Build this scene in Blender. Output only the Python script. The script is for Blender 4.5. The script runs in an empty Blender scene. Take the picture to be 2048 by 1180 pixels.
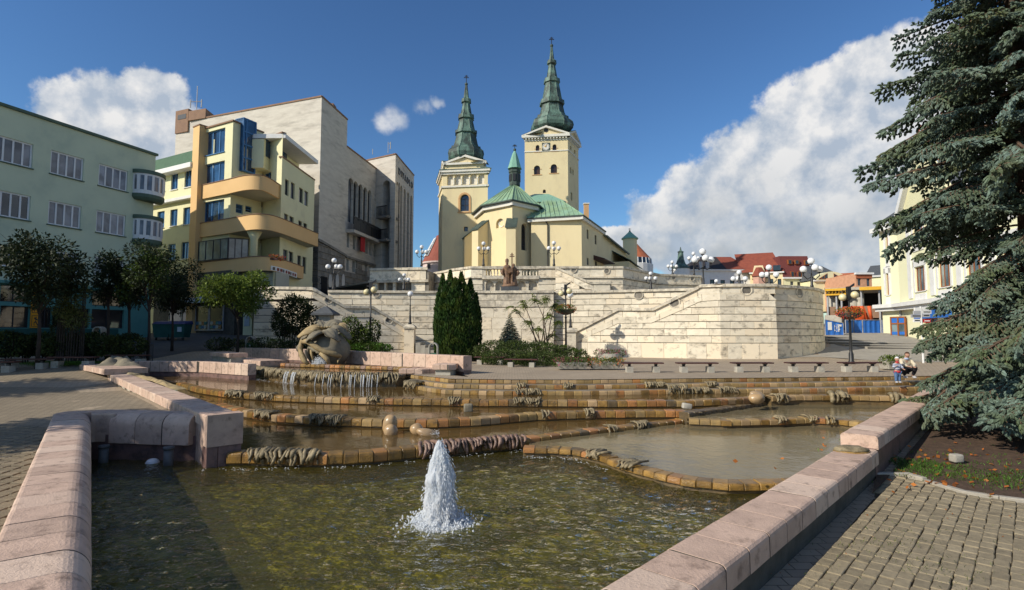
import bpy,bmesh,math,random
from mathutils import Vector,Matrix,noise
from mathutils.geometry import delaunay_2d_cdt
random.seed(7)
R=math.radians
scene=bpy.context.scene
COL=scene.collection
FPX,EYE,TILT=1100.0,1.65,math.atan(75 / 1100.0)
cam=bpy.data.cameras.new("camera")
cam.sensor_width=36.0
cam.lens=36.0*FPX / 2048.0
cam.clip_start,cam.clip_end=0.1,3000.0
cam_o=bpy.data.objects.new("camera",cam)
COL.objects.link(cam_o)
cam_o.location=(0,0,EYE)
cam_o.rotation_euler=(R(90) + TILT,0,0)
scene.camera=cam_o
SUN_EL,SUN_AZ=R(33),R(30)
sun_dir=Vector((-math.cos(SUN_AZ)*math.cos(SUN_EL),-math.sin(SUN_AZ)*math.cos(SUN_EL),math.sin(SUN_EL)))
sd=bpy.data.lights.new("sun",'SUN')
sd.energy,sd.angle,sd.color=4.9,R(0.53),(1.0,0.93,0.80)
so=bpy.data.objects.new("sun",sd)
COL.objects.link(so)
so.rotation_euler=(-sun_dir).to_track_quat('-Z','Y').to_euler()
so.location=(0,0,60)
scene.view_settings.view_transform='Standard'
scene.view_settings.look='None'
scene.view_settings.exposure=0.0
scene.view_settings.gamma=1.0
scene.view_settings.use_curve_mapping=False
class NT:
 """small helper to write node trees"""
 def __init__(s,tree):
  s.t,s.n,s.l=tree,tree.nodes,tree.links
  s.n.clear()
 def node(s,typ,**kw):
  nd=s.n.new(typ)
  for k,v in kw.items():
   setattr(nd,k,v)
  return nd
 def put(s,sock,v):
  if isinstance(v,bpy.types.NodeSocket):
   s.l.new(v,sock)
  elif v is not None:
   if sock.type == 'RGBA' and len(v) == 3:
    v=(*v,1)
   sock.default_value=v
 def math(s,op,a,b=None,c=None,clamp=False):
  nd=s.node('ShaderNodeMath',operation=op,use_clamp=clamp)
  s.put(nd.inputs[0],a)
  if b is not None: s.put(nd.inputs[1],b)
  if c is not None: s.put(nd.inputs[2],c)
  return nd.outputs[0]
 def vm(s,op,a,b=None,out=0):
  nd=s.node('ShaderNodeVectorMath',operation=op)
  s.put(nd.inputs[0],a)
  if b is not None: s.put(nd.inputs[1],b)
  return nd.outputs[out]
 def smooth(s,v,a,b,c=0.0,d=1.0):
  nd=s.node('ShaderNodeMapRange',interpolation_type='SMOOTHSTEP')
  s.put(nd.inputs[0],v)
  for i,x in enumerate((a,b,c,d)): nd.inputs[i + 1].default_value=x
  return nd.outputs[0]
 def lin(s,v,a,b,c=0.0,d=1.0):
  nd=s.node('ShaderNodeMapRange')
  s.put(nd.inputs[0],v)
  for i,x in enumerate((a,b,c,d)): nd.inputs[i + 1].default_value=x
  return nd.outputs[0]
 def mix(s,f,a,b,blend='MIX'):
  nd=s.node('ShaderNodeMix',data_type='RGBA',blend_type=blend)
  s.put(nd.inputs[0],f); s.put(nd.inputs[6],a); s.put(nd.inputs[7],b)
  return nd.outputs[2]
 def noise(s,vec,scale,detail=4,rough=0.55,dist=0.0,out=0):
  nd=s.node('ShaderNodeTexNoise')
  s.put(nd.inputs['Vector'],vec)
  nd.inputs['Scale'].default_value=scale
  nd.inputs['Detail'].default_value=detail
  nd.inputs['Roughness'].default_value=rough
  nd.inputs['Distortion'].default_value=dist
  return nd.outputs[out]
def pixel_ray(px,py):
 xc,yc=(px - 1024) / FPX,(590 - py) / FPX
 return Vector((xc,math.cos(TILT) - yc*math.sin(TILT),math.sin(TILT) + yc*math.cos(TILT)))
world=bpy.data.worlds.new("World")
scene.world=world
world.use_nodes=True
w=NT(world.node_tree)
sky=w.node('ShaderNodeTexSky',sky_type='NISHITA',sun_disc=False)
sky.sun_elevation=SUN_EL
sky.sun_rotation=math.atan2(sun_dir.x,sun_dir.y)
sky.altitude,sky.air_density,sky.dust_density,sky.ozone_density=350,1.25,0.35,3.0
tc=w.node('ShaderNodeTexCoord').outputs['Generated']
d=w.vm('NORMALIZE',tc)
BLOBS=[((290,190),.05,1),((320,205),.04,1),((235,235),.07,1),((160,255),.07,1),((120,245),.04,1),((300,270),.08,1),((215,300),.09,1),((330,240),.045,1),
         ((795,235),.029,1.3),((845,222),.027,1.8),((765,246),.022,1.2),((875,215),.02,2.2),
         ((1735,165),.065,1),((1655,200),.07,1),((1590,235),.055,1),((1800,240),.11,1),((1640,300),.12,1),((1560,280),.06,1),((1520,340),.10,1),
         ((1750,380),.20,1),((1430,400),.10,1.3),((1360,440),.09,1.6),((1560,470),.16,1.5),((1250,475),.05,2.2),((1300,500),.09,2.2),((1420,520),.12,2),
         ((1900,300),.17,1),((2050,340),.24,1),((1900,520),.2,1.8),((2250,420),.3,1)]
warp=w.noise(d,9.0,6,0.6,0.0,1)
wv=w.vm('SCALE',w.vm('SUBTRACT',warp,(0.5,0.5,0.5)))
wv.node.inputs['Scale'].default_value=0.055
dw=w.vm('ADD',d,wv)
field=wispy=None
for (px,py),rad,flat in BLOBS:
 c=pixel_ray(px,py).normalized()
 df=w.vm('MULTIPLY',w.vm('SUBTRACT',dw,tuple(c)),(1,1,flat))
 v=w.math('MULTIPLY_ADD',w.vm('LENGTH',df,out=1),-1.0 / rad,1.0)
 v=w.math('MAXIMUM',v,-1.0)
 if rad < .03:
  wispy=v if wispy is None else w.math('SMOOTH_MAX',wispy,v,.3); continue
 field=v if field is None else w.math('SMOOTH_MAX',field,v,0.25)
n1=w.noise(d,11.0,9,0.58)
up=w.vm('ADD',d,tuple(Vector((-0.022,-0.01,0.026))))
n2=w.noise(up,11.0,9,0.58)
sep=w.node('ShaderNodeSeparateXYZ'); w.put(sep.inputs[0],d)
gen=w.noise(w.vm('MULTIPLY',d,(1,1,2.2)),2.3,5,0.55)
gen=w.math('MULTIPLY_ADD',gen,5.0,-2.75)
out_of_view=w.smooth(sep.outputs[1],0.55,0.2,0.0,1.0)
gen=w.math('MULTIPLY_ADD',w.math('SUBTRACT',gen,-1.0),out_of_view,-1.0)
field=w.math('MAXIMUM',field,gen)
dens=w.math('MULTIPLY_ADD',w.math('SUBTRACT',n1,0.5),1.5,field)
cover=w.smooth(dens,0.0,0.24)
wd_=w.math('MULTIPLY_ADD',w.math('SUBTRACT',n1,0.5),2.0,wispy)
cover=w.math('MAXIMUM',cover,w.math('MULTIPLY',w.smooth(wd_,0.05,0.95),.75))
thick=w.smooth(dens,0.1,1.0)
relief=w.math('MULTIPLY_ADD',w.math('SUBTRACT',n1,n2),4.5,0.5,clamp=True)
low=w.smooth(sep.outputs[2],0.34,0.10)
big=w.noise(d,4.0,3,0.5)
shade=w.math('MULTIPLY',w.math('MULTIPLY',thick,low),w.smooth(big,0.38,0.6,0.45,1.0))
lit=w.mix(relief,(0.52,0.60,0.71),(1.05,1.03,1.0))
cl=w.mix(w.math('MULTIPLY',shade,0.78),lit,(0.36,0.41,0.46))
SKY_K=0.067
gm=w.node('ShaderNodeGamma'); w.put(gm.inputs[0],sky.outputs[0]); gm.inputs[1].default_value=1.2
skyc=w.mix(1.0,gm.outputs[0],(SKY_K*0.80,SKY_K*1.06,SKY_K*1.30),'MULTIPLY')
cloudc=w.mix(1.0,cl,(0.86,0.86,0.86),'MULTIPLY')
fin=w.mix(w.math('MULTIPLY',cover,0.94),skyc,cloudc)
bg=w.node('ShaderNodeBackground')
w.put(bg.inputs[0],fin)
bg.inputs[1].default_value=1.0
w.l.new(bg.outputs[0],w.node('ShaderNodeOutputWorld').inputs[0])
def P(px,py,Y):
 r=pixel_ray(px,py); k=Y / r.y
 return Vector((r.x*k,Y,EYE + r.z*k))
def G(px,py,z):
 r=pixel_ray(px,py); k=(z - EYE) / r.z
 return Vector((r.x*k,r.y*k,z))
def G2(px,py,z):
 g=G(px,py,z)
 return Vector((g.x,g.y))
def zat(py,Y,px=1024):
 return P(px,py,Y).z
def onwall(px,py,A,B):
 """where the sight line meets the vertical plane through A, B: (u, z)"""
 A=Vector(A[:2]); B=Vector(B[:2])
 e=(B - A).normalized(); n=Vector((e.y,-e.x))
 r=pixel_ray(px,py)
 k=A.dot(n) / (r.x*n.x + r.y*n.y)
 p=Vector((r.x*k,r.y*k))
 return (p - A).dot(e),EYE + r.z*k
def lerp(a,b,t): return a + (b - a)*t
def clamp(v,a=0.,b=1.): return max(a,min(b,v))
def sstep(v,a,b):
 t=clamp((v - a) / (b - a)); return t*t*(3 - 2*t)
def zg(x,y):
 """height of the ground"""
 right=-0.55 + 0.55*clamp((y - 8) / 11.0)
 left=-0.55 + 0.2*clamp((y - 12) / 9.0) + 0.45*clamp((y - 21) / 5.0)
 t=clamp((x + 14) / 6.0)
 z=lerp(left,right,t)
 rr=clamp((y - 34) / 18.0)*1.6*sstep(x,15.0,20.5)
 rl=clamp((y - 30) / 15.0)*1.5*sstep(-x,8.0,14.0)
 far=clamp((y - 60) / 60.0)*2.0
 return z + rr + rl + far
def M(name,c1,c2=None,scale=3.0,rough=0.8,bump=0.0,bscale=30.0,rnd=0.0,spec=0.3,metal=0.0,
      stain=None,sscale=1.2,samt=0.5,stretch=(1,1,1),island=0.0,detail=5,world_co=False,tint=None,trans=0.0,sthr=(.5,.72)):
 m=bpy.data.materials.new(name)
 m.use_nodes=True
 g=NT(m.node_tree)
 if world_co:
  co=g.node('ShaderNodeNewGeometry').outputs['Position']
 else:
  co=g.node('ShaderNodeTexCoord').outputs['Object']
 if rnd:
  oi=g.node('ShaderNodeObjectInfo').outputs['Random']
  sh=g.node('ShaderNodeCombineXYZ')
  g.put(sh.inputs[0],g.math('MULTIPLY',oi,37.0)); g.put(sh.inputs[1],g.math('MULTIPLY',oi,91.0)); g.put(sh.inputs[2],g.math('MULTIPLY',oi,13.0))
  co=g.vm('ADD',co,sh.outputs[0])
 if stretch != (1,1,1):
  co=g.vm('MULTIPLY',co,stretch)
 base=None
 c2=c2 or tuple(x*0.8 for x in c1)
 f=g.smooth(g.noise(co,scale,detail,0.6),0.3,0.7)
 base=g.mix(f,c1,c2)
 if tint:
  fi=g.node('ShaderNodeObjectInfo').outputs['Random']
  fi2=g.math('FRACT',g.math('MULTIPLY',fi,17.3))
  base=g.mix(g.smooth(fi2,tint[1],tint[1] + 0.3),base,tint[0])
 if rnd:
  v=g.lin(oi,0,1,1 - rnd,1 + rnd*0.6)
  base=g.mix(1.0,base,v,'MULTIPLY')
 if island:
  ii=g.node('ShaderNodeNewGeometry').outputs['Random Per Island']
  v=g.lin(ii,0,1,1 - island,1 + island)
  base=g.mix(1.0,base,v,'MULTIPLY')
 if stain:
  f2=g.smooth(g.noise(co,sscale,6,0.65),*sthr)
  base=g.mix(g.math('MULTIPLY',f2,samt),base,stain)
 p=g.node('ShaderNodeBsdfPrincipled')
 g.put(p.inputs['Base Color'],base)
 p.inputs['Roughness'].default_value=rough
 p.inputs['Specular IOR Level'].default_value=spec
 p.inputs['Metallic'].default_value=metal
 if bump:
  b=g.node('ShaderNodeBump')
  b.inputs['Strength'].default_value=bump
  b.inputs['Distance'].default_value=0.02
  g.put(b.inputs['Height'],g.noise(co,bscale,6,0.6))
  g.put(p.inputs['Normal'],b.outputs[0])
 o=g.node('ShaderNodeOutputMaterial')
 if trans:
  tr=g.node('ShaderNodeBsdfTranslucent'); g.put(tr.inputs[0],base)
  mx=g.node('ShaderNodeMixShader'); mx.inputs[0].default_value=trans
  g.l.new(p.outputs[0],mx.inputs[1]); g.l.new(tr.outputs[0],mx.inputs[2])
  g.l.new(mx.outputs[0],o.inputs[0])
 else:
  g.l.new(p.outputs[0],o.inputs[0])
 return m
MT={}
MT['travertine']=M('travertine',(.84,.75,.59),(.72,.635,.49),2.2,.85,.5,22,.13,.2,stain=(.20,.17,.13),sscale=1.7,samt=.85,stretch=(1,1,1.5),tint=((.82,.70,.52),.6),sthr=(.50,.72))
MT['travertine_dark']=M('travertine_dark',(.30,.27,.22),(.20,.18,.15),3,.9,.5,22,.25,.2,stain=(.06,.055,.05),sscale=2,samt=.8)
MT['coping']=M('coping',(.78,.69,.53),(.46,.41,.33),3,.85,.4,25,.14,.2,stain=(.14,.125,.1),sscale=2.2,samt=.65)
MT['joint']=M('joint',(.09,.08,.065),(.05,.045,.04),5,.95)
MT['clad']=M('clad',(.62,.57,.49),(.53,.48,.41),1.2,.85,.2,12,.06,.2,stain=(.3,.27,.23),sscale=.7,samt=.6,stretch=(.6,.6,2.6))
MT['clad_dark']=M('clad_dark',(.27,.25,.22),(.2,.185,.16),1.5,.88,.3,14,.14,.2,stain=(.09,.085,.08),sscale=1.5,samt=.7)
MT['pink']=M('pink',(.60,.425,.325),(.49,.345,.265),4,.75,.5,40,.13,.3,stain=(.15,.10,.075),sscale=5.5,samt=.75,tint=((.62,.465,.36),.7),sthr=(.50,.74))
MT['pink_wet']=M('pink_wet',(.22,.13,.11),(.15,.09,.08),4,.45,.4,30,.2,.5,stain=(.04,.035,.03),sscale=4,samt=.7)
MT['concrete']=M('concrete',(.46,.43,.36),(.36,.33,.28),4,.9,.4,35,.1,.2,stain=(.16,.14,.11),sscale=3,samt=.5)
MT['concrete_dark']=M('concrete_dark',(.10,.09,.075),(.06,.055,.045),4,.8,.4,30)
MT['ochre']=M('ochre',(.30,.17,.04),(.18,.105,.03),6,.3,.6,30,.35,.6,stain=(.05,.038,.02),sscale=4,samt=.85,tint=((.36,.16,.05),.6))
MT['tread']=M('tread',(.26,.215,.155),(.19,.155,.11),2,.6,.3,20,stain=(.12,.085,.05),sscale=1.5,samt=.5)
MT['ochre_dry']=M('ochre_dry',(.34,.22,.08),(.24,.165,.07),6,.6,.4,30,.3,.35,stain=(.13,.10,.07),sscale=4,samt=.6,tint=((.40,.27,.14),.5))
MT['ochre_dark']=M('ochre_dark',(.17,.115,.05),(.10,.07,.035),6,.4,.5,30,.3,.5,stain=(.04,.035,.025),sscale=5,samt=.7)
MT['drape']=M('drape',(.33,.26,.15),(.13,.105,.06),9,.6,.6,40,.2,.4,stain=(.10,.075,.04),sscale=6,samt=.7)
MT['drape_red']=M('drape_red',(.28,.17,.12),(.16,.10,.075),9,.4,.6,40,.2,.5,stain=(.06,.045,.035),sscale=6,samt=.8)
MT['paver']=M('paver',(.33,.27,.175),(.25,.205,.135),14,.9,.6,70,.17,.2,stain=(.09,.075,.055),sscale=9,samt=.35)
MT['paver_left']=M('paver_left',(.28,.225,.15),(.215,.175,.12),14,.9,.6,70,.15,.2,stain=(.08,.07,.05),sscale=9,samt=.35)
MT['mortar']=M('mortar',(.085,.07,.045),(.05,.042,.03),12,1,.5,40,stain=(.06,.075,.02),sscale=3,samt=.5)
MT['kerb']=M('kerb',(.42,.38,.31),(.33,.30,.25),6,.9,.4,40,.12,.2)
MT['soil']=M('soil',(.10,.062,.04),(.06,.038,.026),8,1,.8,30,stain=(.14,.085,.05),sscale=20,samt=.5)
MT['green_wall']=M('green_wall',(.57,.63,.47),(.51,.57,.43),.5,.9,.12,20,stain=(.38,.46,.37),sscale=.5,samt=.5)
MT['green_dark']=M('green_dark',(.10,.15,.11),(.08,.12,.09),2,.7)
MT['teal']=M('teal',(.10,.27,.245),(.085,.24,.22),2,.7)
MT['teal_dark']=M('teal_dark',(.02,.09,.08),(.015,.07,.06),2,.7)
MT['cream']=M('cream',(.74,.70,.44),(.70,.66,.41),.5,.9,.1,20,stain=(.55,.50,.34),sscale=.8,samt=.4)
MT['cream_grey']=M('cream_grey',(.44,.42,.33),(.41,.39,.31),.6,.9,.1,20)
MT['orange']=M('orange',(.72,.47,.22),(.68,.44,.20),.6,.85,.1,20)
MT['white']=M('white',(.76,.75,.72),(.68,.67,.64),2,.7)
MT['white_frame']=M('white_frame',(.74,.75,.76),(.68,.69,.7),4,.45)
MT['blue_frame']=M('blue_frame',(.05,.16,.34),(.045,.14,.3),4,.45)
MT['brown_frame']=M('brown_frame',(.30,.10,.03),(.24,.085,.03),6,.5)
MT['dark_frame']=M('dark_frame',(.03,.03,.035),(.02,.02,.025),4,.5)
MT['church']=M('church',(.76,.64,.385),(.72,.60,.355),.4,.9,.1,15,stain=(.58,.48,.31),sscale=.8,samt=.45,stretch=(1,1,.4))
MT['church_trim']=M('church_trim',(.74,.71,.62),(.66,.63,.55),2,.8)
MT['church_orange']=M('church_orange',(.60,.36,.17),(.55,.33,.16),2,.8)
MT['copper']=M('copper',(.15,.25,.195),(.085,.14,.11),1.6,.6,.3,12,0,.4,stain=(.035,.045,.038),sscale=1.1,samt=.9,stretch=(1,1,.6),sthr=(.40,.60))
MT['copper_light']=M('copper_light',(.27,.43,.30),(.24,.35,.19),.8,.6,.25,10,0,.4,stain=(.13,.18,.12),sscale=1.1,samt=.6,stretch=(1,1,.4))
MT['copper_dark']=M('copper_dark',(.07,.10,.085),(.045,.06,.05),2,.6)
MT['copper_new']=M('copper_new',(.22,.42,.31),(.19,.37,.28),1,.6,.2,10,stain=(.15,.25,.2),sscale=2,samt=.4)
MT['slate']=M('slate',(.10,.105,.11),(.07,.075,.08),3,.7)
MT['roof_red']=M('roof_red',(.27,.075,.045),(.21,.06,.04),2,.8,.3,20,0,.2)
MT['roof_orange']=M('roof_orange',(.42,.13,.06),(.35,.11,.05),2,.8,.3,20)
MT['roof_maroon']=M('roof_maroon',(.17,.045,.038),(.14,.04,.035),2,.8,.3,20)
MT['roof_black']=M('roof_black',(.045,.038,.038),(.035,.03,.03),2,.8)
MT['chimney_brown']=M('chimney_brown',(.27,.16,.10),(.22,.13,.085),2,.8)
MT['iron']=M('iron',(.014,.014,.016),(.02,.02,.02),6,.45,0,30,0,.5)
MT['steel']=M('steel',(.42,.42,.43),(.34,.34,.35),6,.4,0,30,0,.5)
MT['globe_white']=M('globe_white',(.80,.80,.79),(.76,.76,.75),3,.22,spec=.5)
MT['globe_yellow']=M('globe_yellow',(.70,.62,.36),(.66,.57,.32),3,.22,spec=.5)
MT['wood_dark']=M('wood_dark',(.085,.028,.022),(.05,.018,.015),9,.55,.3,40,.2,.35,stretch=(.3,4,4))
MT['bark']=M('bark',(.13,.095,.07),(.07,.05,.038),9,.95,.8,30,stretch=(1,1,.4))
MT['bark_dark']=M('bark_dark',(.055,.042,.034),(.03,.024,.02),9,.95,.8,30,stretch=(1,1,.4))
MT['bronze']=M('bronze',(.27,.155,.085),(.14,.08,.05),5,.6,.5,25,0,.4,stain=(.05,.035,.025),sscale=4,samt=.7)
MT['sculpture']=M('sculpture',(.25,.215,.15),(.17,.15,.11),3,.8,.4,18,0,.3,stain=(.09,.08,.065),sscale=2.2,samt=.6)
MT['sculpture_ochre']=M('sculpture_ochre',(.40,.30,.15),(.27,.20,.11),4,.75,.4,18,0,.3,stain=(.10,.08,.05),sscale=3,samt=.6)
MT['stone_wet']=M('stone_wet',(.42,.27,.13),(.34,.25,.15),3,.3,.2,15,0,.5,stain=(.24,.13,.06),sscale=2.5,samt=.7)
MT['blue_panel']=M('blue_panel',(.03,.15,.50),(.028,.13,.44),3,.45)
MT['orange_plastic']=M('orange_plastic',(.72,.12,.03),(.62,.1,.03),3,.5)
MT['yellow_beam']=M('yellow_beam',(.70,.40,.03),(.62,.34,.03),5,.6)
MT['dark_room']=M('dark_room',(.02,.02,.02),(.012,.012,.012),3,.9)
MT['awning']=M('awning',(.42,.47,.52),(.38,.43,.48),3,.6)
MT['red_cloth']=M('red_cloth',(.45,.02,.03),(.38,.02,.025),3,.7)
MT['bin_green']=M('bin_green',(.03,.14,.08),(.025,.12,.07),3,.5)
MT['ramp']=M('ramp',(.34,.31,.26),(.29,.265,.225),2,.9,.2,30,stain=(.22,.2,.17),sscale=.6,samt=.5)
MT['ramp_shaded']=M('ramp_shaded',(.12,.11,.10),(.09,.085,.08),2,.9)  # darker copy of the ramp, the shadow of the steps put into colour
def leaf_mat(name,c1,c2,trans=.3,island=.35,rnd=.0):
 return M(name,c1,c2,1.6,.6,0,1,rnd,.25,island=island,trans=trans)
MT['leaf_dark']=leaf_mat('leaf_dark',(.026,.040,.012),(.016,.026,.008),.15)
MT['leaf_mid']=leaf_mat('leaf_mid',(.085,.125,.02),(.045,.075,.014))
MT['leaf_lime']=leaf_mat('leaf_lime',(.19,.25,.035),(.11,.16,.025))
MT['leaf_thuja']=leaf_mat('leaf_thuja',(.040,.085,.014),(.018,.045,.010),.15,.4)
MT['leaf_hedge']=leaf_mat('leaf_hedge',(.09,.12,.03),(.055,.08,.022))
MT['leaf_hedge_dark']=leaf_mat('leaf_hedge_dark',(.06,.075,.02),(.035,.05,.014))
MT['leaf_bluish']=leaf_mat('leaf_bluish',(.085,.13,.125),(.05,.085,.08),.1)
MT['leaf_olive']=leaf_mat('leaf_olive',(.16,.18,.06),(.12,.13,.04))
MT['grass_leaf']=leaf_mat('grass_leaf',(.10,.22,.025),(.06,.14,.02))
MT['petal_red']=leaf_mat('petal_red',(.60,.05,.03),(.50,.04,.05))
MT['petal_orange']=leaf_mat('petal_orange',(.75,.22,.03),(.65,.15,.02))
MT['petal_pink']=leaf_mat('petal_pink',(.55,.08,.22),(.5,.12,.2))
MT['dry_leaf']=leaf_mat('dry_leaf',(.55,.20,.04),(.4,.12,.03))
def glass_mat(name,col,rough=.04,spec=.9):
 m=bpy.data.materials.new(name); m.use_nodes=True
 g=NT(m.node_tree)
 co=g.node('ShaderNodeTexCoord').outputs['Object']
 p=g.node('ShaderNodeBsdfPrincipled')
 oi=g.node('ShaderNodeObjectInfo').outputs['Random']
 base=g.mix(g.smooth(g.noise(co,.9,3,.5,.3),.35,.65),col,tuple(x*.45 for x in col))
 g.put(p.inputs['Base Color'],g.mix(1.0,base,g.lin(oi,0,1,.55,1.35),'MULTIPLY'))
 p.inputs['Roughness'].default_value=rough
 p.inputs['Specular IOR Level'].default_value=spec
 b=g.node('ShaderNodeBump'); b.inputs['Strength'].default_value=.06; b.inputs['Distance'].default_value=.05
 g.put(b.inputs['Height'],g.noise(co,.8,2,.5)); g.put(p.inputs['Normal'],b.outputs[0])
 g.l.new(p.outputs[0],g.node('ShaderNodeOutputMaterial').inputs[0])
 return m
MT['glass']=glass_mat('glass',(.035,.04,.05))
MT['glass_curtain']=glass_mat('glass_curtain',(.22,.235,.27),.12,.6)
MT['glass_blue']=glass_mat('glass_blue',(.02,.07,.16))
MT['glass_shop']=glass_mat('glass_shop',(.055,.045,.04))
MT['glass_pale']=glass_mat('glass_pale',(.18,.24,.25),.05)
MT['glass_warm']=glass_mat('glass_warm',(.10,.055,.03),.15,.5)
WLOC={}
def link(o,parent=None):
 COL.objects.link(o)
 if parent is not None: o.parent=parent
 return o
def tag(o,label=None,cat=None,group=None,kind=None):
 if label: o['label']=label
 if cat: o['category']=cat
 if group: o['group']=group
 if kind: o['kind']=kind
 return o
def thing(name,loc,label,cat,group=None,rz=0.0):
 """an Empty at the base of a thing; parts given in world coordinates are shifted under it"""
 o=bpy.data.objects.new(name,None)
 o.empty_display_size=.2
 o.location=loc; o.rotation_euler=(0,0,rz)
 COL.objects.link(o)
 WLOC[o.name]=Vector(loc)
 return tag(o,label,cat,group)
def local_thing(name,label,cat,group=None):
 o=thing(name,(0,0,0),label,cat,group)
 return o
def copy_tree(o,parent=None):
 c=o.copy(); COL.objects.link(c)
 if parent is not None: c.parent=parent
 for ch in list(o.children): copy_tree(ch,c)
 return c
class MB:
 def __init__(s): s.v,s.f,s.m=[],[],[]
 def add(s,vs,fs,mi=0):
  b=len(s.v)
  s.v.extend([tuple(x) for x in vs])
  for f in fs: s.f.append(tuple(i + b for i in f)); s.m.append(mi)
 def quad(s,a,b,c,d,mi=0): s.add([a,b,c,d],[(0,1,2,3)],mi)
 def box(s,x0,x1,y0,y1,z0,z1,mi=0):
  s.hexa([(x0,y0,z0),(x1,y0,z0),(x1,y1,z0),(x0,y1,z0),(x0,y0,z1),(x1,y0,z1),(x1,y1,z1),(x0,y1,z1)],mi)
 def hexa(s,v,mi=0):
  s.add(v,[(0,3,2,1),(4,5,6,7),(0,1,5,4),(1,2,6,5),(2,3,7,6),(3,0,4,7)],mi)
 def prism(s,poly,z0,z1,mi=0,top=True,bottom=True):
  n=len(poly)
  za=z0 if isinstance(z0,(list,tuple)) else [z0]*n
  zb=z1 if isinstance(z1,(list,tuple)) else [z1]*n
  vs=[(p[0],p[1],za[i]) for i,p in enumerate(poly)] + [(p[0],p[1],zb[i]) for i,p in enumerate(poly)]
  fs=[(i,(i + 1) % n,n + (i + 1) % n,n + i) for i in range(n)]
  if bottom: fs.append(tuple(range(n - 1,-1,-1)))
  if top: fs.append(tuple(range(n,2*n)))
  s.add(vs,fs,mi)
 def lathe(s,prof,c=(0,0,0),n=12,mi=0,ph=0.0,sx=1,sy=1):
  """prof: list of (r, z)"""
  vs,fs=[],[]
  for r,z in prof:
   for k in range(n):
    a=ph + 2*math.pi*k / n
    vs.append((c[0] + r*math.cos(a)*sx,c[1] + r*math.sin(a)*sy,c[2] + z))
  for j in range(len(prof) - 1):
   for k in range(n):
    fs.append((j*n + k,j*n + (k + 1) % n,(j + 1)*n + (k + 1) % n,(j + 1)*n + k))
  fs.append(tuple(range(n - 1,-1,-1)))
  fs.append(tuple(range((len(prof) - 1)*n,len(prof)*n)))
  s.add(vs,fs,mi)
 def tube(s,pts,rad,n=6,mi=0,cap=True):
  pts=[Vector(p) for p in pts]
  if not isinstance(rad,(list,tuple)): rad=[rad]*len(pts)
  vs,fs=[],[]
  for i,p in enumerate(pts):
   t=(pts[min(i + 1,len(pts) - 1)] - pts[max(i - 1,0)])
   if t.length < 1e-9: t=Vector((0,0,1))
   t.normalize()
   a=t.cross(Vector((0,0,1)))
   if a.length < .05: a=t.cross(Vector((1,0,0)))
   a.normalize(); b=a.cross(t)
   for k in range(n):
    an=2*math.pi*k / n
    vs.append(p + (a*math.cos(an) + b*math.sin(an))*rad[i])
  for j in range(len(pts) - 1):
   for k in range(n):
    fs.append((j*n + k,j*n + (k + 1) % n,(j + 1)*n + (k + 1) % n,(j + 1)*n + k))
  if cap:
   fs.append(tuple(range(n - 1,-1,-1))); fs.append(tuple(range((len(pts) - 1)*n,len(pts)*n)))
  s.add(vs,fs,mi)
 def ball(s,c,r,n=10,m=7,mi=0,sc=(1,1,1),fn=None):
  vs,fs=[],[]
  for j in range(m + 1):
   th=math.pi*j / m
   for k in range(n):
    a=2*math.pi*k / n
    q=Vector((math.sin(th)*math.cos(a),math.sin(th)*math.sin(a),math.cos(th)))
    rr=r*(fn(q) if fn else 1)
    vs.append((c[0] + q.x*rr*sc[0],c[1] + q.y*rr*sc[1],c[2] + q.z*rr*sc[2]))
  for j in range(m):
   for k in range(n):
    if j == 0: fs.append((0,(j + 1)*n + k,(j + 1)*n + (k + 1) % n))
    elif j == m - 1: fs.append((j*n + k,(j + 1)*n,j*n + (k + 1) % n))
    else: fs.append((j*n + k,(j + 1)*n + k,(j + 1)*n + (k + 1) % n,j*n + (k + 1) % n))
  s.add(vs,fs,mi)
 def mesh(s,name,mats,smooth=False,off=None,merge=False):
  me=bpy.data.meshes.new(name)
  vs=s.v if off is None else [(x - off[0],y - off[1],z - off[2]) for x,y,z in s.v]
  me.from_pydata(vs,[],s.f)
  if not isinstance(mats,(list,tuple)): mats=[mats]
  for m in mats: me.materials.append(MT[m] if isinstance(m,str) else m)
  if len(mats) > 1: me.polygons.foreach_set('material_index',s.m)
  if merge:
   bm=bmesh.new(); bm.from_mesh(me)
   bmesh.ops.remove_doubles(bm,verts=bm.verts,dist=1e-4)
   bmesh.ops.recalc_face_normals(bm,faces=bm.faces)
   bm.to_mesh(me); bm.free()
  if smooth: me.polygons.foreach_set('use_smooth',[True]*len(me.polygons))
  me.update()
  return me
 def build(s,name,mats,parent=None,smooth=False,merge=False):
  off=WLOC.get(parent.name) if parent is not None else None
  me=s.mesh(name,mats,smooth,off,merge)
  o=bpy.data.objects.new(name,me)
  link(o,parent)
  if off is not None: WLOC[o.name]=off
  return o
def inst(me,name,parent,loc,rz=0.0,scale=(1,1,1),world=True):
 """an object that shares the mesh, placed in world coordinates under its (unrotated) parent"""
 o=bpy.data.objects.new(name,me)
 off=WLOC.get(parent.name,Vector((0,0,0))) if parent is not None and world else Vector((0,0,0))
 o.location=Vector(loc) - off
 o.rotation_euler=(0,0,rz) if not isinstance(rz,(tuple,list)) else rz
 o.scale=scale
 return link(o,parent)
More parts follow.
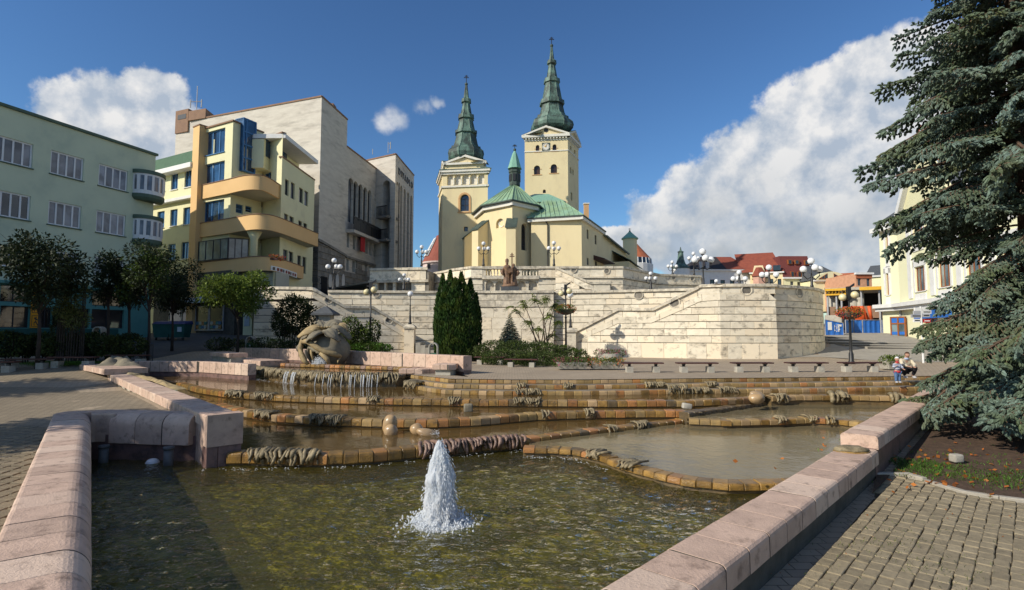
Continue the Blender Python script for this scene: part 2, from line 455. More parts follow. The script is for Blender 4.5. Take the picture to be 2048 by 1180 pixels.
def bevel_box_mesh(name,sx,sy,sz,bev,mat,seg=1,zmid=True,smooth=False):
 bm=bmesh.new()
 bmesh.ops.create_cube(bm,size=1.0)
 for v in bm.verts: v.co=Vector((v.co.x*sx,v.co.y*sy,v.co.z*sz))
 bmesh.ops.bevel(bm,geom=list(bm.edges),offset=bev,segments=seg,affect='EDGES',profile=.5)
 me=bpy.data.meshes.new(name)
 bm.to_mesh(me); bm.free()
 me.materials.append(MT[mat])
 if smooth: me.polygons.foreach_set('use_smooth',[True]*len(me.polygons))
 return me
class Fr:
 """frame of a vertical wall seen from outside: A at the left, B at the right"""
 def __init__(s,A,B):
  s.A=Vector(A[:2]); s.B=Vector(B[:2]); s.e=(s.B - s.A).normalized()
  s.n=Vector((s.e.y,-s.e.x)); s.L=(s.B - s.A).length
 def pt(s,u,o,z):
  p=s.A + s.e*u + s.n*o
  return (p.x,p.y,z)
 def box(s,mb,u0,u1,o0,o1,z0,z1,mi=0):
  mb.hexa([s.pt(u0,o1,z0),s.pt(u1,o1,z0),s.pt(u1,o0,z0),s.pt(u0,o0,z0),
                 s.pt(u0,o1,z1),s.pt(u1,o1,z1),s.pt(u1,o0,z1),s.pt(u0,o0,z1)],mi)
 def px(s,x,y): return onwall(x,y,s.A,s.B)
 def rect(s,xl,yt,xr,yb):
  u0,zt=s.px(xl,yt); u1,zb=s.px(xr,yb)
  return u0,u1,zb,zt
def facade(mb,fr,z0,z1,holes,depth=.22,mi=0,u0=0.0,u1=None,rmi=None):
 """wall face with real openings and reveals. hole = (ua, ub, za, zb, arched)"""
 u1=fr.L if u1 is None else u1
 rmi=mi if rmi is None else rmi
 holes=[h if len(h) > 4 else (*h,False) for h in holes]
 us=sorted(set([u0,u1] + [round(h[0],4) for h in holes] + [round(h[1],4) for h in holes]))
 zs=sorted(set([z0,z1] + [round(h[2],4) for h in holes] + [round(h[3],4) for h in holes]))
 us=[u for u in us if u0 - 1e-6 <= u <= u1 + 1e-6]; zs=[z for z in zs if z0 - 1e-6 <= z <= z1 + 1e-6]
 for i in range(len(us) - 1):
  for j in range(len(zs) - 1):
   cu,cz=(us[i] + us[i + 1]) / 2,(zs[j] + zs[j + 1]) / 2
   if any(h[0] < cu < h[1] and h[2] < cz < h[3] for h in holes): continue
   mb.quad(fr.pt(us[i],0,zs[j]),fr.pt(us[i + 1],0,zs[j]),fr.pt(us[i + 1],0,zs[j + 1]),fr.pt(us[i],0,zs[j + 1]),mi)
 for ua,ub,za,zb,arch in holes:
  mb.quad(fr.pt(ua,0,za),fr.pt(ub,0,za),fr.pt(ub,-depth,za),fr.pt(ua,-depth,za),rmi)
  if arch:
   r=(ub - ua) / 2; uc=(ua + ub) / 2; zc=zb - r; n=12
   mb.quad(fr.pt(ua,-depth,za),fr.pt(ua,-depth,zc),fr.pt(ua,0,zc),fr.pt(ua,0,za),rmi)
   mb.quad(fr.pt(ub,0,za),fr.pt(ub,0,zc),fr.pt(ub,-depth,zc),fr.pt(ub,-depth,za),rmi)
   pts=[(uc - r*math.cos(math.pi*k / n),zc + r*math.sin(math.pi*k / n)) for k in range(n + 1)]
   for k in range(n):
    (a,za_),(b,zb_)=pts[k],pts[k + 1]
    mb.quad(fr.pt(a,0,za_),fr.pt(b,0,zb_),fr.pt(b,0,zb),fr.pt(a,0,zb),mi)
    mb.quad(fr.pt(a,-depth,za_),fr.pt(b,-depth,zb_),fr.pt(b,0,zb_),fr.pt(a,0,za_),rmi)
  else:
   mb.quad(fr.pt(ua,-depth,za),fr.pt(ua,-depth,zb),fr.pt(ua,0,zb),fr.pt(ua,0,za),rmi)
   mb.quad(fr.pt(ub,0,za),fr.pt(ub,0,zb),fr.pt(ub,-depth,zb),fr.pt(ub,-depth,za),rmi)
   mb.quad(fr.pt(ua,-depth,zb),fr.pt(ub,-depth,zb),fr.pt(ub,0,zb),fr.pt(ua,0,zb),rmi)
def window(parent,fr,h,depth=.16,cols=2,rows=1,frame='white_frame',glass='glass',fw=.07,sill=None,name='window',mull=None,label=None):
 """a window: frame with mullions, one pane per light, sill"""
 ua,ub,za,zb=h[:4]
 if glass == 'glass' and random.random() < .3: glass='glass_curtain'
 arch=len(h) > 4 and h[4]
 mull=mull or fw
 mb=MB(); o0,o1=-depth - .05,-depth + .03
 zt=zb - (ub - ua) / 2 if arch else zb
 fr.box(mb,ua,ua + fw,o0,o1,za,zt); fr.box(mb,ub - fw,ub,o0,o1,za,zt)
 fr.box(mb,ua + fw,ub - fw,o0,o1,za,za + fw)
 if arch:
  r=(ub - ua) / 2; uc=(ua + ub) / 2; n=10
  for k in range(n):
   a0,a1=math.pi*k / n,math.pi*(k + 1) / n
   q=[]
   for a in (a0,a1):
    for rr in (r,r - fw):
     q.append((uc - rr*math.cos(a),zt + rr*math.sin(a)))
   mb.hexa([fr.pt(q[0][0],o1,q[0][1]),fr.pt(q[2][0],o1,q[2][1]),fr.pt(q[2][0],o0,q[2][1]),fr.pt(q[0][0],o0,q[0][1]),
                     fr.pt(q[1][0],o1,q[1][1]),fr.pt(q[3][0],o1,q[3][1]),fr.pt(q[3][0],o0,q[3][1]),fr.pt(q[1][0],o0,q[1][1])])
 else:
  fr.box(mb,ua + fw,ub - fw,o0,o1,zb - fw,zb)
 cw=(ub - ua) / cols
 for c in range(1,cols):
  fr.box(mb,ua + cw*c - mull / 2,ua + cw*c + mull / 2,o0 + .005,o1 - .004,za + fw,zt - (0 if arch else fw))
 rh=(zt - za) / rows
 for r_ in range(1,rows):
  fr.box(mb,ua + fw,ub - fw,o0 + .008,o1 - .008,za + rh*r_ - mull / 2,za + rh*r_ + mull / 2)
 if arch: fr.box(mb,ua + fw,ub - fw,o0 + .008,o1 - .008,zt - mull / 2,zt + mull / 2)
 wo=mb.build(name,frame,parent)
 if label: wo['label']=label
 og=-depth - .01
 for c in range(cols):
  g=MB()
  a,b=ua + cw*c + .01,ua + cw*(c + 1) - .01
  if arch and cols == 1:
   n=10; r=(ub - ua) / 2 - .01; uc=(ua + ub) / 2
   ring=[fr.pt(a,og,za),fr.pt(b,og,za)] + [fr.pt(uc + r*math.cos(math.pi*k / n),og,zt + r*math.sin(math.pi*k / n)) for k in range(n + 1)]
   g.add(ring,[tuple(range(len(ring)))])
  else:
   g.quad(fr.pt(a,og,za + .01),fr.pt(b,og,za + .01),fr.pt(b,og,zb - .01),fr.pt(a,og,zb - .01))
  g.build('pane',glass,wo)
 if sill:
  g=MB(); fr.box(g,ua - .06,ub + .06,-depth + .03,.09,za - .06,za + .004); g.build('sill',sill,wo)
 return wo
class Path:
 def __init__(s,pts,closed=False):
  s.p=[Vector(q[:2]) for q in pts]
  s.c=[0.0]
  for i in range(len(s.p) - 1): s.c.append(s.c[-1] + (s.p[i + 1] - s.p[i]).length)
  s.L=s.c[-1]
 def at(s,u,o=0.0):
  """point at length u, offset o to the outside (towards the viewer when the path runs left to right)"""
  i=0
  while i < len(s.c) - 2 and u > s.c[i + 1]: i += 1
  e=(s.p[i + 1] - s.p[i]).normalized()
  b=s.p[i] + e*(u - s.c[i])
  def nrm(j):
   ee=(s.p[j + 1] - s.p[j]).normalized(); return Vector((ee.y,-ee.x))
  n0=nrm(i)
  t=(u - s.c[i]) / max(1e-6,s.c[i + 1] - s.c[i])
  seg=s.c[i + 1] - s.c[i]
  def corner(j):
   m_=(nrm(j - 1) + nrm(j)); m_=m_ / max(.3,m_.length_squared)*2
   return m_
  if 0 <= t <= 1:
   nl=corner(i) if i > 0 else n0
   nr=corner(i + 1) if i + 2 < len(s.p) else n0
   w_=.25
   if seg*t < w_ and i > 0: n=nl.lerp(n0,seg*t / w_)
   elif seg*(1 - t) < w_ and i + 2 < len(s.p): n=nr.lerp(n0,seg*(1 - t) / w_)
   else: n=n0
  else: n=n0
  q=b + n*o
  return q
 def pt(s,u,o,z):
  q=s.at(u,o); return (q.x,q.y,z)
 def ang(s,u):
  a=s.at(u - .05); b=s.at(u + .05); e=b - a
  return math.atan2(e.y,e.x)
 def u_of_px(s,px):
  """length at which the path crosses the image column px"""
  best,bu=1e9,0
  n=400
  for k in range(n + 1):
   u=s.L*k / n; q=s.at(u)
   x=1024 + FPX*q.x / q.y
   if abs(x - px) < best: best,bu=abs(x - px),u
  return bu
def interp(kn):
 def f(u):
  if u <= kn[0][0]: return kn[0][1]
  for i in range(len(kn) - 1):
   if u <= kn[i + 1][0]:
    t=(u - kn[i][0]) / max(1e-9,kn[i + 1][0] - kn[i][0]); return lerp(kn[i][1],kn[i + 1][1],t)
  return kn[-1][1]
 f.k=[k[0] for k in kn]
 return f
def stone_poly(ua,ub,za,zb,topf,botf,extra=()):
 us={ua,ub}
 for f in (topf,botf):
  if f:
   for k in f.k:
    if ua < k < ub: us.add(k)
   N=8
   for q in range(N):
    a,b=lerp(ua,ub,q / N),lerp(ua,ub,(q + 1) / N)
    for zz in (za,zb):
     fa,fb=f(a) - zz,f(b) - zz
     if fa*fb < 0: us.add(a + (b - a)*fa / (fa - fb))
 for k in extra:
  if ua + .02 < k < ub - .02: us.add(k)
 us=sorted(us)
 lo,hi=[],[]
 for u in us:
  t=min(zb,topf(u)) if topf else zb
  b=max(za,botf(u)) if botf else za
  lo.append((u,b)); hi.append((u,t))
 keep=[i for i in range(len(us)) if hi[i][1] - lo[i][1] > -1e-6]
 if len(keep) < 2 or max(hi[i][1] - lo[i][1] for i in keep) < .06: return None
 i0,i1=keep[0],keep[-1]
 poly=lo[i0:i1 + 1] + [hi[i] for i in range(i1,i0 - 1,-1)]
 out=[]
 for q in poly:
  if not out or abs(out[-1][0] - q[0]) + abs(out[-1][1] - q[1]) > 1e-4: out.append(q)
 if abs(out[0][0] - out[-1][0]) + abs(out[0][1] - out[-1][1]) < 1e-4: out.pop()
 return out if len(out) > 2 else None
def stone_block(path,poly,o0,o1,ch=.015):
 cu=sum(q[0] for q in poly) / len(poly); cz=sum(q[1] for q in poly) / len(poly)
 def shr(q,k):
  du,dz=q[0] - cu,q[1] - cz
  return (q[0] - math.copysign(min(k,abs(du)),du),q[1] - math.copysign(min(k,abs(dz)),dz))
 n=len(poly)
 A=[path.pt(q[0],o0,q[1]) for q in poly]
 Bv=[path.pt(q[0],o1 - ch,q[1]) for q in poly]
 C=[path.pt(*[(lambda t: t)(shr(q,ch))[0]],o1,shr(q,ch)[1]) for q in poly]
 mb=MB()
 fs=[(i,(i + 1) % n,n + (i + 1) % n,n + i) for i in range(n)]
 fs += [(n + i,n + (i + 1) % n,2*n + (i + 1) % n,2*n + i) for i in range(n)]
 fs.append(tuple(range(2*n,3*n))); fs.append(tuple(range(n - 1,-1,-1)))
 mb.add(A + Bv + C,fs)
 return mb
def stones(parent,path,zs,rng=(.8,1.4),mat='travertine',topf=None,botf=None,o0=0.0,o1=.10,gap=.014,u0=0,u1=None,seed=1,var=.012,gz=None,batter=0.0,skip=None,name='stone',extra=None,ch=.015):
 rd=random.Random(seed)
 u1=path.L if u1 is None else u1
 gz=gap if gz is None else gz
 corners=[c for c in path.c[1:-1] if u0 + .2 < c < u1 - .2] if extra is None else extra
 cnt=0
 for ci in range(len(zs) - 1):
  za,zb=zs[ci],zs[ci + 1]
  u=u0
  while u < u1 - .02:
   l=rd.uniform(*rng)
   e=u + l
   if u1 - e < rng[0]*.5: e=u1
   if skip and skip((u + e) / 2,(za + zb) / 2): u=e; continue
   poly=stone_poly(u + gap / 2,e - gap / 2,za + gz / 2,zb - gz / 2,topf,botf,corners)
   if poly:
    k=(zs[-1] - (za + zb) / 2)*batter
    mb=stone_block(path,poly,o0,o1 + k + rd.uniform(-var,var),ch)
    mb.build(name,mat,parent); cnt += 1
   u=e
 return cnt
def ribbon(mb,path,zlo,zhi,o_in,o_out,u0=0,u1=None,step=.6,mi=0,extra=()):
 """solid strip along a path; zlo, zhi numbers or functions of u"""
 u1=path.L if u1 is None else u1
 us={u0,u1}
 n=max(1,int((u1 - u0) / step))
 for k in range(n + 1): us.add(lerp(u0,u1,k / n))
 for c in list(path.c) + list(extra):
  if u0 < c < u1: us.add(c)
 for f in (zlo,zhi):
  if callable(f):
   for k in f.k:
    if u0 < k < u1: us.add(k)
 us=sorted(us); us=[u for i,u in enumerate(us) if i == 0 or u - us[i - 1] > 1e-4]
 lo=zlo if callable(zlo) else (lambda u: zlo)
 hi=zhi if callable(zhi) else (lambda u: zhi)
 vs=[]
 for u in us:
  a,b=path.at(u,o_out),path.at(u,o_in)
  vs += [(a.x,a.y,lo(u)),(a.x,a.y,hi(u)),(b.x,b.y,hi(u)),(b.x,b.y,lo(u))]
 fs=[]
 for i in range(len(us) - 1):
  p,q=i*4,i*4 + 4
  for k in range(4): fs.append((p + k,q + k,q + (k + 1) % 4,p + (k + 1) % 4))
 fs.append((0,1,2,3)); e=(len(us) - 1)*4; fs.append((e + 3,e + 2,e + 1,e))
 mb.add(vs,fs,mi)
# ================================================================ fountain outline (world coordinates)
Z0,Z1,Z2,Z3,Z4,Z5,Z6=-1.07,-.92,-.83,-.62,-.43,.0,-.72
CT=-.10
lin_=lambda a,b,t: a + (b - a)*t
nk=G2(183,827,CT)
lc0=G2(187,1180,CT)
dl=(nk - lc0).normalized()
lc_near=lc0 - dl*3.2
nook_b=G2(372,831,CT)
LCf,LCn=G2(216,747,-.03),G2(404,827.5,-.03)
LCe=(LCn - LCf).normalized()
RCn,RCm=G2(1425,1153,CT),G2(1757,900,CT)
RCe=(RCm - RCn).normalized()
RC0=RCn - RCe*3.5
RCf=RCm + RCe*15.0
STEP1=[G2(821,749,0),G2(900,757.5,0),G2(1020,759,0),G2(1154,759,0),G2(1290,757.6,0),G2(1419,756.3,0),G2(1560,755,0),G2(1700,753.4,0),G2(1836,752,0)]
_e=(STEP1[-1] - STEP1[-2]).normalized()
_n=Vector((RCe.y,-RCe.x))
_t=(RCm - STEP1[-1]).dot(_n) / _e.dot(_n)
STEPEND=STEP1[-1] + _e*_t
STEP1.append(STEPEND)
RCf=STEPEND + RCe*.2
BW=[G2(455,693,.78),G2(608,697.5,.75),G2(695,702,.72),G2(800,707,.7),G2(927,713,.7)]
PW=[G2(225,724,.28),G2(300,722,.28),G2(400,723,.28),G2(497,728,.28)]
nrmL=Vector((dl.y,-dl.x))
outline=[lc_near - nrmL*.62,nk - nrmL*.62 + dl*.6,nook_b + Vector((0,.55)),LCn - LCe*1.4,LCf + Vector((.1,0)),PW[0] + Vector((-.3,.0)),PW[0] + Vector((0.2,.4)),
           PW[1] + Vector((0,.4)),PW[2] + Vector((0,.5)),PW[3] + Vector((-.2,.5)),G2(470,716,.1),BW[0] + Vector((0,.4)),BW[1] + Vector((0,.3)),BW[2] + Vector((0,.3)),BW[3] + Vector((0,.3)),BW[4] + Vector((-.1,.2)),BW[4] + Vector((.3,-1.2))]
outline += STEP1 + [RCf - _n*.1,RCm - _n*.12,RC0 - _n*.12]
def inside(p,poly):
 c=False; n=len(poly); x,y=p[0],p[1]
 for i in range(n):
  a,b=poly[i],poly[(i + 1) % n]
  if (a[1] > y) != (b[1] > y) and x < (b[0] - a[0])*(y - a[1]) / (b[1] - a[1]) + a[0]: c=not c
 return c
def sheet(name,poly,mat,lift=.004,res=1.0,hole=None,kind='structure',parent=None,zf=None):
 """a ground sheet that follows the terrain, cut to its outline"""
 zf=zf or zg
 def dens(pl):
  o=[]
  for i in range(len(pl)):
   a,b=Vector(pl[i][:2]),Vector(pl[(i + 1) % len(pl)][:2]); n=min(60,max(1,int((b - a).length / res)))
   o += [a.lerp(b,k / n) for k in range(n)]
  return o
 poly=dens(poly); hole=dens(hole) if hole else None
 xs=[p[0] for p in poly]; ys=[p[1] for p in poly]
 pts=[Vector(p[:2]) for p in poly]; edges=[(i,(i + 1) % len(poly)) for i in range(len(poly))]
 if hole:
  b=len(pts); pts += [Vector(p[:2]) for p in hole]; edges += [(b + i,b + (i + 1) % len(hole)) for i in range(len(hole))]
 i=0
 nx=[x for x in frange(min(xs),max(xs),res)]
 ny=[y for y in frange(min(ys),max(ys),res)]
 for x in nx:
  for y in ny:
   q=(x + .013,y + .017)
   if inside(q,poly): pts.append(Vector(q))
 vs,es,fs,*_r=delaunay_2d_cdt(pts,edges,[],0,1e-4)
 mb=MB()
 mb.v=[(v.x,v.y,zf(v.x,v.y) + lift) for v in vs]
 for f in fs:
  c=(sum(vs[k].x for k in f) / 3,sum(vs[k].y for k in f) / 3)
  if not inside(c,poly) or (hole and inside(c,hole)): continue
  a,b_,c_=[vs[k] for k in f]
  if (b_ - a).cross(c_ - a) < 0: f=f[::-1]
  mb.f.append(tuple(f)); mb.m.append(0)
 o=mb.build(name,mat,parent)
 if kind: o['kind']=kind
 return o
def frange(a,b,s):
 n=max(1,int(round((b - a) / s)))
 return [a + (b - a)*k / n for k in range(1,n)]
def paving_material(name,c1,c2,mortar,ang,w=.2,h=.1):
 m=bpy.data.materials.new(name); m.use_nodes=True
 g=NT(m.node_tree)
 pos=g.node('ShaderNodeNewGeometry').outputs['Position']
 mp=g.node('ShaderNodeMapping'); g.put(mp.inputs[0],pos); mp.inputs['Rotation'].default_value=(0,0,ang)
 br=g.node('ShaderNodeTexBrick')
 g.put(br.inputs['Vector'],mp.outputs[0])
 g.put(br.inputs['Color1'],c1); g.put(br.inputs['Color2'],c2); g.put(br.inputs['Mortar'],mortar)
 br.inputs['Scale'].default_value=1.0; br.inputs['Mortar Size'].default_value=.008; br.inputs['Mortar Smooth'].default_value=.3
 br.inputs['Brick Width'].default_value=w; br.inputs['Row Height'].default_value=h; br.inputs['Bias'].default_value=0
 col=g.mix(g.math('MULTIPLY',g.smooth(g.noise(pos,.35,5,.6),.35,.7),.35),br.outputs[0],tuple(x*.62 for x in c2))
 col=g.mix(g.math('MULTIPLY',g.smooth(g.noise(pos,3.1,5,.65),.45,.75),.3),col,tuple(x*.7 for x in c1))
 p=g.node('ShaderNodeBsdfPrincipled')
 g.put(p.inputs['Base Color'],col); p.inputs['Roughness'].default_value=.9; p.inputs['Specular IOR Level'].default_value=.2
 b=g.node('ShaderNodeBump'); b.inputs['Strength'].default_value=.5; b.inputs['Distance'].default_value=.01
 g.put(b.inputs['Height'],g.math('SUBTRACT',g.noise(pos,25,4,.6),br.outputs['Fac'])); g.put(p.inputs['Normal'],b.outputs[0])
 g.l.new(p.outputs[0],g.node('ShaderNodeOutputMaterial').inputs[0])
 MT[name]=m
paving_material('plaza',(.42,.335,.24),(.35,.28,.20),(.16,.125,.09),0.0,.22,.16)
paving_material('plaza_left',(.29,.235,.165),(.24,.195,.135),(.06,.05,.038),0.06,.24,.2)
MT['asphalt']=M('asphalt',(.085,.083,.08),(.065,.063,.06),2,.9,.3,60,stain=(.12,.115,.105),sscale=.8,samt=.4,world_co=True)
big=[(-520,-60),(520,-60),(520,900),(-520,900)]
ground=sheet('ground',[(-60,-12),(70,-12),(70,130),(-60,130)],'plaza',0.0,2.0,hole=outline)
far=MB()
def zfar(x,y): return zg(clamp(x,-60,70),clamp(y,-12,130))
for (x0,x1,y0,y1) in [(-900,-60,-12,130),(70,900,-12,130),(-900,900,130,1500),(-900,900,-500,-12)]:
 nx=16 if x1 - x0 > 900 else 8
 for i in range(nx):
  a,b=lerp(x0,x1,i / nx),lerp(x0,x1,(i + 1) / nx)
  za=.02
  far.quad((a,y0,zfar(a,y0) - za),(b,y0,zfar(b,y0) - za),(b,y1,zfar(b,y1) - za),(a,y1,zfar(a,y1) - za))
far.build('terrain','asphalt')['kind']='structure'
left_poly=[(-30,-3),(lc_near.x - 1.0,-3),lc_near - nrmL*.66,nk - nrmL*.66 + dl*.7,nook_b + Vector((-.3,.6)),LCn - LCe*1.5 + Vector((-.2,0)),LCf + Vector((-.05,-.05)),PW[0] + Vector((-.4,.3)),(-22,30.5),(-34,30.0)]
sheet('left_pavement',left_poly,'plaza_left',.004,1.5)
sheet('street',[(-40,33.5),(-13.2,33.5),(-12.5,29),(-14,44),(-17,70),(-34,70),(-40,45)],'asphalt',.006,1.5) if False else None
sheet('street',[(-24.5,31.0),(-20.5,27.6),(-19.6,33.8),(-16.5,35.2),(-17.2,44),(-18,60),(-36,60),(-33,40),(-30,33.6)],'asphalt',.008,1.5)
pav_me=[bevel_box_mesh('paver_block',.117,.185,.05,.006,'paver'),bevel_box_mesh('paver_block_b',.117,.181,.05,.007,'paver')]
KERB=[G2(1600,953,-.5),G2(1757,951,-.5),G2(1816,952,-.5),G2(1870,968,-.5),G2(1925,984,-.5),G2(1995,995,-.5),G2(2060,1003,-.5),G2(2300,1020,-.5)]
pav_poly=[RC0 + _n*.25,RCm - RCe*1.1 + _n*.12] + KERB[1:] + [Vector((12.5,-.5)),Vector((2,-.5))]
mortar_sheet=sheet('right_pavement',pav_poly,'mortar',.004,1.0)
WLOC[mortar_sheet.name]=Vector((0,0,0))
def lay_pavers(parent,poly,ang,cw,cl,me,limit,zoff,vis,skew=True,matn='paver',jit=.006,seed=3):
 rd=random.Random(seed)
 e=Vector((math.cos(ang),math.sin(ang))); f=Vector((-math.sin(ang),math.cos(ang)))
 c=sum((Vector(p) for p in poly),Vector((0,0))) / len(poly)
 out=[]
 N=int(12 / cw)
 for i in range(-N,N):
  off=(i*cw*math.tan(ang)) % cl if skew else (i % 2)*cl*.5
  for j in range(-int(16 / cl),int(16 / cl)):
   p=c + e*(i*cw) + f*(j*cl + off)
   p += Vector((rd.uniform(-jit,jit),rd.uniform(-jit,jit)))
   if vis(p) and inside(p,poly): out.append((p.length,p))
 out.sort(key=lambda t: t[0] + (50 if abs(t[1].x / t[1].y) > 1.0 or t[1].y < 4.3 else 0))
 rest=MB()
 for k,(dd,p) in enumerate(out):
  z=zg(p.x,p.y) + zoff + rd.uniform(-.004,.004)
  r=ang + rd.uniform(-.035,.035)
  if k < limit:
   inst(me[k % len(me)],'paver',parent,(p.x,p.y,z),(rd.uniform(-.02,.02),rd.uniform(-.02,.02),r),(rd.uniform(.97,1.02),rd.uniform(.95,1.02),1))
  else:
   hw,hl=cw*.465,cl*.462; ch=.007
   ca,sa=math.cos(r),math.sin(r)
   ring=[]
   for (kx,ky,kz) in ((1,1,-.02),(1,1,.018),(1 - ch / hw,1 - ch / hl,.025)):
    for sx,sy in ((-1,-1),(1,-1),(1,1),(-1,1)):
     x,y=sx*hw*kx,sy*hl*ky
     ring.append((p.x + x*ca - y*sa,p.y + x*sa + y*ca,z + kz))
   rest.add(ring,[(0,1,5,4),(1,2,6,5),(2,3,7,6),(3,0,4,7),(4,5,9,8),(5,6,10,9),(6,7,11,10),(7,4,8,11),(8,9,10,11)])
 if rest.v:
  ro=rest.build('paver_field',matn,parent); ro['kind']='stuff'
 return len(out)
MT['paver_field']=M('paver_field',(.33,.27,.175),(.25,.205,.135),14,.9,.6,70,0,.2,stain=(.09,.075,.055),sscale=9,samt=.35,island=.14)
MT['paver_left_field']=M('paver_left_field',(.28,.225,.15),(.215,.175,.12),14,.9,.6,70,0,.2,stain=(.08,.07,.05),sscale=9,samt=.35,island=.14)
A_R=-math.atan2(RCe.x,RCe.y)
def vis_r(p): return p.y > 1.2 and p.x < 12.4
npv=lay_pavers(mortar_sheet,pav_poly,A_R,.122,.19,pav_me,290,.008,vis_r,True,'paver_field')
lp=left_poly
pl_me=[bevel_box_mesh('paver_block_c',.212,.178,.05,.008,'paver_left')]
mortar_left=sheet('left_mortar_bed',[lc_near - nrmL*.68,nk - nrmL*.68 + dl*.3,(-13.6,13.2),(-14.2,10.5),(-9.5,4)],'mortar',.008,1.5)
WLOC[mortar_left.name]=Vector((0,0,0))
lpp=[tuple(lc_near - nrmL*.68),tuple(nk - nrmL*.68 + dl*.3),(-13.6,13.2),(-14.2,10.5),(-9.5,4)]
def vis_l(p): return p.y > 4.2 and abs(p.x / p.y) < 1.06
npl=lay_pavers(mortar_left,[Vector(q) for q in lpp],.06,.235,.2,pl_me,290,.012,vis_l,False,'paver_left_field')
kp=Path(KERB)
kerb=thing('bed_kerb',(*KERB[2],zg(*KERB[2])),'pale concrete edging curving between the grey pavers and the bare soil under the spruce','kerb')
u=0
while u < min(kp.L,9.5):
 q=stone_poly(u + .006,min(u + .95,kp.L),zg(*kp.at(u)) - .05,zg(*kp.at(u + .4)) + .07,None,None,[c for c in kp.c if u < c < u + .95])
 stone_block(kp,q,-.06,.02,.01).build('kerb_stone','kerb',kerb); u += .95
bed_poly=[RCm - RCe*1.1 + _n*.1,RCm + _n*.1] + [RCf + _n*.1,Vector((17,20)),Vector((22,16)),Vector((16,5))] + [k + Vector((0,.03)) for k in KERB[:0:-1]]
soil=sheet('soil_bed',bed_poly,'soil',.03,.8,zf=lambda x,y: zg(x,y) + .02*noise.noise(Vector((x,y,0))) + .02)
# ================================================================ water
def water_mat(name,tint,gloss=.035,bump=.25,scale=7.,scale2=26.,amt=1.0,rip=(1,1,1),murk_reflect=None,dist=.03):
 m=bpy.data.materials.new(name); m.use_nodes=True
 g=NT(m.node_tree)
 pos=g.vm('MULTIPLY',g.node('ShaderNodeNewGeometry').outputs['Position'],rip)
 a=g.noise(pos,scale,3,.5,.3); b_=g.noise(pos,scale2,3,.55,.2)
 h=g.math('ADD',g.math('MULTIPLY',a,1.0),g.math('MULTIPLY',b_,.25))
 bp=g.node('ShaderNodeBump'); bp.inputs['Strength'].default_value=bump; bp.inputs['Distance'].default_value=dist
 g.put(bp.inputs['Height'],h)
 fr_=g.node('ShaderNodeFresnel'); fr_.inputs['IOR'].default_value=1.33; g.put(fr_.inputs['Normal'],bp.outputs[0])
 gl=g.node('ShaderNodeBsdfGlossy'); gl.inputs['Roughness'].default_value=gloss; g.put(gl.inputs['Normal'],bp.outputs[0])
 tr=g.node('ShaderNodeBsdfTransparent'); g.put(tr.inputs[0],tint)
 body=tr.outputs[0]
 if murk_reflect:
  df=g.node('ShaderNodeBsdfDiffuse'); g.put(df.inputs[0],murk_reflect[0])
  mx0=g.node('ShaderNodeMixShader'); mx0.inputs[0].default_value=murk_reflect[1]
  g.l.new(tr.outputs[0],mx0.inputs[1]); g.l.new(df.outputs[0],mx0.inputs[2]); body=mx0.outputs[0]
 mx=g.node('ShaderNodeMixShader')
 g.put(mx.inputs[0],g.math('MULTIPLY',fr_.outputs[0],amt,clamp=True)); g.l.new(body,mx.inputs[1]); g.l.new(gl.outputs[0],mx.inputs[2])
 g.l.new(mx.outputs[0],g.node('ShaderNodeOutputMaterial').inputs[0])
 MT[name]=m
water_mat('water_pool',(.80,.80,.42),.012,1.0,5.0,12.,1.35,(1,1.5,1),murk_reflect=((.32,.27,.06),.11),dist=.11)
water_mat('water_shallow',(.86,.78,.55),.02,.16,5.,18.,1.0,(1,.8,1),murk_reflect=((.36,.22,.075),.28))
water_mat('water_pale',(.88,.80,.6),.03,.22,6.,22.,1.0,(1,.8,1),murk_reflect=((.42,.34,.19),.42))  # tan diffuse share: pale water plus the wall's reflection painted in
MT['pipe_grey']=M('pipe_grey',(.12,.125,.13),(.08,.085,.085),6,.5)
MT['floor_pool']=M('floor_pool',(.52,.44,.10),(.09,.085,.03),2.2,.8,.3,10,stain=(.24,.20,.04),sscale=3.3,samt=.6,world_co=True)
MT['floor_ochre']=M('floor_ochre',(.32,.20,.075),(.18,.115,.05),1.6,.8,.3,12,stain=(.16,.07,.04),sscale=1.1,samt=.6,world_co=True)
MT['floor_pale']=M('floor_pale',(.46,.37,.22),(.34,.27,.15),1.2,.8,.3,12,stain=(.20,.09,.05),sscale=.8,samt=.55,world_co=True)
MT['foam']=M('foam',(.90,.92,.94),(.84,.87,.90),20,.35,0,60,0,.4,trans=.5)
W1=[G2(452,907,-.81),G2(500,906,-.81),G2(580,908,-.81),G2(649,909,-.81),G2(740,904,-.81),G2(832,895,-.81),G2(900,889,-.81),G2(980,882,-.81),G2(1050,877,-.81),G2(1130,867,-.81),G2(1213,857,-.81),G2(1300,847,-.81),G2(1380,838,-.81)]
W1B=[G2(1046,897,-.90),G2(1100,898,-.90),G2(1144,900.5,-.90),G2(1192,911,-.90),G2(1241,929,-.90),G2(1317,950,-.90),G2(1375,961,-.90),G2(1454,969,-.90),G2(1554,969,-.90),G2(1640,966,-.90)]
W2=[G2(430,808,-.60),G2(452,815,-.60),G2(515,825,-.60),G2(553,830,-.60),G2(620,834,-.60),G2(690,837,-.60),G2(791,840,-.60),G2(870,840,-.60),G2(958,836,-.60),G2(1020,830.5,-.60),G2(1078,826,-.60),G2(1192,822.5,-.60),G2(1290,821.6,-.60),G2(1372,821.8,-.60)]
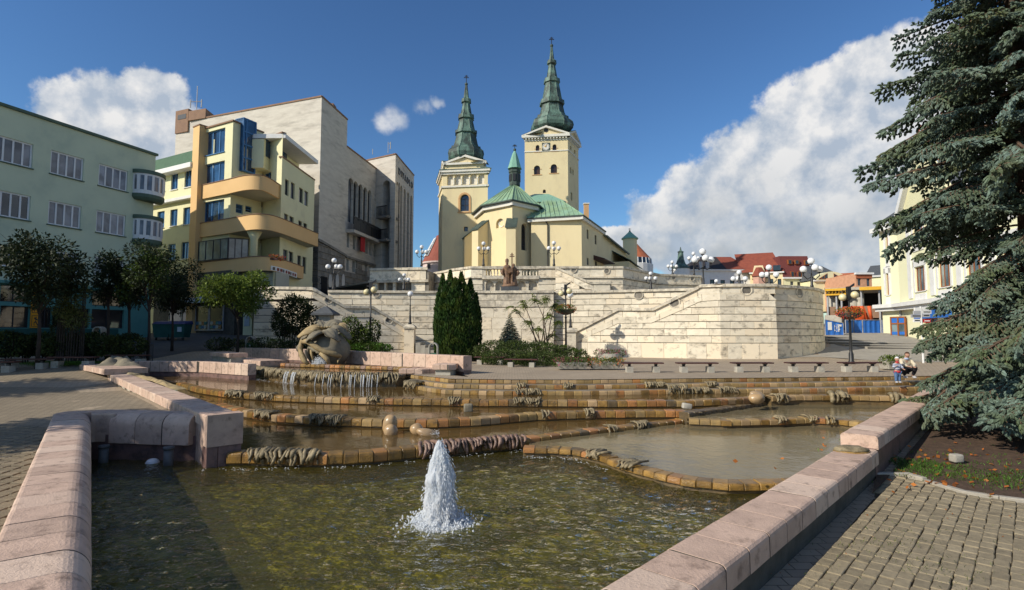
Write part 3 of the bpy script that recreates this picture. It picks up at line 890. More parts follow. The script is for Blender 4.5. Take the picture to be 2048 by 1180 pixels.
W3=[G2(352,765,-.41),G2(400,777,-.41),G2(460,785,-.41),G2(553,791,-.41),G2(673,795,-.41),G2(780,798,-.41),G2(879,799,-.41),G2(970,800.5,-.41),G2(1078,801,-.41),G2(1220,802,-.41),G2(1365,801.3,-.41),G2(1440,799,-.41),G2(1515,794.5,-.41)]
W4=[G2(1378,825.5,-.60),G2(1440,817,-.60),G2(1500,808,-.60),G2(1548,800,-.60)]
W5=[G2(1378,838,-.70),G2(1455,841,-.70),G2(1546,839,-.70),G2(1622,836,-.70),G2(1681,839,-.70),G2(1742,848,-.70),G2(1800,858,-.70)]
W6=[G2(1545,793,-.42),G2(1600,791,-.42),G2(1700,791,-.42),G2(1830,793.5,-.42),G2(1930,796,-.42)]
W7=[G2(497,734,.02),G2(553,741,.02),G2(600,745.5,.02),G2(646,749,.02),G2(700,750,.02),G2(794,750,.02),G2(812,748,.02)]
def cells(poly,res,z,zfn=None,expand=0.0):
 xs=[p[0] for p in poly]; ys=[p[1] for p in poly]
 nx=int((max(xs) - min(xs)) / res) + 2; ny=int((max(ys) - min(ys)) / res) + 2
 x0,y0=min(xs) - res*.5,min(ys) - res*.5
 idx={}; mb=MB()
 def vid(i,j):
  if (i,j) not in idx:
   idx[(i,j)]=len(mb.v)
   x,y=x0 + i*res,y0 + j*res
   mb.v.append((x,y,z + (zfn(x,y) if zfn else 0)))
  return idx[(i,j)]
 for i in range(nx):
  for j in range(ny):
   c=(x0 + (i + .5)*res,y0 + (j + .5)*res)
   if inside(c,poly):
    mb.f.append((vid(i,j),vid(i + 1,j),vid(i + 1,j + 1),vid(i,j + 1))); mb.m.append(0)
 return mb
JET=G(880,1046,Z0)
def wave0(x,y):
 r=math.hypot(x - JET.x,y - JET.y)
 z=.016*math.sin(r*17.0 + 1.2*noise.noise(Vector((x*.9,y*.9,3))))*math.exp(-r*.55)*clamp(r*3)
 q=Vector((x*2.6,y*3.4,0))
 z += .026*noise.noise(q) + .016*noise.noise(q*2.3 + Vector((5,1,0))) + .009*noise.noise(q*4.6)
 s=(x*.75 + y*.35)*13 + 2.2*noise.noise(Vector((x*.7,y*.7,9)))
 z += .004*math.sin(s)*clamp((x - JET.x)*.5)
 return z
def shrink(path_pts,k): return path_pts
inner_c=[lc_near - nrmL*.2,nk - nrmL*.25 + dl*.2,nook_b + Vector((.4,.3))]
pool0=inner_c + [LCn + Vector((.5,.5)),W1[0] + Vector((.1,.5)),W1[3] + Vector((0,.3)),W1[8] + Vector((0,.3)),W1B[3] + Vector((0,.25)),W1B[6] + Vector((0,.25)),W1B[-1] + Vector((.2,.2)),RCm - _n*.3,RC0 - _n*.3]
mb=cells(pool0,.055,Z0,wave0)
wo=mb.build('pool_water','water_pool',smooth=True); wo['kind']='structure'
def wave1(s):
 def f(x,y):
  q=Vector((x*1.9 + s,y*2.5,s)); return .006*noise.noise(q) + .003*noise.noise(q*3.1)
 return f
def grow(pts,dx,dy): return [p + Vector((dx,dy)) for p in pts]
P2=grow(W1,0,.16) + [W2[-1] + Vector((.2,.6))] + grow(W2[::-1],0,.3)
P1=grow(W1B,.05,.2) + [G2(1860,880,Z1),G2(1850,840,Z1)] + grow(W5[::-1],0,.3) + grow(W1[:7:-1],0,.2)
P3=grow(W2,0,.16) + W4 + grow(W3[::-1],0,.3)
P6=grow(W5,0,.16) + [W6[-1] + Vector((1,.3))] + grow(W6[::-1],0,.3) + W4[::-1]
s3=[STEP1[i] + Vector((0,-1.6)) for i in range(len(STEP1))]
P4=grow(W3,0,.16) + grow(W6,0,.16) + [STEPEND + Vector((0,-1)),STEPEND + Vector((-.5,-.4))] + grow(STEP1[::-1],0,-.6) + [W7[-2] + Vector((0,.4)),W7[3] + Vector((0,.4)),W7[0] + Vector((0,.5)),PW[3] + Vector((0,.2)),PW[2] + Vector((0,.2)),PW[1] + Vector((0,.2)),PW[0] + Vector((0,.1))]
P5=grow(W7,0,.1) + [G2(905,735,.05),BW[4] + Vector((0,-.3)),BW[3],BW[2],BW[1],BW[0],G2(474,716,.1)]
for nm,poly,z,s,wm,fm in (('basin_water',P2,Z2,1,'water_shallow','floor_ochre'),('basin_water',P1,Z1,2,'water_pale','floor_pale'),('basin_water',P3,Z3,3,'water_shallow','floor_ochre'),
                           ('basin_water',P6,Z6,4,'water_pale','floor_pale'),('basin_water',P4,Z4,5,'water_shallow','floor_ochre'),('basin_water',P5,Z5,6,'water_shallow','floor_ochre')):
 cells(poly,.2,z,wave1(s)).build(nm,wm,smooth=True)['kind']='structure'
 cells([q + Vector((0,.12)) for q in poly],.2,z - .13).build('basin_floor',fm)['kind']='structure'
cells(outline,.5,Z0 - .36).build('pool_floor','floor_pool')['kind']='structure'
# ================================================================ weirs with tiles
def tile_mesh(name,w,h,dep,mat,r=.05):
 prof=[(-dep,-h),(-dep,0),(-r*1.6,0),(-r*.6,-r*.18),(-r*.12,-r*.65),(0,-r*1.5),(0,-h*.9),(-.02,-h)]
 vs=[]
 for x,k in ((-w / 2,.012),(-w / 2 + .012,0),(w / 2 - .012,0),(w / 2,.012)):
  for o,z in prof: vs.append((x,-(o - k if o > -dep + .01 else o),z - (k if z > -h + .01 else 0)))
 n=len(prof); fs=[]
 for j in range(3):
  for k in range(n): fs.append((j*n + k,(j + 1)*n + k,(j + 1)*n + (k + 1) % n,j*n + (k + 1) % n))
 fs.append(tuple(range(n - 1,-1,-1))); fs.append(tuple(range(3*n,4*n)))
 me=bpy.data.meshes.new(name); me.from_pydata(vs,[],fs); me.materials.append(MT[mat]); me.update()
 return me
def tile_row(parent,path,z,w=.27,h=.2,dep=.3,mat='ochre',u0=0,u1=None,name='tile',seed=1,zf=None,mats=None):
 rd=random.Random(seed)
 u1=path.L if u1 is None else u1
 n=max(1,int(round((u1 - u0) / w))); w_=(u1 - u0) / n
 key=[tile_mesh('tile_' + m,w_ - .012,h,dep,m) for m in (mats or [mat])]
 for k in range(n):
  u=u0 + (k + .5)*w_
  q=path.at(u)
  me=key[0] if len(key) == 1 or rd.random() < .7 else rd.choice(key[1:])
  inst(me,name,parent,(q.x,q.y,z + rd.uniform(-.006,.006)),(rd.uniform(-.03,.03),rd.uniform(-.02,.02),path.ang(u) + rd.uniform(-.02,.02)),(1,1,1))
def weir(name,pts,z,zlow,label,w=.27,h=.2,mat='ochre',seed=1,mats=None,group='tiled weirs between the fountain basins',core='ochre_dark'):
 p=Path(pts)
 t=thing(name,(*pts[len(pts) // 2],zlow),label,'fountain weir',group)
 mb=MB(); ribbon(mb,p,zlow - .5,z - .015,-.34,-.06); mb.build('weir_body',core,t)
 tile_row(t,p,z,w,h,.3,mat,seed=seed,mats=mats)
 return t,p
w1t,w1p=weir('fountain_weir',W1,-.81,Z0,'front tiled weir curving from the pink end block behind the white water jet',.3,.22,'ochre',11,['ochre','ochre_dark'])
w1b,w1bp=weir('fountain_weir',W1B,-.885,Z0,'low bright ochre tile edge sweeping forward to the right-hand pink curb',.27,.12,'ochre',12)
w2t,w2p=weir('fountain_weir',W2,-.60,Z2,'second tiled weir, behind the two rounded boulders',.29,.2,'ochre',13,['ochre','ochre_dry'])
w3t,w3p=weir('fountain_weir',W3,-.41,Z3,'third tiled weir, across the basin below the waterfall',.3,.19,'ochre',14,['ochre','ochre_dry','ochre_dark'])
w4t,w4p=weir('fountain_weir',W4,-.60,Z6,'short grey brown tiled weir running diagonally beside the right basin',.26,.17,'ochre_dark',15)
w5t,w5p=weir('fountain_weir',W5,-.70,Z1,'yellow tiled weir in front of the middle right basin',.28,.15,'ochre_dry',16,['ochre_dry','ochre'])
w6t,w6p=weir('fountain_weir',W6,-.42,Z6,'yellow tiled weir below the standing child',.3,.17,'ochre_dry',17,['ochre_dry','ochre'])
w7t,w7p=weir('waterfall_ledge',W7,.02,Z4,'ledge below the flower sculpture hung with knobbly strands of stone',.24,.16,'ochre_dark',18,group=None)
ring=[G2(560,726.5,.17),G2(620,728,.17),G2(680,730,.17),G2(740,732,.17),G2(800,734,.17),G2(850,734.5,.17)]
w8t,w8p=weir('basin_rim',ring,.17,Z5,'orange tiled rim at the foot of the flower sculpture',.3,.16,'ochre',19,['ochre','drape_red'],None)
st=thing('fountain_steps',(*STEP1[4],-.4),'three broad ochre tiled steps along the far edge of the fountain','steps')
for k in range(3):
 pts=[q + Vector((0,-.52*k)) for q in STEP1]
 if k: pts[-1]=pts[-1] + RCe*(-.3*k)
 p=Path(pts); z=-.005 - .145*k
 mb=MB(); ribbon(mb,p,-1.0,z - .004,-1.1,-.05); mb.build('step_body','tread',st)
 tile_row(st,p,z,.29,.15,.1,'ochre_dry',seed=30 + k,mats=['ochre_dry','ochre'],name='step_tile')
# ================================================================ pink curbs
def slab_mesh(name,L,w,h,mat,r=.05,r2=None,ends=None):
 """curb block: x along, y across from 0 (outer face) to -w... (towards the pool), rounded upper edges"""
 r2=r if r2 is None else r2
 prof=[(0,-h)]
 for k in range(4):
  a=math.pi / 2*k / 3; prof.append((-r + r*math.cos(a),-r + r*math.sin(a)))
 nn=11 if r2 > .1 else 5
 for k in range(nn):
  a=math.pi / 2 + math.pi / 2*k / (nn - 1); prof.append((-w + r2 + r2*math.cos(a),-r2 + r2*math.sin(a)))
 prof.append((-w,-h))
 n=len(prof); vs=[]; c=.003
 cy=-w / 2
 for x,k in ((-L / 2,1),(-L / 2 + c,0),(L / 2 - c,0),(L / 2,1)):
  for o,z in prof:
   oo=o + (c*(1 if o < cy else -1) if k else 0)
   vs.append((x,-oo,z - (c if k and z > -h + .001 else 0)))
 fs=[]
 for j in range(3):
  for k in range(n): fs.append((j*n + k,(j + 1)*n + k,(j + 1)*n + (k + 1) % n,j*n + (k + 1) % n))
 fs.append(tuple(range(n - 1,-1,-1))); fs.append(tuple(range(3*n,4*n)))
 me=bpy.data.meshes.new(name); me.from_pydata(vs,[],fs); me.materials.append(MT[mat])
 if ends:
  me.materials.append(MT[ends]); k=len(me.polygons)
  me.polygons[k - 1].material_index=me.polygons[k - 2].material_index=1
 me.update(); return me
def slab_row(parent,path,z,L,w,h,mat='pink',r=.04,r2=None,u0=0,u1=None,name='curb_slab',seed=1,over=0.0,wob=.004):
 rd=random.Random(seed); u1=path.L if u1 is None else u1
 n=max(1,int(round((u1 - u0) / L))); L_=(u1 - u0) / n
 me=slab_mesh(name + '_mesh',L_ - .022,w,h,mat,r,r2)
 mj=slab_mesh(name + '_joint_mesh',L_ - .016,w,h,mat,r,r2,'joint')
 jb=MB(); rr=max(.03,r2 or r); ribbon(jb,path,z - h + .02,z - .011,-w + rr,over - r - .01,u0 + .02,u1 - .02); ribbon(jb,path,z - h + .02,z - rr*.8,-w + .012,over - .008,u0 + .02,u1 - .02); jb.build('joint_bed','joint',parent)
 for k in range(n):
  u=u0 + (k + .5)*L_; q=path.at(u,over)
  inst(mj if 0 < k < n - 1 else me,name,parent,(q.x,q.y,z + rd.uniform(-wob*.6,wob*.6)),(rd.uniform(-.006,.006),rd.uniform(-.004,.004),path.ang(u) + rd.uniform(-.008,.008)),(1,1,1))
rc=thing('fountain_curb',(*RCn,-.55),'long pink slab curb running from the bottom edge along the pavers, lower right part','fountain curb','pink slab curbs round the fountain')
rp=Path([RC0,RCm])
slab_row(rc,rp,CT,.47,.50,.21,'pink',.05,.05,seed=41)
mb=MB(); ribbon(mb,rp,-1.5,CT - .20,-.46,-.05); mb.build('curb_base','concrete_dark',rc)
rc2=thing('fountain_curb',(*RCm,-.55),'raised pink slab curb beside the spruce, starting at the algae-covered disc','fountain curb','pink slab curbs round the fountain')
rp2=Path([RCm,RCf])
slab_row(rc2,rp2,CT + .2,.5,.50,.2,'pink',.05,.05,seed=42)
mb=MB(); ribbon(mb,rp2,-1.5,CT + .01,-.46,-.04); mb.build('curb_base','pink_wet',rc2)
lcu=thing('fountain_curb',(*lc0,-.55),'pink curb of thick round-edged blocks along the left side of the pool','fountain curb','pink slab curbs round the fountain')
lpth=Path([lc_near,nk])
lrev=Path([nk - nrmL*.66 + dl*.25,lc_near - nrmL*.66])
slab_row(lcu,lrev,CT,.53,.66,.55,'pink',.05,.22,seed=43,name='curb_block')
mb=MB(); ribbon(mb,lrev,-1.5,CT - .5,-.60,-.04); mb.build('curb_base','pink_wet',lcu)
nkp=Path([nk + Vector((.45,.62)),nook_b + Vector((.25,.62))])
nkt=thing('nook_wall',(*nk,-1.07),'dark rounded pink block wall closing the shaded corner of the pool','fountain curb','pink slab curbs round the fountain')
nrev=Path([nook_b + Vector((.2,.62)),nk + Vector((.5,.62))])
slab_row(nkt,nrev,CT,.62,.66,.62,'pink',.05,.24,seed=44,name='curb_block')
cb=MB()
cpoly=[nk - nrmL*.66 + dl*.25,nk - nrmL*.66 + dl*.55,nk - nrmL*.45 + dl*.78,nk + Vector((-.05,.64)),nk + Vector((.5,.64)),nk + Vector((.5,.02)),nk + Vector((.12,-.03)),nk + dl*(-.1),nk + dl*.2]
zz=CT + .003
cb.prism([tuple(q) for q in cpoly],CT - .6,zz - .03)
ctr=sum(cpoly,Vector((0,0))) / len(cpoly)
cin=[ctr.lerp(q,.90) for q in cpoly]
n_=len(cpoly)
cb.add([(q.x,q.y,zz - .03) for q in cpoly] + [(q.x,q.y,zz) for q in cin],[(i,(i + 1) % n_,n_ + (i + 1) % n_,n_ + i) for i in range(n_)] + [tuple(range(n_,2*n_))])
cb.build('curb_block','pink',nkt)
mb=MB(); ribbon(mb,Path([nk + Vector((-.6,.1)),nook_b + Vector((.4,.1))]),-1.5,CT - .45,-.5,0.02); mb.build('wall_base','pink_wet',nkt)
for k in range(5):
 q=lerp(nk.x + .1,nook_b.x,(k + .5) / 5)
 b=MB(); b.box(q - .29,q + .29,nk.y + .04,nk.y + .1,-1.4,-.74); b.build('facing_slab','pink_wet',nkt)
for q,zt,lb in ((P(208,890,11.75),-.72,'dark grey pipe stub standing in the shaded pool corner near the rounded curb'),(P(338,890,11.5),-.70,'grey pipe stub standing in the water beside the pink slab wall')):
 t=thing('pipe_stub',(q.x,q.y,Z0),lb,'pipe','pipe stubs in the pool corner')
 q.z=Z0; b=MB(); b.lathe([(.09,-.3),(.09,zt - Z0),(.07,zt - Z0),(.07,zt - Z0 - .1)],q,14); b.build('pipe','pipe_grey',t,True)
 b=MB(); b.lathe([(.1,zt - Z0 - .05),(.105,zt - Z0 - .05),(.105,zt - Z0 + .01),(.07,zt - Z0 + .01)],q,14); b.build('collar','pipe_grey',t,True)
lc=thing('fountain_curb',(*LCf,-.4),'long pink slab wall on a white plinth ending in a tall square block above the pool','fountain curb','pink slab curbs round the fountain')
lq=Path([LCf,LCn + LCe*.1])
slab_row(lc,lq,-.03,.36,.66,.23,'pink',.02,.06,seed=45,over=.02)
mb=MB(); ribbon(mb,lq,-1.5,-.25,-.60,-.10,u1=lq.L - 2.4); mb.build('plinth','concrete',lc)
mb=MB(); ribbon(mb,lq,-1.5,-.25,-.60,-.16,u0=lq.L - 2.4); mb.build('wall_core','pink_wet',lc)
for k,(a,b) in enumerate(((-2.4,-1.9),(-1.9,-1.35),(-1.35,-.95),(-.95,-.5),(-.5,.0))):
 q=stone_poly(lq.L + a + .01,lq.L + b - .01,-1.35,-.265,None,None)
 stone_block(lq,q,-.2,-.02 + .012*(k % 2),.01).build('facing_slab','pink',lc)
for k in range(9):
 u=.4 + k*1.15
 q=stone_poly(u,u + .42,-.6,-.265,None,None)
 if u < lq.L - 3: stone_block(lq,q,-.2,-.04,.01).build('plinth_pier','concrete',lc)
EB=Path([LCn + LCe*.1,LCn + LCe*.62])
q=stone_poly(.0,.34,-.66,-.02,None,None)
stone_block(EB,q,-.68,.03,.03).build('end_block','pink',lc)
for a0,a1 in ((-.66,-.22),(-.21,.0)):
 q=stone_poly(0,.32,-1.4,-.67,None,None)
 stone_block(EB,q,a0,a1,.015).build('end_base','pink_wet',lc)
UL=Path([LCf - LCe*.9,LCf + LCe*1.3])
lc3=thing('fountain_curb',(*LCf,-.3),'short upper course of pink slabs at the far left corner of the fountain','fountain curb','pink slab curbs round the fountain')
slab_row(lc3,Path([PW[0] + Vector((-1.0,-.6)),LCf + LCe*.9 + Vector((-.1,-.15))]),.20,.5,1.5,.22,'pink',.02,.03,seed=46,over=.05)
mb=MB(); ribbon(mb,Path([PW[0] + Vector((-.7,-.6)),LCf + LCe*.6]),-.6,0.0,-1.2,-.15); mb.build('plinth','concrete',lc3)
pw=thing('basin_wall',(*PW[2],Z4),'low dark pink slab wall behind the left-hand basins','fountain wall','pink walls of the upper fountain')
pwp=Path(PW)
slab_row(pw,pwp,.28,.5,.4,.5,'pink',.03,.03,seed=47,over=.02)
mb=MB(); ribbon(mb,pwp,-1.0,-.2,-.36,-.03); mb.build('wall_base','pink_wet',pw)
bw=thing('basin_wall',(*BW[2],0),'long pink slab wall standing behind the flower sculpture','fountain wall','pink walls of the upper fountain')
bwp=Path(BW)
slab_row(bw,bwp,.72,.85,.45,.62,'pink',.03,.03,seed=48)
mb=MB(); ribbon(mb,bwp,-.3,.15,-.40,-.03); mb.build('wall_base','pink_wet',bw)
def pink_seat(label,pts,z,h,w,L,base=None):
 t=thing('slab_seat',(*pts[0],z - h),label,'fountain wall','pink walls of the upper fountain')
 p=Path(pts); slab_row(t,p,z,L,w,h,'pink',.03,.03,seed=int(abs(z)*100) + 7)
 mb=MB(); ribbon(mb,p,-.6,z - h + .01,-w + .08,-.12,.1,p.L - .05); mb.build('seat_base','concrete',t)
 return t
pink_seat('low block of pink slabs right of the waterfall ledge',[G2(797,738,.17),G2(845,738,.17),G2(889,736.5,.17)],.17,.24,.8,.32)
pink_seat('upper pink slab seat at the right end of the sculpture wall',[G2(864,728.5,.42),G2(905,729,.42),G2(929,724,.42)],.42,.2,.8,.33)
pink_seat('pink slab seat left of the sculpture, on a stepped base',[G2(426,716,.3),G2(470,718,.3),G2(521,722,.3)],.30,.24,1.3,.5)
pink_seat('small upper pink slab at the far left end of the sculpture wall',[G2(419,704,.62),G2(458,707,.62)],.62,.2,.9,.5)
# ================================================================ draped strands of stone over the weirs, foam, boulders
def drape(parent_label,path,u0,u1,z,h,mat='drape',seed=1,out=.05,back=.35,name='stone_drape',pitch=.06):
 rd=random.Random(seed)
 c=path.at((u0 + u1) / 2)
 t=thing(name,(c.x,c.y,z - h),parent_label,'stone ornament','draped stone strands on the weirs')
 n=max(3,int((u1 - u0) / pitch))
 for k in range(n):
  mb=MB()
  u=lerp(u0,u1,(k + .5) / n) + rd.uniform(-.02,.02)
  r=rd.uniform(.7,1.3)*pitch*.55
  hh=h*rd.uniform(.7,1.08); bk=back*rd.uniform(.5,1.0); dr=rd.uniform(-.1,.1)
  pts=[]
  for s in (0,.3,.55,.72,.86,1.0,1.25,1.6,2.0):
   if s <= 1:
    oo=lerp(-bk,out*.6,s ** .8); z_=z + .03 + r*.5*math.sin(s*3.1)
   else:
    oo=out + .03*math.sin(s*4 + k); z_=z - hh*(s - 1)
   q=path.at(u + dr*(s - 1)*.6 + .02*math.sin(s*5 + k),oo)
   pts.append((q.x,q.y,z_))
  rr=[r*(.6 + .5*rd.random()) for _ in pts]; rr[0]*=.6; rr[-1]*=.5
  mb.tube(pts,rr,6)
  mb.build('strand',mat,t,True)
 return t
def span(path,x0,x1): return path.u_of_px(x0),path.u_of_px(x1)
drape('wide dark strand curtain on the front weir right of the white jet',w1p,*span(w1p,840,1050),-.80,.24,'drape_red',51,.05,.3,pitch=.085)
drape('knotted grey strands on the front weir beside the pink end block',w1p,*span(w1p,500,648),-.80,.22,'drape',52,.05,.3,pitch=.085)
drape('curtain of olive strands hanging from the waterfall ledge',w7p,*span(w7p,497,797),.03,.36,'drape',53,.07,.25,pitch=.09)
drape('white brown strands on the second weir left of the boulders',w2p,*span(w2p,623,690),-.59,.22,'drape',54)
drape('pair of thick strands near the left end of the second weir',w2p,*span(w2p,517,549),-.59,.2,'drape',55)
drape('dark strands on the third weir, leftmost bundle',w3p,*span(w3p,458,490),-.40,.17,'drape',56)
drape('light strands on the third weir below the pink wall end',w3p,*span(w3p,515,552),-.40,.2,'drape',57)
drape('small pale strands on the third weir in front of the sculpture',w3p,*span(w3p,738,758),-.40,.15,'drape',58)
drape('pale strands on the third weir above the square stone block',w3p,*span(w3p,900,920),-.40,.17,'drape',59)
drape('pale and brown strands on the third weir in mid basin',w3p,*span(w3p,1026,1082),-.40,.15,'drape',60)
drape('small pale strands on the second weir right of centre',w2p,*span(w2p,1081,1098),-.59,.17,'drape',61)
drape('four curved strands on the second weir',w2p,*span(w2p,1165,1190),-.59,.19,'drape',62)
drape('pale strands on the diagonal part of the front weir',w1p,*span(w1p,1213,1230),-.80,.15,'drape',63)
drape('strands near the right end of the front weir',w1p,*span(w1p,1270,1292),-.80,.14,'drape',64)
drape('twisted rope-like strands on the low ochre edge',w1bp,*span(w1bp,1172,1196),-.87,.1,'drape',65,.05,.4)
drape('pale rope-like strands further along the low ochre edge',w1bp,*span(w1bp,1236,1262),-.87,.1,'drape',66,.05,.5)
drape('grey strands hanging at the left end of the weir below the child',w6p,*span(w6p,1546,1568),-.41,.22,'drape',67)
drape('two grey strands on the middle of the weir below the child',w6p,*span(w6p,1652,1690),-.41,.24,'drape',68,pitch=.14)
drape('broad pale slab-like strands on the right of the weir below the child',w6p,*span(w6p,1770,1800),-.41,.25,'drape',69,pitch=.15)
drape('strands on the left half of the middle right weir',w5p,*span(w5p,1546,1562),-.69,.14,'drape',70)
drape('brown strands on the middle right weir',w5p,*span(w5p,1608,1625),-.69,.14,'drape',71)
drape('pale strands on the right half of the middle right weir',w5p,*span(w5p,1645,1662),-.69,.14,'drape',72)
sp2=Path([q + Vector((0,-.52)) for q in STEP1]); sp3=Path([q + Vector((0,-1.04)) for q in STEP1])
drape('dark strands on the middle step left of centre',sp2,*span(sp2,1032,1052),-.14,.14,'drape',73)
drape('twisted strands on the middle step',sp2,*span(sp2,1125,1145),-.14,.14,'drape',74)
drape('row of short strands on the lowest step',sp3,*span(sp3,1030,1080),-.28,.16,'drape',75)
drape('striped strand bundle on the middle step',sp2,*span(sp2,1288,1330),-.14,.14,'drape',76)
drape('tall twisted strand mound on the lowest steps',sp3,*span(sp3,1332,1372),-.18,.3,'drape',77,.1,.5)
drape('strands on the lowest step right of the twisted mound',sp3,*span(sp3,1380,1412),-.28,.16,'drape',78)
drape('strands on the middle step right of the mound',sp2,*span(sp2,1410,1432),-.14,.14,'drape',79)
drape('strands near the right of the lowest step',sp3,*span(sp3,1436,1466),-.28,.16,'drape',80)
drape('knotted strands where the steps meet the waterfall ledge',sp3,*span(sp3,812,836),-.2,.25,'drape',81,.1,.5)
def lump(name,mat,px,py,z,r,sc,label,cat,seed=0,parent=None,amp=.12,rot=0,tilt=0,group=None,base='top'):
 q=G(px,py,z)
 t=thing(name,(q.x,q.y,z),label,cat,group)
 def fn(v): return 1 + amp*noise.noise(v*1.3 + Vector((seed,0,0)))
 b=MB(); b.ball((0,0,0),r,20,14,0,sc,fn)
 Rm=Matrix.Rotation(rot,4,'Z') @ Matrix.Rotation(tilt,4,'Y')
 b.v=[tuple(Rm @ Vector(v) + Vector((q.x,q.y,z))) for v in b.v]
 o=b.build('boulder_body' if parent is None else parent,mat,t,True)
 return t
def two_lump(px,py,z,parts,label,mat='stone_wet',name='boulder'):
 q=G(px,py,z); t=thing(name,(q.x,q.y,z),label,'boulder','rounded boulders in the fountain')
 for i,(dx,dy,dz,r,sc,rot,tilt) in enumerate(parts):
  b=MB(); b.ball((0,0,0),r,24,16,0,sc,lambda v: 1 + .1*noise.noise(v*1.2 + Vector((i*3.1,px*.01,0))))
  Rm=Matrix.Rotation(rot,4,'Z') @ Matrix.Rotation(tilt,4,'Y')
  b.v=[tuple(Rm @ Vector(v) + Vector((q.x + dx,q.y + dy,z + dz))) for v in b.v]
  b.build('lobe',mat,t,True)
 return t
two_lump(777,868,Z2,[(0,.15,.20,.21,(.85,.8,1.25),0,.12),(.06,-.03,.07,.18,(.95,.8,.95),0,0)],'upright double-lobed wet boulder in front of the second weir')
two_lump(838,869,Z2,[(-.07,.1,.10,.19,(.9,.8,.8),0,.5),(.20,-.02,.03,.2,(1.3,.7,.6),.1,.25)],'low reclining boulder with water bubbling beside it')
two_lump(1514,803,-.45,[(-.03,-.05,.1,.2,(1.2,.9,.8),0,0),(.12,.25,.16,.18,(1.3,.8,.7),0,.2)],'pair of smooth orange brown stones at the bend of the right weir')
def chunk(px,py,z,sx,sy,sz,label,mat='sculpture',rz=0,name='stone_block',roll=0.):
 q=G(px,py,z); t=thing(name,(q.x,q.y + sy / 2,z),label,'stone block')
 me=bevel_box_mesh('block_body',sx,sy,sz,min(sx,sy,sz)*.22,mat,3,smooth=True)
 o=bpy.data.objects.new('block_body',me); o.location=(0,0,sz*.42); o.rotation_euler=(0,roll,rz); link(o,t); return t
chunk(936,824,Z3,.26,.2,.24,'square brown stone block standing in the second basin','sculpture',.1)
chunk(1376,818,Z3,.28,.2,.17,'pale grey stone block with a slanted top at the end of the second weir','concrete',0,roll=.15)
dk=G(1703,903,CT)
t=thing('algae_disc',(dk.x,dk.y,CT),'flat algae-covered cushion lying on the right curb below the raised slab','stone ornament')
b=MB(); b.ball((dk.x,dk.y,CT + .03),.24,24,10,0,(1.0,.7,.24),lambda v: 1 + .16*noise.noise(v*2.5)); b.build('disc_top','drape',t,True)
b=MB(); b.ball((dk.x,dk.y,CT + .005),.25,24,8,0,(1.02,.72,.13),lambda v: 1 + .1*noise.noise(v*2.5)); b.build('disc_rim','ochre',t,True)
def crust(label,pts,z,w,h,mat,seed):
 t=thing('algae_crust',(*pts[0],z),label,'stone ornament')
 b=MB(); rd=random.Random(seed)
 p=Path(pts)
 n=26; m=7; vs=[]
 for i in range(n + 1):
  s=i / n; q0=p.L*s
  for j in range(m + 1):
   v=j / m - .5
   q=p.at(q0,0)
   e=math.sin(math.pi*s) ** .5*math.cos(v*math.pi) ** .6 if abs(v) < .5 else 0
   wv_=w*(.7 + .5*noise.noise(Vector((s*5,seed,0))))
   nn=Vector((-LCe.y,LCe.x))
   qq=q + nn*(-v*wv_)
   vs.append((qq.x,qq.y,z - .01 + h*e*(.7 + .7*noise.noise(Vector((s*9,v*5,seed))))))
 fs=[(i*(m + 1) + j,(i + 1)*(m + 1) + j,(i + 1)*(m + 1) + j + 1,i*(m + 1) + j + 1) for i in range(n) for j in range(m)]
 b.add(vs,fs); b.build('crust_body',mat,t,True); return t
crust('long yellow green crust draped along the pool edge of the left curb',[G2(275,750,-.03),G2(320,764,-.03),G2(362,778,-.03)],-.03,.45,.10,'sculpture_ochre',2)
crust('small grey green cushion on the far part of the left curb',[G2(246,746,-.03),G2(270,749,-.03)],-.03,.5,.12,'drape',5)
crust('grey folded stone cloth lying on the upper slabs of the far left corner',[G2(212,728,.28),G2(236,724,.28),G2(262,728,.28)],.2,1.4,.45,'sculpture',9)
q=G(305,925,Z0)
t=thing('floating_ball',(q.x,q.y,Z0),'white plastic ball floating in the dark pool corner','ball')
b=MB(); b.ball((q.x,q.y,Z0 + .0),.12,20,12,0,(1.05,1.05,.72)); b.build('ball_shell','globe_white',t,True)
b=MB(); b.lathe([(.13,-.012),(.135,0.004),(.10,.03)],(q.x,q.y,Z0 + .0),20); b.build('ball_seam','globe_white',t,True)
rd=random.Random(99)
jt=thing('water_jet',(JET.x,JET.y,Z0),'white foaming water jet rising from the middle of the front pool','water jet')
H=1.16
core=MB()
n,m=64,70
vs=[]
def jr(s):
 return interp([(0,.33),(.12,.29),(.3,.265),(.55,.235),(.75,.18),(.9,.10),(1,.03)])(s)*.72
for j in range(m + 1):
 s=j / m
 for k in range(n):
  a=2*math.pi*k / n
  q=Vector((math.cos(a)*1.6,math.sin(a)*1.6,s*3.2))
  r=jr(s)*(1 + .34*noise.noise(q*1.4) + .24*noise.noise(Vector((q.x*3.9,q.y*3.9,q.z*2))) + .12*noise.noise(Vector((q.x*9,q.y*9,q.z*4))))
  vs.append((JET.x + r*math.cos(a)*1.05 - .02*s,JET.y + r*math.sin(a),Z0 - .05 + (H + .05)*s))
fs=[(j*n + k,j*n + (k + 1) % n,(j + 1)*n + (k + 1) % n,(j + 1)*n + k) for j in range(m) for k in range(n)]
fs.append(tuple(range(m*n,m*n + n)))
core.add(vs,fs)
m_=bpy.data.materials.new('spray'); m_.use_nodes=True
g=NT(m_.node_tree)
co=g.node('ShaderNodeTexCoord').outputs['Object']
p=g.node('ShaderNodeBsdfPrincipled')
g.put(p.inputs['Base Color'],g.mix(g.smooth(g.noise(g.vm('MULTIPLY',co,(1,1,.25)),22,5,.65),.35,.7),(.72,.76,.80),(.92,.93,.95)))
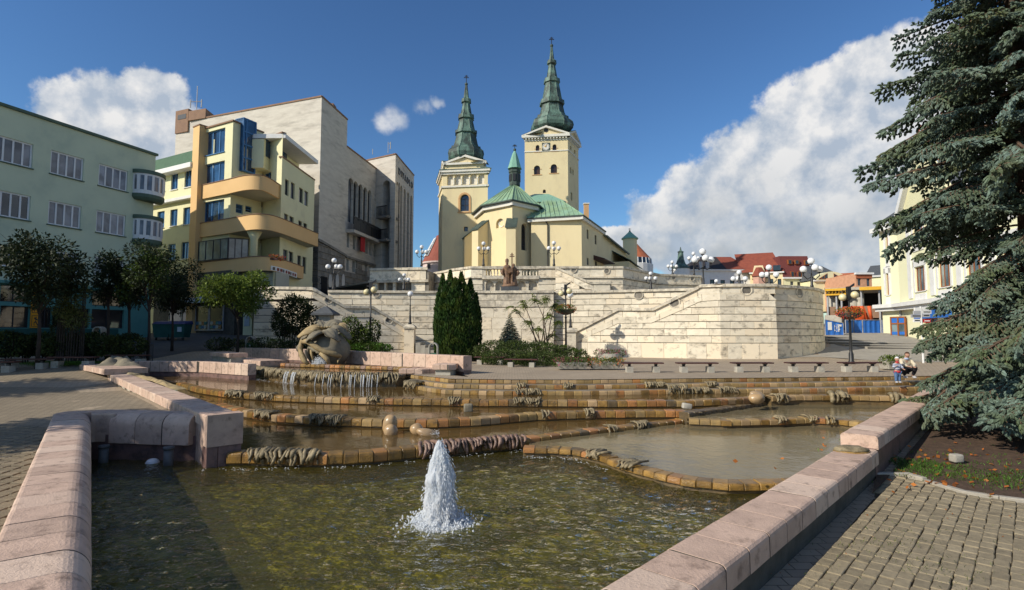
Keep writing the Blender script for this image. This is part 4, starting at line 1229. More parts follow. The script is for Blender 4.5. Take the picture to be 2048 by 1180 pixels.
p.inputs['Roughness'].default_value=.25
bp=g.node('ShaderNodeBump'); bp.inputs['Strength'].default_value=.9; bp.inputs['Distance'].default_value=.03
g.put(bp.inputs['Height'],g.noise(g.vm('MULTIPLY',co,(1,1,.3)),30,6,.7)); g.put(p.inputs['Normal'],bp.outputs[0])
tl=g.node('ShaderNodeBsdfTranslucent'); g.put(tl.inputs[0],(.9,.92,.95))
tp=g.node('ShaderNodeBsdfTransparent')
mx=g.node('ShaderNodeMixShader'); mx.inputs[0].default_value=.45; g.l.new(p.outputs[0],mx.inputs[1]); g.l.new(tl.outputs[0],mx.inputs[2])
mx2=g.node('ShaderNodeMixShader'); g.put(mx2.inputs[0],g.smooth(g.noise(g.vm('MULTIPLY',co,(1,1,.45)),15,5,.7),.60,.70,0,.75))
g.l.new(mx.outputs[0],mx2.inputs[1]); g.l.new(tp.outputs[0],mx2.inputs[2])
g.l.new(mx2.outputs[0],g.node('ShaderNodeOutputMaterial').inputs[0])
MT['spray']=m_
core.build('jet_column','spray',jt,True)
inner=MB(); inner.lathe([(.16,0),(.13,.4),(.07,.85),(.02,1.1)],(JET.x - .01,JET.y,Z0),14); inner.build('jet_core','foam',jt,True)
def droplets(mb,c,H,R_,N,rd,size=.008,spread=1.0,vmax=1.0):
 for _ in range(N):
  s=rd.random() ** 1.2; a=rd.uniform(0,6.283)
  r=jr(s)*rd.uniform(.85,1.0 + .75*spread*rd.random())
  r*=R_; z=H*s*rd.uniform(.85,1.03)
  p0=Vector((c.x + r*math.cos(a),c.y + r*math.sin(a),c.z + z))
  l=size*rd.uniform(1,6); w_=size*rd.uniform(.35,1.1)
  d_=Vector((math.cos(a)*.35,math.sin(a)*.35,rd.uniform(-1,-.3))).normalized()*l
  sx=Vector((-math.sin(a),math.cos(a),0))*w_; sy=Vector((math.cos(a),math.sin(a),.3))*w_
  mb.add([p0 - d_,p0 + sx,p0 + sy,p0 - sx,p0 - sy,p0 + d_],[(0,2,1),(0,3,2),(0,4,3),(0,1,4),(5,1,2),(5,2,3),(5,3,4),(5,4,1)])
dr=MB(); droplets(dr,JET,H,1.0,3800,rd,.0055,.75)
for _ in range(900):
 a=rd.uniform(0,6.283); r=.24 + .2*abs(rd.gauss(0,.6)); z=abs(rd.gauss(0,.07))*max(0,1.3 - r*1.8)
 p0=Vector((JET.x + r*math.cos(a)*1.15,JET.y + r*math.sin(a),Z0 + z)); s_=rd.uniform(.005,.016)
 dr.add([p0 + Vector((0,0,s_*1.6)),p0 + Vector((s_,0,0)),p0 + Vector((0,s_,0)),p0 - Vector((s_,0,0)),p0 - Vector((0,s_,0)),p0 - Vector((0,0,s_))],[(0,1,2),(0,2,3),(0,3,4),(0,4,1),(5,2,1),(5,3,2),(5,4,3),(5,1,4)])
o=dr.build('spray_drops','foam',jt); o['kind']='stuff'
fm=MB(); n,m=90,14; vs=[]
for j in range(m + 1):
 for k in range(n):
  a=2*math.pi*k / n; s=j / m
  rr=(.14 + .28*s*(1 + .45*noise.noise(Vector((math.cos(a)*1.7,math.sin(a)*1.7,4)))))
  h=.065*(1 - s) ** 1.3*(1 + 1.2*noise.noise(Vector((math.cos(a)*rr*16,math.sin(a)*rr*16,2)))) + .004 - .02*s ** 3
  vs.append((JET.x + rr*math.cos(a)*1.15,JET.y + rr*math.sin(a),Z0 + h + wave0(JET.x + rr*math.cos(a)*1.15,JET.y + rr*math.sin(a))))
fs=[(j*n + k,j*n + (k + 1) % n,(j + 1)*n + (k + 1) % n,(j + 1)*n + k) for j in range(m) for k in range(n)]
fm.add(vs,fs); fm.build('foam_ring','spray',jt,True)
def froth(name,pts,z,w,label,N,seed,hz=.02,size=.02):
 """thin line of bubbles where falling water meets a basin"""
 rd=random.Random(seed); p=Path(pts); b=MB()
 size*=.62
 for _ in range(N):
  u=rd.uniform(0,p.L); q=p.at(u,rd.gauss(0,w)); s_=rd.uniform(.4,1)*size; z_=z + abs(rd.gauss(0,hz))
  if noise.noise(Vector((u*2.2,seed,0))) < -.12: continue
  c=Vector((q.x,q.y,z_))
  b.add([c + Vector((0,0,s_*.6)),c + Vector((s_*1.5,0,0)),c + Vector((0,s_,0)),c - Vector((s_*1.5,0,0)),c - Vector((0,s_,0))],[(0,1,2),(0,2,3),(0,3,4),(0,4,1)])
 o=b.build(name,'foam'); o['kind']='stuff'; o['label']=label; o['category']='foam'; return o
ws=thing('falling_water',(*W7[3],Z4),'thin white streams of water falling over the ledge below the sculpture','water')
rd=random.Random(31)
for k in range(26):
 u=w7p.u_of_px(rd.choice((rd.uniform(575,600),rd.uniform(628,690),rd.uniform(700,780)))); b=MB(); z=.02
 b.tube([w7p.pt(u,-.06,z + .02),w7p.pt(u,.10,z),w7p.pt(u + .01,.17,z - .15),w7p.pt(u,.2,Z4)],[.008,.014,.011,.02],5); b.build('stream','foam',ws,True)
froth('foam_line',[Path(W7).at(.2,.35),Path(W7).at(3,.35),Path(W7).at(6.5,.35)],Z4 + .005,.05,'thin foam line below the waterfall strands',380,5)
froth('foam_line',[LCn + LCe*.5 + Vector((0,-.15)),W1[2] + Vector((0,-.2)),W1[4] + Vector((0,-.2)),W1[6] + Vector((0,-.2)),W1[8] + Vector((0,-.2))],Z0 + .005,.05,'scattered foam at the foot of the front weir',260,6)
froth('foam_line',[W1B[0] + Vector((0,-.15)),W1B[2] + Vector((0,-.15)),W1B[4] + Vector((-.1,-.1))],Z0 + .005,.05,'foam beside the start of the low ochre edge',160,7)
q=G2(858,870,Z2)
froth('foam_patch',[q + Vector((-.2,0)),q + Vector((.25,.03))],Z2 + .01,.06,'bubbling water between the two boulders',300,8,.04)
q=G2(652,729,.1)
# ================================================================ retaining walls, stairs and terraces
def X(px,Y): q=P(px,665,Y); return Vector((q.x,q.y))
def line_on(path,pts):
 out=[]
 for px,py in pts:
  u=path.u_of_px(px); out.append((u,P(px,py,path.at(u).y).z))
 return interp(sorted(out))
def mixf(f,g,t):
 ks=sorted(set(f.k + g.k)); return interp([(k,lerp(f(k),g(k),t)) for k in ks])
def addf(f,d): return interp([(k,f(k) + d) for k in f.k])
def courses(z0,z1,h,first=None):
 zs=[z0]
 if first: zs.append(z0 + first)
 n=max(1,int(round((z1 - zs[-1]) / h)))
 a=zs[-1]
 return zs + [lerp(a,z1,(k + 1) / n) for k in range(n)]
def parapet(t,p,low,top,seed,mat='travertine',u0=0,u1=None,back=-.45,L=(1.0,1.6),body=2):
 cop=addf(top,-.2)
 for k in range(body):
  a,b=mixf(low,cop,k / body),mixf(low,cop,(k + 1) / body)
  stones(t,p,[-5,60],L,mat,b,a,back,.10 + .04*(k == 0),u0=u0,u1=u1,seed=seed + k)
 stones(t,p,[-5,60],(1.2,1.9),'coping',top,addf(cop,.005),back - .12,.22,u0=u0,u1=u1,seed=seed + 9,name='coping_stone')
def medallion(t,p,px,py,r=.26,mat='travertine_dark'):
 u=p.u_of_px(px); z=P(px,py,p.at(u,.12).y).z
 b=MB(); n=18
 for (ra,oa,rb,ob) in ((r*1.25,.10,r*1.25,.155),(r*1.25,.155,r,.165),(r,.165,r*.93,.108)):
  for k in range(n):
   a0,a1=2*math.pi*k / n,2*math.pi*(k + 1) / n
   def q(rr,a,o): return p.pt(u + rr*math.cos(a),o,z + rr*math.sin(a))
   b.quad(q(ra,a0,oa),q(ra,a1,oa),q(rb,a1,ob),q(rb,a0,ob))
 b.build('medallion','coping',t)
 b=MB(); ring=[p.pt(u + r*.93*math.cos(2*math.pi*k / n),.115,z + r*.93*math.sin(2*math.pi*k / n)) for k in range(n)]
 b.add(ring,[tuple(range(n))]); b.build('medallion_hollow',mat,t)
GRP='pale stone retaining walls of the terraces'
arc=[]
a0,a1=X(1554,35.15),X(1645,41)
ctrl=X(1648,36.2)
for k in range(0,11):
 s=k / 10
 arc.append(a0*(1 - s) ** 2 + ctrl*2*s*(1 - s) + a1*s*s)
RW=Path([X(1141,38.6),X(1180,38.0),X(1300,36.4),X(1440,34.6),X(1550,34.6),X(1550.5,35.9)])
RV=Path([X(1542,34.98)] + arc + [a1 + Vector((-.3,3)),a1 + Vector((-1.2,7))])
rtop=line_on(RW,[(1146,662.5),(1180,645),(1237.6,616),(1306.8,616),(1403,569.6)])
uB,uC=RW.u_of_px(1440),RW.u_of_px(1551)
rtop=interp([(k,rtop(k)) for k in rtop.k] + [(uB,4.7),(RW.L,4.72)])
rlow=line_on(RW,[(1146,689),(1180,671.4),(1236,647),(1304,646),(1402,603)])
rlow=interp([(k,rlow(k)) for k in rlow.k] + [(uB,3.68),(RW.L,3.68)])
rw=thing('retaining_wall',(*X(1500,35),0),'tall curved bastion of pale coursed stone with a stair parapet climbing its left side','retaining wall',GRP)
mb=MB(); ribbon(mb,RW,-1,addf(rlow,-.01),-.6,.03); ribbon(mb,RW,addf(rlow,-.02),addf(rtop,-.1),-.38,.02); mb.build('wall_core','joint',rw)
stones(rw,RW,[-.5,.98] + courses(.98,3.7,.452)[1:],(.9,1.5),'travertine',addf(rlow,-.02),None,0,.10,seed=5,batter=.012,gap=.007,gz=.035)
parapet(rw,RW,rlow,rtop,15)
vt,vl=interp([(0,4.69),(RV.L,4.71)]),interp([(0,3.68),(RV.L,3.68)])
mb=MB(); ribbon(mb,RV,-1,3.67,-.6,.03); ribbon(mb,RV,3.66,4.59,-.38,.02); mb.build('wall_core','joint',rw)
stones(rw,RV,[-.5,.98] + courses(.98,3.7,.452)[1:],(.9,1.5),'travertine',addf(vl,-.02),None,0,.10,seed=6,batter=.012,gap=.007,gz=.035,extra=[k*.35 for k in range(60)])
parapet(rw,RV,vl,vt,17)
for px,py in ((1493,580.5),(1350,605.5)): medallion(rw,RW,px,py,.3)
medallion(rw,RV,1597,585,.3)
MWl=Path([X(655,39.6),X(872,40.4),X(948,40.8)])
MWc=Path([X(948,40.4),X(1108,40.0)])
MWr=Path([X(1108,40.5),X(1250,39.4),X(1403,37.6)])
for nm,p,sd_,lab in (('retaining_wall',MWl,21,'sunlit coursed stone wall between the left stair and the columnar evergreens'),
      ('retaining_wall',MWr,23,'coursed stone wall rising behind the right-hand stair')):
 t=thing(nm,(*p.at(0),0),lab,'retaining wall',GRP)
 mb=MB(); ribbon(mb,p,-1,4.6,-.5,.03); mb.build('wall_core','joint',t)
 if sd_ == 21: cut=None
 else: cut=None
 z=courses(.2,4.5,.44)
 bf=None
 if sd_ == 23:
  bf=line_on(p,[(1108,700),(1146,690),(1180,672),(1236,648),(1304,646),(1402,600)])
 stones(t,p,z,(.8,1.5),'travertine',None,bf,0,.10,seed=sd_,gap=.007,gz=.035)
 stones(t,p,[4.5,4.7],(1.2,1.9),'coping',None,None,-.6,.22,seed=sd_ + 1,name='coping_stone')
 if sd_ == 21: medallion(t,p,752,588,.22)
 else: medallion(t,p,1278,590,.27)
t=thing('retaining_wall',(*MWc.at(2),0),'smooth pale slab panel of the terrace wall behind the blue spruce and the yellow-leaved shrub','retaining wall',GRP)
mb=MB(); ribbon(mb,MWc,-1,4.6,-.6,.10); mb.build('wall_core','joint',t)
stones(t,MWc,[-.3,.75,1.1],(1.3,1.9),'coping',None,None,0,.26,seed=25)
stones(t,MWc,[1.1,1.9,2.7,3.5],(1.0,1.5),'travertine',None,None,0,.16,gap=.008,gz=.008,seed=26)
stones(t,MWc,[3.5,3.98,4.5],(1.0,1.9),'coping',None,None,0,.24,seed=27)
stones(t,MWc,[4.5,4.7],(1.2,1.9),'coping',None,None,-.6,.34,seed=28,name='coping_stone')
LS=Path([X(508,37.7),X(625,37.0),X(692,37.6),X(745,38.2),X(824,39.0)])
ltop=line_on(LS,[(508,573),(625,574.5),(690.5,611.6),(744.8,612),(814,653.6),(824,659)])
llow=line_on(LS,[(508,600.5),(628,597),(692,634.6),(743.4,634.6),(811,675),(824,682)])
ls=thing('retaining_wall',(*LS.at(3),0),'weathered stone wall in shade with the left stair parapet stepping down to the lamp pedestal','retaining wall',GRP)
mb=MB(); ribbon(mb,LS,-1,addf(llow,-.01),-.6,.03); ribbon(mb,LS,addf(llow,-.02),addf(ltop,-.1),-.38,.02); mb.build('wall_core','joint',ls)
stones(ls,LS,courses(.0,3.75,.46),(.8,1.5),'travertine',addf(llow,-.02),None,0,.10,seed=35,gap=.008,gz=.035)
parapet(ls,LS,llow,ltop,36)
for px,py in ((545,582),(657,600),(778,641)): medallion(ls,LS,px,py,.24)
def pedestal(px,py_top,py_bot,Y,label):
 c=P(px,py_top,Y); zb=P(px,py_bot,Y).z
 t=thing('lamp_pedestal',(c.x,c.y,zb),label,'pedestal','stone pedestals at the foot of the stairs')
 b=MB(); b.box(c.x - .34,c.x + .34,Y - .34,Y + .34,zb - .6,c.z - .25); b.build('pedestal_shaft','travertine',t)
 b=MB(); b.prism([(c.x - .42,Y - .42),(c.x + .42,Y - .42),(c.x + .42,Y + .42),(c.x - .42,Y + .42)],c.z - .25,c.z - .12)
 b.add([(c.x - .42,Y - .42,c.z - .12),(c.x + .42,Y - .42,c.z - .12),(c.x + .42,Y + .42,c.z - .12),(c.x - .42,Y + .42,c.z - .12),(c.x - .2,Y - .2,c.z + .05),(c.x + .2,Y - .2,c.z + .05),(c.x + .2,Y + .2,c.z + .05),(c.x - .2,Y + .2,c.z + .05)],
          [(0,1,5,4),(1,2,6,5),(2,3,7,6),(3,0,4,7),(4,5,6,7)])
 b.build('pedestal_cap','coping',t)
 return c
pedL=pedestal(820,650,695,38.6,'pale stone pedestal at the foot of the left stair, carrying a white globe lamp')
pedR=pedestal(1141,657,700,38.2,'stone pedestal at the foot of the right stair behind the flower-basket lamp')
def stair(label,path,topf,ua,ub,n,up_to_left,o_in=-2.2):
 c=path.at((ua + ub) / 2)
 t=thing('stone_stair',(*c,0),label,'stairs')
 for k in range(n):
  a,b=lerp(ua,ub,k / n),lerp(ua,ub,(k + 1) / n)
  z=topf((a + b) / 2) - 1.05
  m=MB(); ribbon(m,path,-.2,z,o_in,-.5,a,b,5); m.build('step','concrete',t)
stair('left stone stair descending behind its parapet to the dark steps by the pedestal',LS,ltop,LS.u_of_px(626),LS.L + 0,26,True)
stair('right stone stair climbing between the bastion parapet and the wall',RW,rtop,.05,RW.u_of_px(1403),26,False)
t=thing('bottom_steps',(*X(845,38.5),0),'few dark steps beside the lamp pedestal at the foot of the left stair','stairs')
for k in range(5):
 b=MB(); x0=X(834,38.4).x + k*.32
 b.box(x0,x0 + .33,37.9,40.1,-.2,.95 - k*.17); b.build('step','concrete',t)
mb=MB()
poly=[X(508,38),X(625,37.3),X(655,40),X(948,41),X(1250,40),X(1403,38),X(1440,35),X(1550,35)] + [q + Vector((-.35,.3)) for q in arc[1:]] + [a1 + Vector((-.6,3)),a1 + Vector((-1.5,7)),X(1560,62),X(600,62),X(480,44)]
mb.prism([tuple(q) for q in poly],3.4,3.68)
mb.build('terrace','ramp')['kind']='structure'
UM=Path([X(849,53),X(886,50.5),X(905,48.8),X(942,47),X(1246,47),X(1318,53),X(1402,54.5),X(1404,60)])
uw=thing('retaining_wall',(*UM.at(10),3.7),'upper terrace wall with blind arches and a short balustrade below the church','retaining wall',GRP)
ZU=7.32
u942,u1076,u1114,u1246=UM.u_of_px(942),UM.u_of_px(1076),UM.u_of_px(1112),UM.u_of_px(1246)
ua0,ua1=UM.u_of_px(966),UM.u_of_px(1077)
ncor=[c for c in UM.c[1:-1]]
mb=MB(); ribbon(mb,UM,3.0,7.2,-.5,.02,0,ua0); ribbon(mb,UM,3.0,7.2,-.5,.02,ua1,UM.L); ribbon(mb,UM,3.0,6.3,-.5,-.26,ua0,ua1); mb.build('wall_core','joint',uw)
for (a,b,s_) in ((0,ua0,41),(ua1,UM.L,43)):
 stones(uw,UM,courses(3.7,6.25,.5),(.9,1.5),'travertine',None,None,0,.10,gap=.008,gz=.03,u0=a,u1=b,seed=s_)
 stones(uw,UM,[6.27,6.42],(1.2,1.9),'coping',None,None,-.3,.24,u0=a,u1=b,seed=s_ + 1,name='string_course')
 stones(uw,UM,[6.42,7.1],(1.0,1.6),'travertine',None,None,-.45,.10,u0=a,u1=b,seed=s_ + 2)
 stones(uw,UM,[7.1,ZU],(1.2,1.9),'coping',None,None,-.55,.2,u0=a,u1=b,seed=s_ + 3,name='coping_stone')
fA=Fr(UM.at(ua0),UM.at(ua1))
holes=[]
for c in (979.5,999,1043,1065.6):
 u,z=fA.px(c,562); holes.append((u - .36,u + .36,3.8,z,True))
mb=MB(); facade(mb,fA,3.5,6.2,holes,.3); mb.build('arcade','travertine',uw)
for h in holes:
 mb=MB(); fA.box(mb,h[0],h[1],-.4,-.22,3.6,h[3]); mb.build('arch_back','coping',uw)
 mb=MB(); fA.box(mb,h[0] - .0,h[1] + .0,-.22,.04,4.75,4.83); mb.build('arch_bar','travertine_dark',uw)
mb=MB(); fA.box(mb,-.05,fA.L + .05,-.4,.28,6.2,6.5); mb.build('string_course','coping',uw)
mb=MB(); fA.box(mb,-.05,fA.L + .05,-.35,.2,7.08,ZU); mb.build('balustrade_rail','coping',uw)
bal=MB(); bal.lathe([(.075,0),(.075,.05),(.045,.08),(.085,.2),(.06,.38),(.04,.48),(.07,.54),(.07,.58)],(0,0,0),8)
bme=bal.mesh('baluster_mesh','coping',True)
nb=int(fA.L / .27)
for k in range(nb):
 u=(k + .5)*fA.L / nb
 if k % 11 in (0,):
  mb=MB(); fA.box(mb,u - .13,u + .13,-.2,.1,6.5,7.08); mb.build('balustrade_post','coping',uw); continue
 q=fA.pt(u,0,6.5); inst(bme,'baluster',uw,q)
for px,py in ((1148,539.5),(1215,542),(1348,555),(1384,557)): medallion(uw,UM,px,py,.22)
UR=Path([X(1112,45.9),X(1181,45.2),X(1218,45.2),X(1219,46.8)])
urt=line_on(UR,[(1112,533),(1181,564)]); urt=interp([(k,urt(k)) for k in urt.k] + [(UR.L,urt(99))])
url=line_on(UR,[(1112,548),(1172,578),(1181,579)]); url=interp([(k,max(3.7,url(k))) for k in url.k] + [(UR.L,3.75)])
t=thing('retaining_wall',(*UR.at(1),3.7),'short stair parapet sloping down in front of the upper terrace wall, right of the statue','retaining wall',GRP)
mb=MB(); ribbon(mb,UR,3.4,addf(urt,-.05),-.4,.02); mb.build('wall_core','joint',t)
stones(t,UR,courses(3.7,7.3,.5),(.9,1.4),'travertine',url,None,0,.08,seed=61,gap=.008,gz=.03)
parapet(t,UR,url,urt,62,body=1)
UL_=Path([X(738,50.5),X(849,49.6),X(850,53)])
t=thing('retaining_wall',(*UL_.at(3),3.7),'dark shaded terrace wall with four blind arches below the theatre','retaining wall',GRP)
fL=Fr(UL_.at(0),UL_.at(UL_.c[1]))
holes=[]
for c in (762,779,798,816):
 u,z=fL.px(c,558); holes.append((u - .33,u + .33,3.8,z,True))
mb=MB(); facade(mb,fL,3.4,6.2,holes,.35); mb.build('arcade','travertine',t)
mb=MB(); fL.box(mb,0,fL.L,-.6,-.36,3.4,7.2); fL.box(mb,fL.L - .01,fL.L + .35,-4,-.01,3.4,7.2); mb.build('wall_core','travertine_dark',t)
mb=MB(); fL.box(mb,-.05,fL.L + .35,-.4,.25,6.2,6.42); mb.build('string_course','coping',t)
stones(t,UL_,[6.42,7.3],(1.0,1.6),'travertine',None,None,-.35,.08,seed=71)
stones(t,UL_,[7.3,7.55],(1.2,1.9),'coping',None,None,-.45,.2,seed=72,name='coping_stone')
mb=MB(); mb.prism([tuple(q) for q in [X(738,51),X(849,50),X(849,53),X(886,51),X(942,47.4),X(1246,47.4),X(1318,53.4),X(1402,55),X(1404,120),X(700,120),X(640,62)]],6.3,6.46); mb.build('upper_terrace','ramp')['kind']='structure'
# ================================================================ roofs and church
def hip(mb,poly,apex_pts,z,mi=0):
 pass
def roof_facets(parent,eave,peak,z_e,z_p,mat,seams=5,name='roof'):
 """fan roof over a polygon with raised standing seams"""
 mb=MB(); n=len(eave)
 pk=Vector((*peak,z_p))
 for i in range(n - 1):
  a,b=Vector((*eave[i],z_e)),Vector((*eave[i + 1],z_e))
  mb.add([a,b,pk],[(0,1,2)])
 ro=mb.build(name,mat,parent)
 sm=MB()
 for i in range(n - 1):
  a,b=Vector((*eave[i],z_e)),Vector((*eave[i + 1],z_e))
  nn=(b - a).cross(pk - a).normalized()
  if nn.z < 0: nn=-nn
  for k in range(seams + 1):
   q=a.lerp(b,k / seams)
   s=min(1.0,1.0) if k in (0,seams) else 1 - abs(k / seams - .5)*1.0
   top=q.lerp(pk,1.0 if k in (0,seams) else .93)
   sm.tube([q + nn*.03,top + nn*.03],.035,4)
 sm.build('roof_seam',mat,ro)
 return ro
def gable_block(parent,poly,z0,z1,mat,name='wall'):
 mb=MB(); mb.prism([tuple(q) for q in poly],z0,z1); return mb.build(name,mat,parent)
ch=thing('church',(*X(1024,60),6.46),'pale yellow church with an eight-sided choir, buttresses and green copper roofs','church')
EZ=P(1024,403,58).z
CW=[X(951,64.5),P(970,430,60.6).xy,P(1024.5,430,58).xy,P(1072,430,60.6).xy,X(1094,65)]
CW=[Vector(q[:2]) for q in CW]
CW[0]=Vector((P(953,430,64.5).x,64.5)); CW[4]=Vector((P(1092,430,65).x,65))
zb=6.3
f1,f2=Fr(CW[1],CW[2]),Fr(CW[2],CW[3])
h1=f1.px(1000,445)
hr=(f1.px(992,445)[0],f1.px(1008,445)[0],f1.px(1000,452)[1] - .2,f1.px(1000,437)[1],True)
hw=(*f2.rect(1042.6,445.8,1054.6,501.5),True)
mb=MB(); facade(mb,Fr(CW[0],CW[1]),zb,EZ,[]); facade(mb,f1,zb,EZ,[hr],.3); facade(mb,f2,zb,EZ,[hw],.45); facade(mb,Fr(CW[3],CW[4]),zb,EZ,[])
mb.build('choir_wall','church',ch)
window(ch,f2,hw,.4,2,4,'dark_frame','glass',.09)
mb=MB(); f1.box(mb,hr[0],hr[1],-.4,-.3,hr[2],hr[3]); mb.build('niche_back','church',ch)
b=MB()
for k in range(16):
 a,c=2*math.pi*k / 16,2*math.pi*(k + 1) / 16
 uc,zc=(hr[0] + hr[1]) / 2,hr[3] - .5
 b.quad(f1.pt(uc + .42*math.cos(a),-.22,zc + .42*math.sin(a)),f1.pt(uc + .42*math.cos(c),-.22,zc + .42*math.sin(c)),f1.pt(uc + .3*math.cos(c),-.28,zc + .3*math.sin(c)),f1.pt(uc + .3*math.cos(a),-.28,zc + .3*math.sin(a)))
b.build('round_window','church_trim',ch)
cen=Vector((X(1027,63.5)))
def grow_poly(pts,k,c): return [q + (q - c).normalized()*k for q in pts]
mb=MB(); ep=grow_poly(CW,.35,cen)
for i in range(4):
 f=Fr(ep[i],ep[i + 1]); f.box(mb,-.05,f.L + .05,-.5,0,EZ - .45,EZ)
mb.build('cornice','church_trim',ch)
mb=MB(); ep=grow_poly(CW,.62,cen)
for i in range(4):
 f=Fr(ep[i],ep[i + 1]); f.box(mb,-.03,f.L + .03,-.3,0.05,EZ - .02,EZ + .12)
mb.build('gutter','copper_dark',ch)
RP=P(1029,366,63.5)
roof_facets(ch,grow_poly(CW,.6,cen) ,(RP.x,RP.y),EZ + .1,RP.z,'copper_light',6,'choir_roof')
def buttress(px,py_top,py_mid,Y,wd,out,corner,dirv,label=None):
 c=Vector(corner); dv=Vector(dirv).normalized(); sv=Vector((dv.y,-dv.x))
 zt=P(px,py_top,Y).z; zm=P(px,py_mid,Y).z
 fr_=lambda a,o,z: tuple((c + sv*a + dv*o)) + (z,)
 mb=MB()
 h=wd / 2
 mb.hexa([fr_(-h,0,zb),fr_(h,0,zb),fr_(h,out,zb),fr_(-h,out,zb),fr_(-h,0,zt),fr_(h,0,zt),fr_(h,out,zm),fr_(-h,out,zm)])
 mb.build('buttress','church',ch)
 cap=MB(); e=.12
 cap.hexa([fr_(-h - e,-.1,zt),fr_(h + e,-.1,zt),fr_(h + e,out + e,zm - .05),fr_(-h - e,out + e,zm - .05),fr_(-h - e,-.1,zt + .12),fr_(h + e,-.1,zt + .12),fr_(h + e,out + e,zm + .07),fr_(-h - e,out + e,zm + .07)])
 cap.build('buttress_cap','copper_dark',ch)
 low=MB(); zl=lerp(zb,zm,.34); o2=out + .45
 low.hexa([fr_(-h - .05,out - .1,zb),fr_(h + .05,out - .1,zb),fr_(h + .05,o2,zb),fr_(-h - .05,o2,zb),fr_(-h - .05,out - .1,zl),fr_(h + .05,out - .1,zl),fr_(h + .05,o2,zl - .25),fr_(-h - .05,o2,zl - .25)])
 low.build('buttress_foot','church',ch)
 lc_=MB(); lc_.hexa([fr_(-h - .15,out - .0,zl),fr_(h + .15,out - .0,zl),fr_(h + .15,o2 + .1,zl - .25),fr_(-h - .15,o2 + .1,zl - .25),fr_(-h - .15,out,zl + .12),fr_(h + .15,out,zl + .12),fr_(h + .15,o2 + .1,zl - .13),fr_(-h - .15,o2 + .1,zl - .13)])
 lc_.build('foot_cap','slate',ch)
buttress(1022,433,455,56.8,1.0,1.25,CW[2],(-.12,-1))
buttress(975,436,458,59,1.0,1.5,CW[1],(-.75,-.8))
buttress(1076,445,462,60,.9,1.3,CW[3],(.75,-.7))
buttress(950,448,470,62,.9,1.5,CW[0],(-.95,-.25))
tc_=P(1029.5,350,63.2); k_=63.2 / 1100
def tz(py,Y): return P(1029,py,Y).z
mb=MB(); mb.lathe([(11.5*k_,tz(372,63.2)),(11.5*k_,tz(347,63.2)),(13*k_,tz(346,63.2)),(13*k_,tz(342,63.2)),(11*k_,tz(341,63.2)),(11*k_,tz(337,63.2))],(tc_.x,tc_.y,0),8,ph=.3)
tur=mb.build('turret','copper_dark',ch)
for k in range(8):
 a=.3 + math.pi*(2*k + 1) / 8
 f=Fr((tc_.x + 11.0*k_*math.cos(a) - .22*math.sin(a)*-1,tc_.y + 11.0*k_*math.sin(a) - .22*math.cos(a)),(tc_.x + 11.0*k_*math.cos(a) + .001,tc_.y + 11.0*k_*math.sin(a) + .22*math.cos(a)))
 mb=MB(); c=Vector((tc_.x,tc_.y)); dv=Vector((math.cos(a),math.sin(a))); sv=Vector((-dv.y,dv.x))
 q=c + dv*(10.75*k_)
 z0_,z1_=tz(364,63.2),tz(350,63.2)
 mb.hexa([(*(q - sv*.16),z0_),(*(q + sv*.16),z0_),(*(q + sv*.16 + dv*.06),z0_),(*(q - sv*.16 + dv*.06),z0_),(*(q - sv*.16),z1_),(*(q + sv*.16),z1_),(*(q + sv*.16 + dv*.06),z1_),(*(q - sv*.16 + dv*.06),z1_)])
 mb.build('louvre','iron',tur)
mb=MB(); mb.lathe([(15*k_,tz(338,63.2)),(13.5*k_,tz(334,63.2)),(8.5*k_,tz(318,63.2)),(5*k_,tz(308,63.2)),(1.2*k_,tz(301,63.2))],(tc_.x,tc_.y,0),8,ph=.3); mb.build('turret_spire','copper_new',tur)
def cross(parent,c,z0,h,s=1.0,mat='iron',double=True):
 mb=MB()
 mb.ball((c[0],c[1],z0 + .2*s),.26*s,12,8)
 mb.build('spire_ball','copper_dark',parent,True)
 mb=MB(); w_=.05*s
 mb.box(c[0] - w_,c[0] + w_,c[1] - w_,c[1] + w_,z0 + .3*s,z0 + h)
 mb.box(c[0] - .38*s,c[0] + .38*s,c[1] - w_*.9,c[1] + w_*.9,z0 + h*.72,z0 + h*.72 + .1*s)
 if double: mb.box(c[0] - .24*s,c[0] + .24*s,c[1] - w_*.9,c[1] + w_*.9,z0 + h*.86,z0 + h*.86 + .1*s)
 mb.build('cross',mat,parent)
cross(tur,(tc_.x,tc_.y),tz(302,63.2),tz(289,63.2) - tz(302,63.2),.7)
S0,S1,S2=Vector(P(1062,450,59.2).xy),Vector(P(1163,450,58).xy),Vector(P(1206,470,66.5).xy)
S3=S0 + (S2 - S1)
SZ=P(1163,434,58).z
fS,fS2=Fr(S0,S1),Fr(S1,S2)
sh=[fS2.rect(1173.4,458,1177.4,479),fS2.rect(1189.5,469,1193.5,490),fS2.rect(1173.6,515,1178,531),fS2.rect(1190,521,1195,534)]
mb=MB(); facade(mb,fS,zb,SZ,[]); facade(mb,fS2,zb,SZ,sh,.2)
mb.prism([tuple(S2),tuple(S3),tuple(S3 + Vector((.01,.01)))],zb,SZ); mb.build('sacristy_wall','church',ch)
for h in sh: window(ch,fS2,h,.14,1,2,'dark_frame','glass',.06)
ov=.55
e0,e1,e2=S0 + (S0 - S2).normalized()*ov,S1 + (S1 - S3).normalized()*ov*1.3,S2 + (S2 - S0).normalized()*ov
e3=S3
for f,nm in ((Fr(e0 + Vector((0,.1)),e1),1),(Fr(e1,e2),2)):
 mb=MB(); f.box(mb,0,f.L,-.35,-.05,SZ - .35,SZ - .02); mb.build('eaves','church_trim',ch)
 mb=MB(); f.box(mb,-.02,f.L,-.3,.06,SZ - .02,SZ + .1); mb.build('gutter','copper_dark',ch)
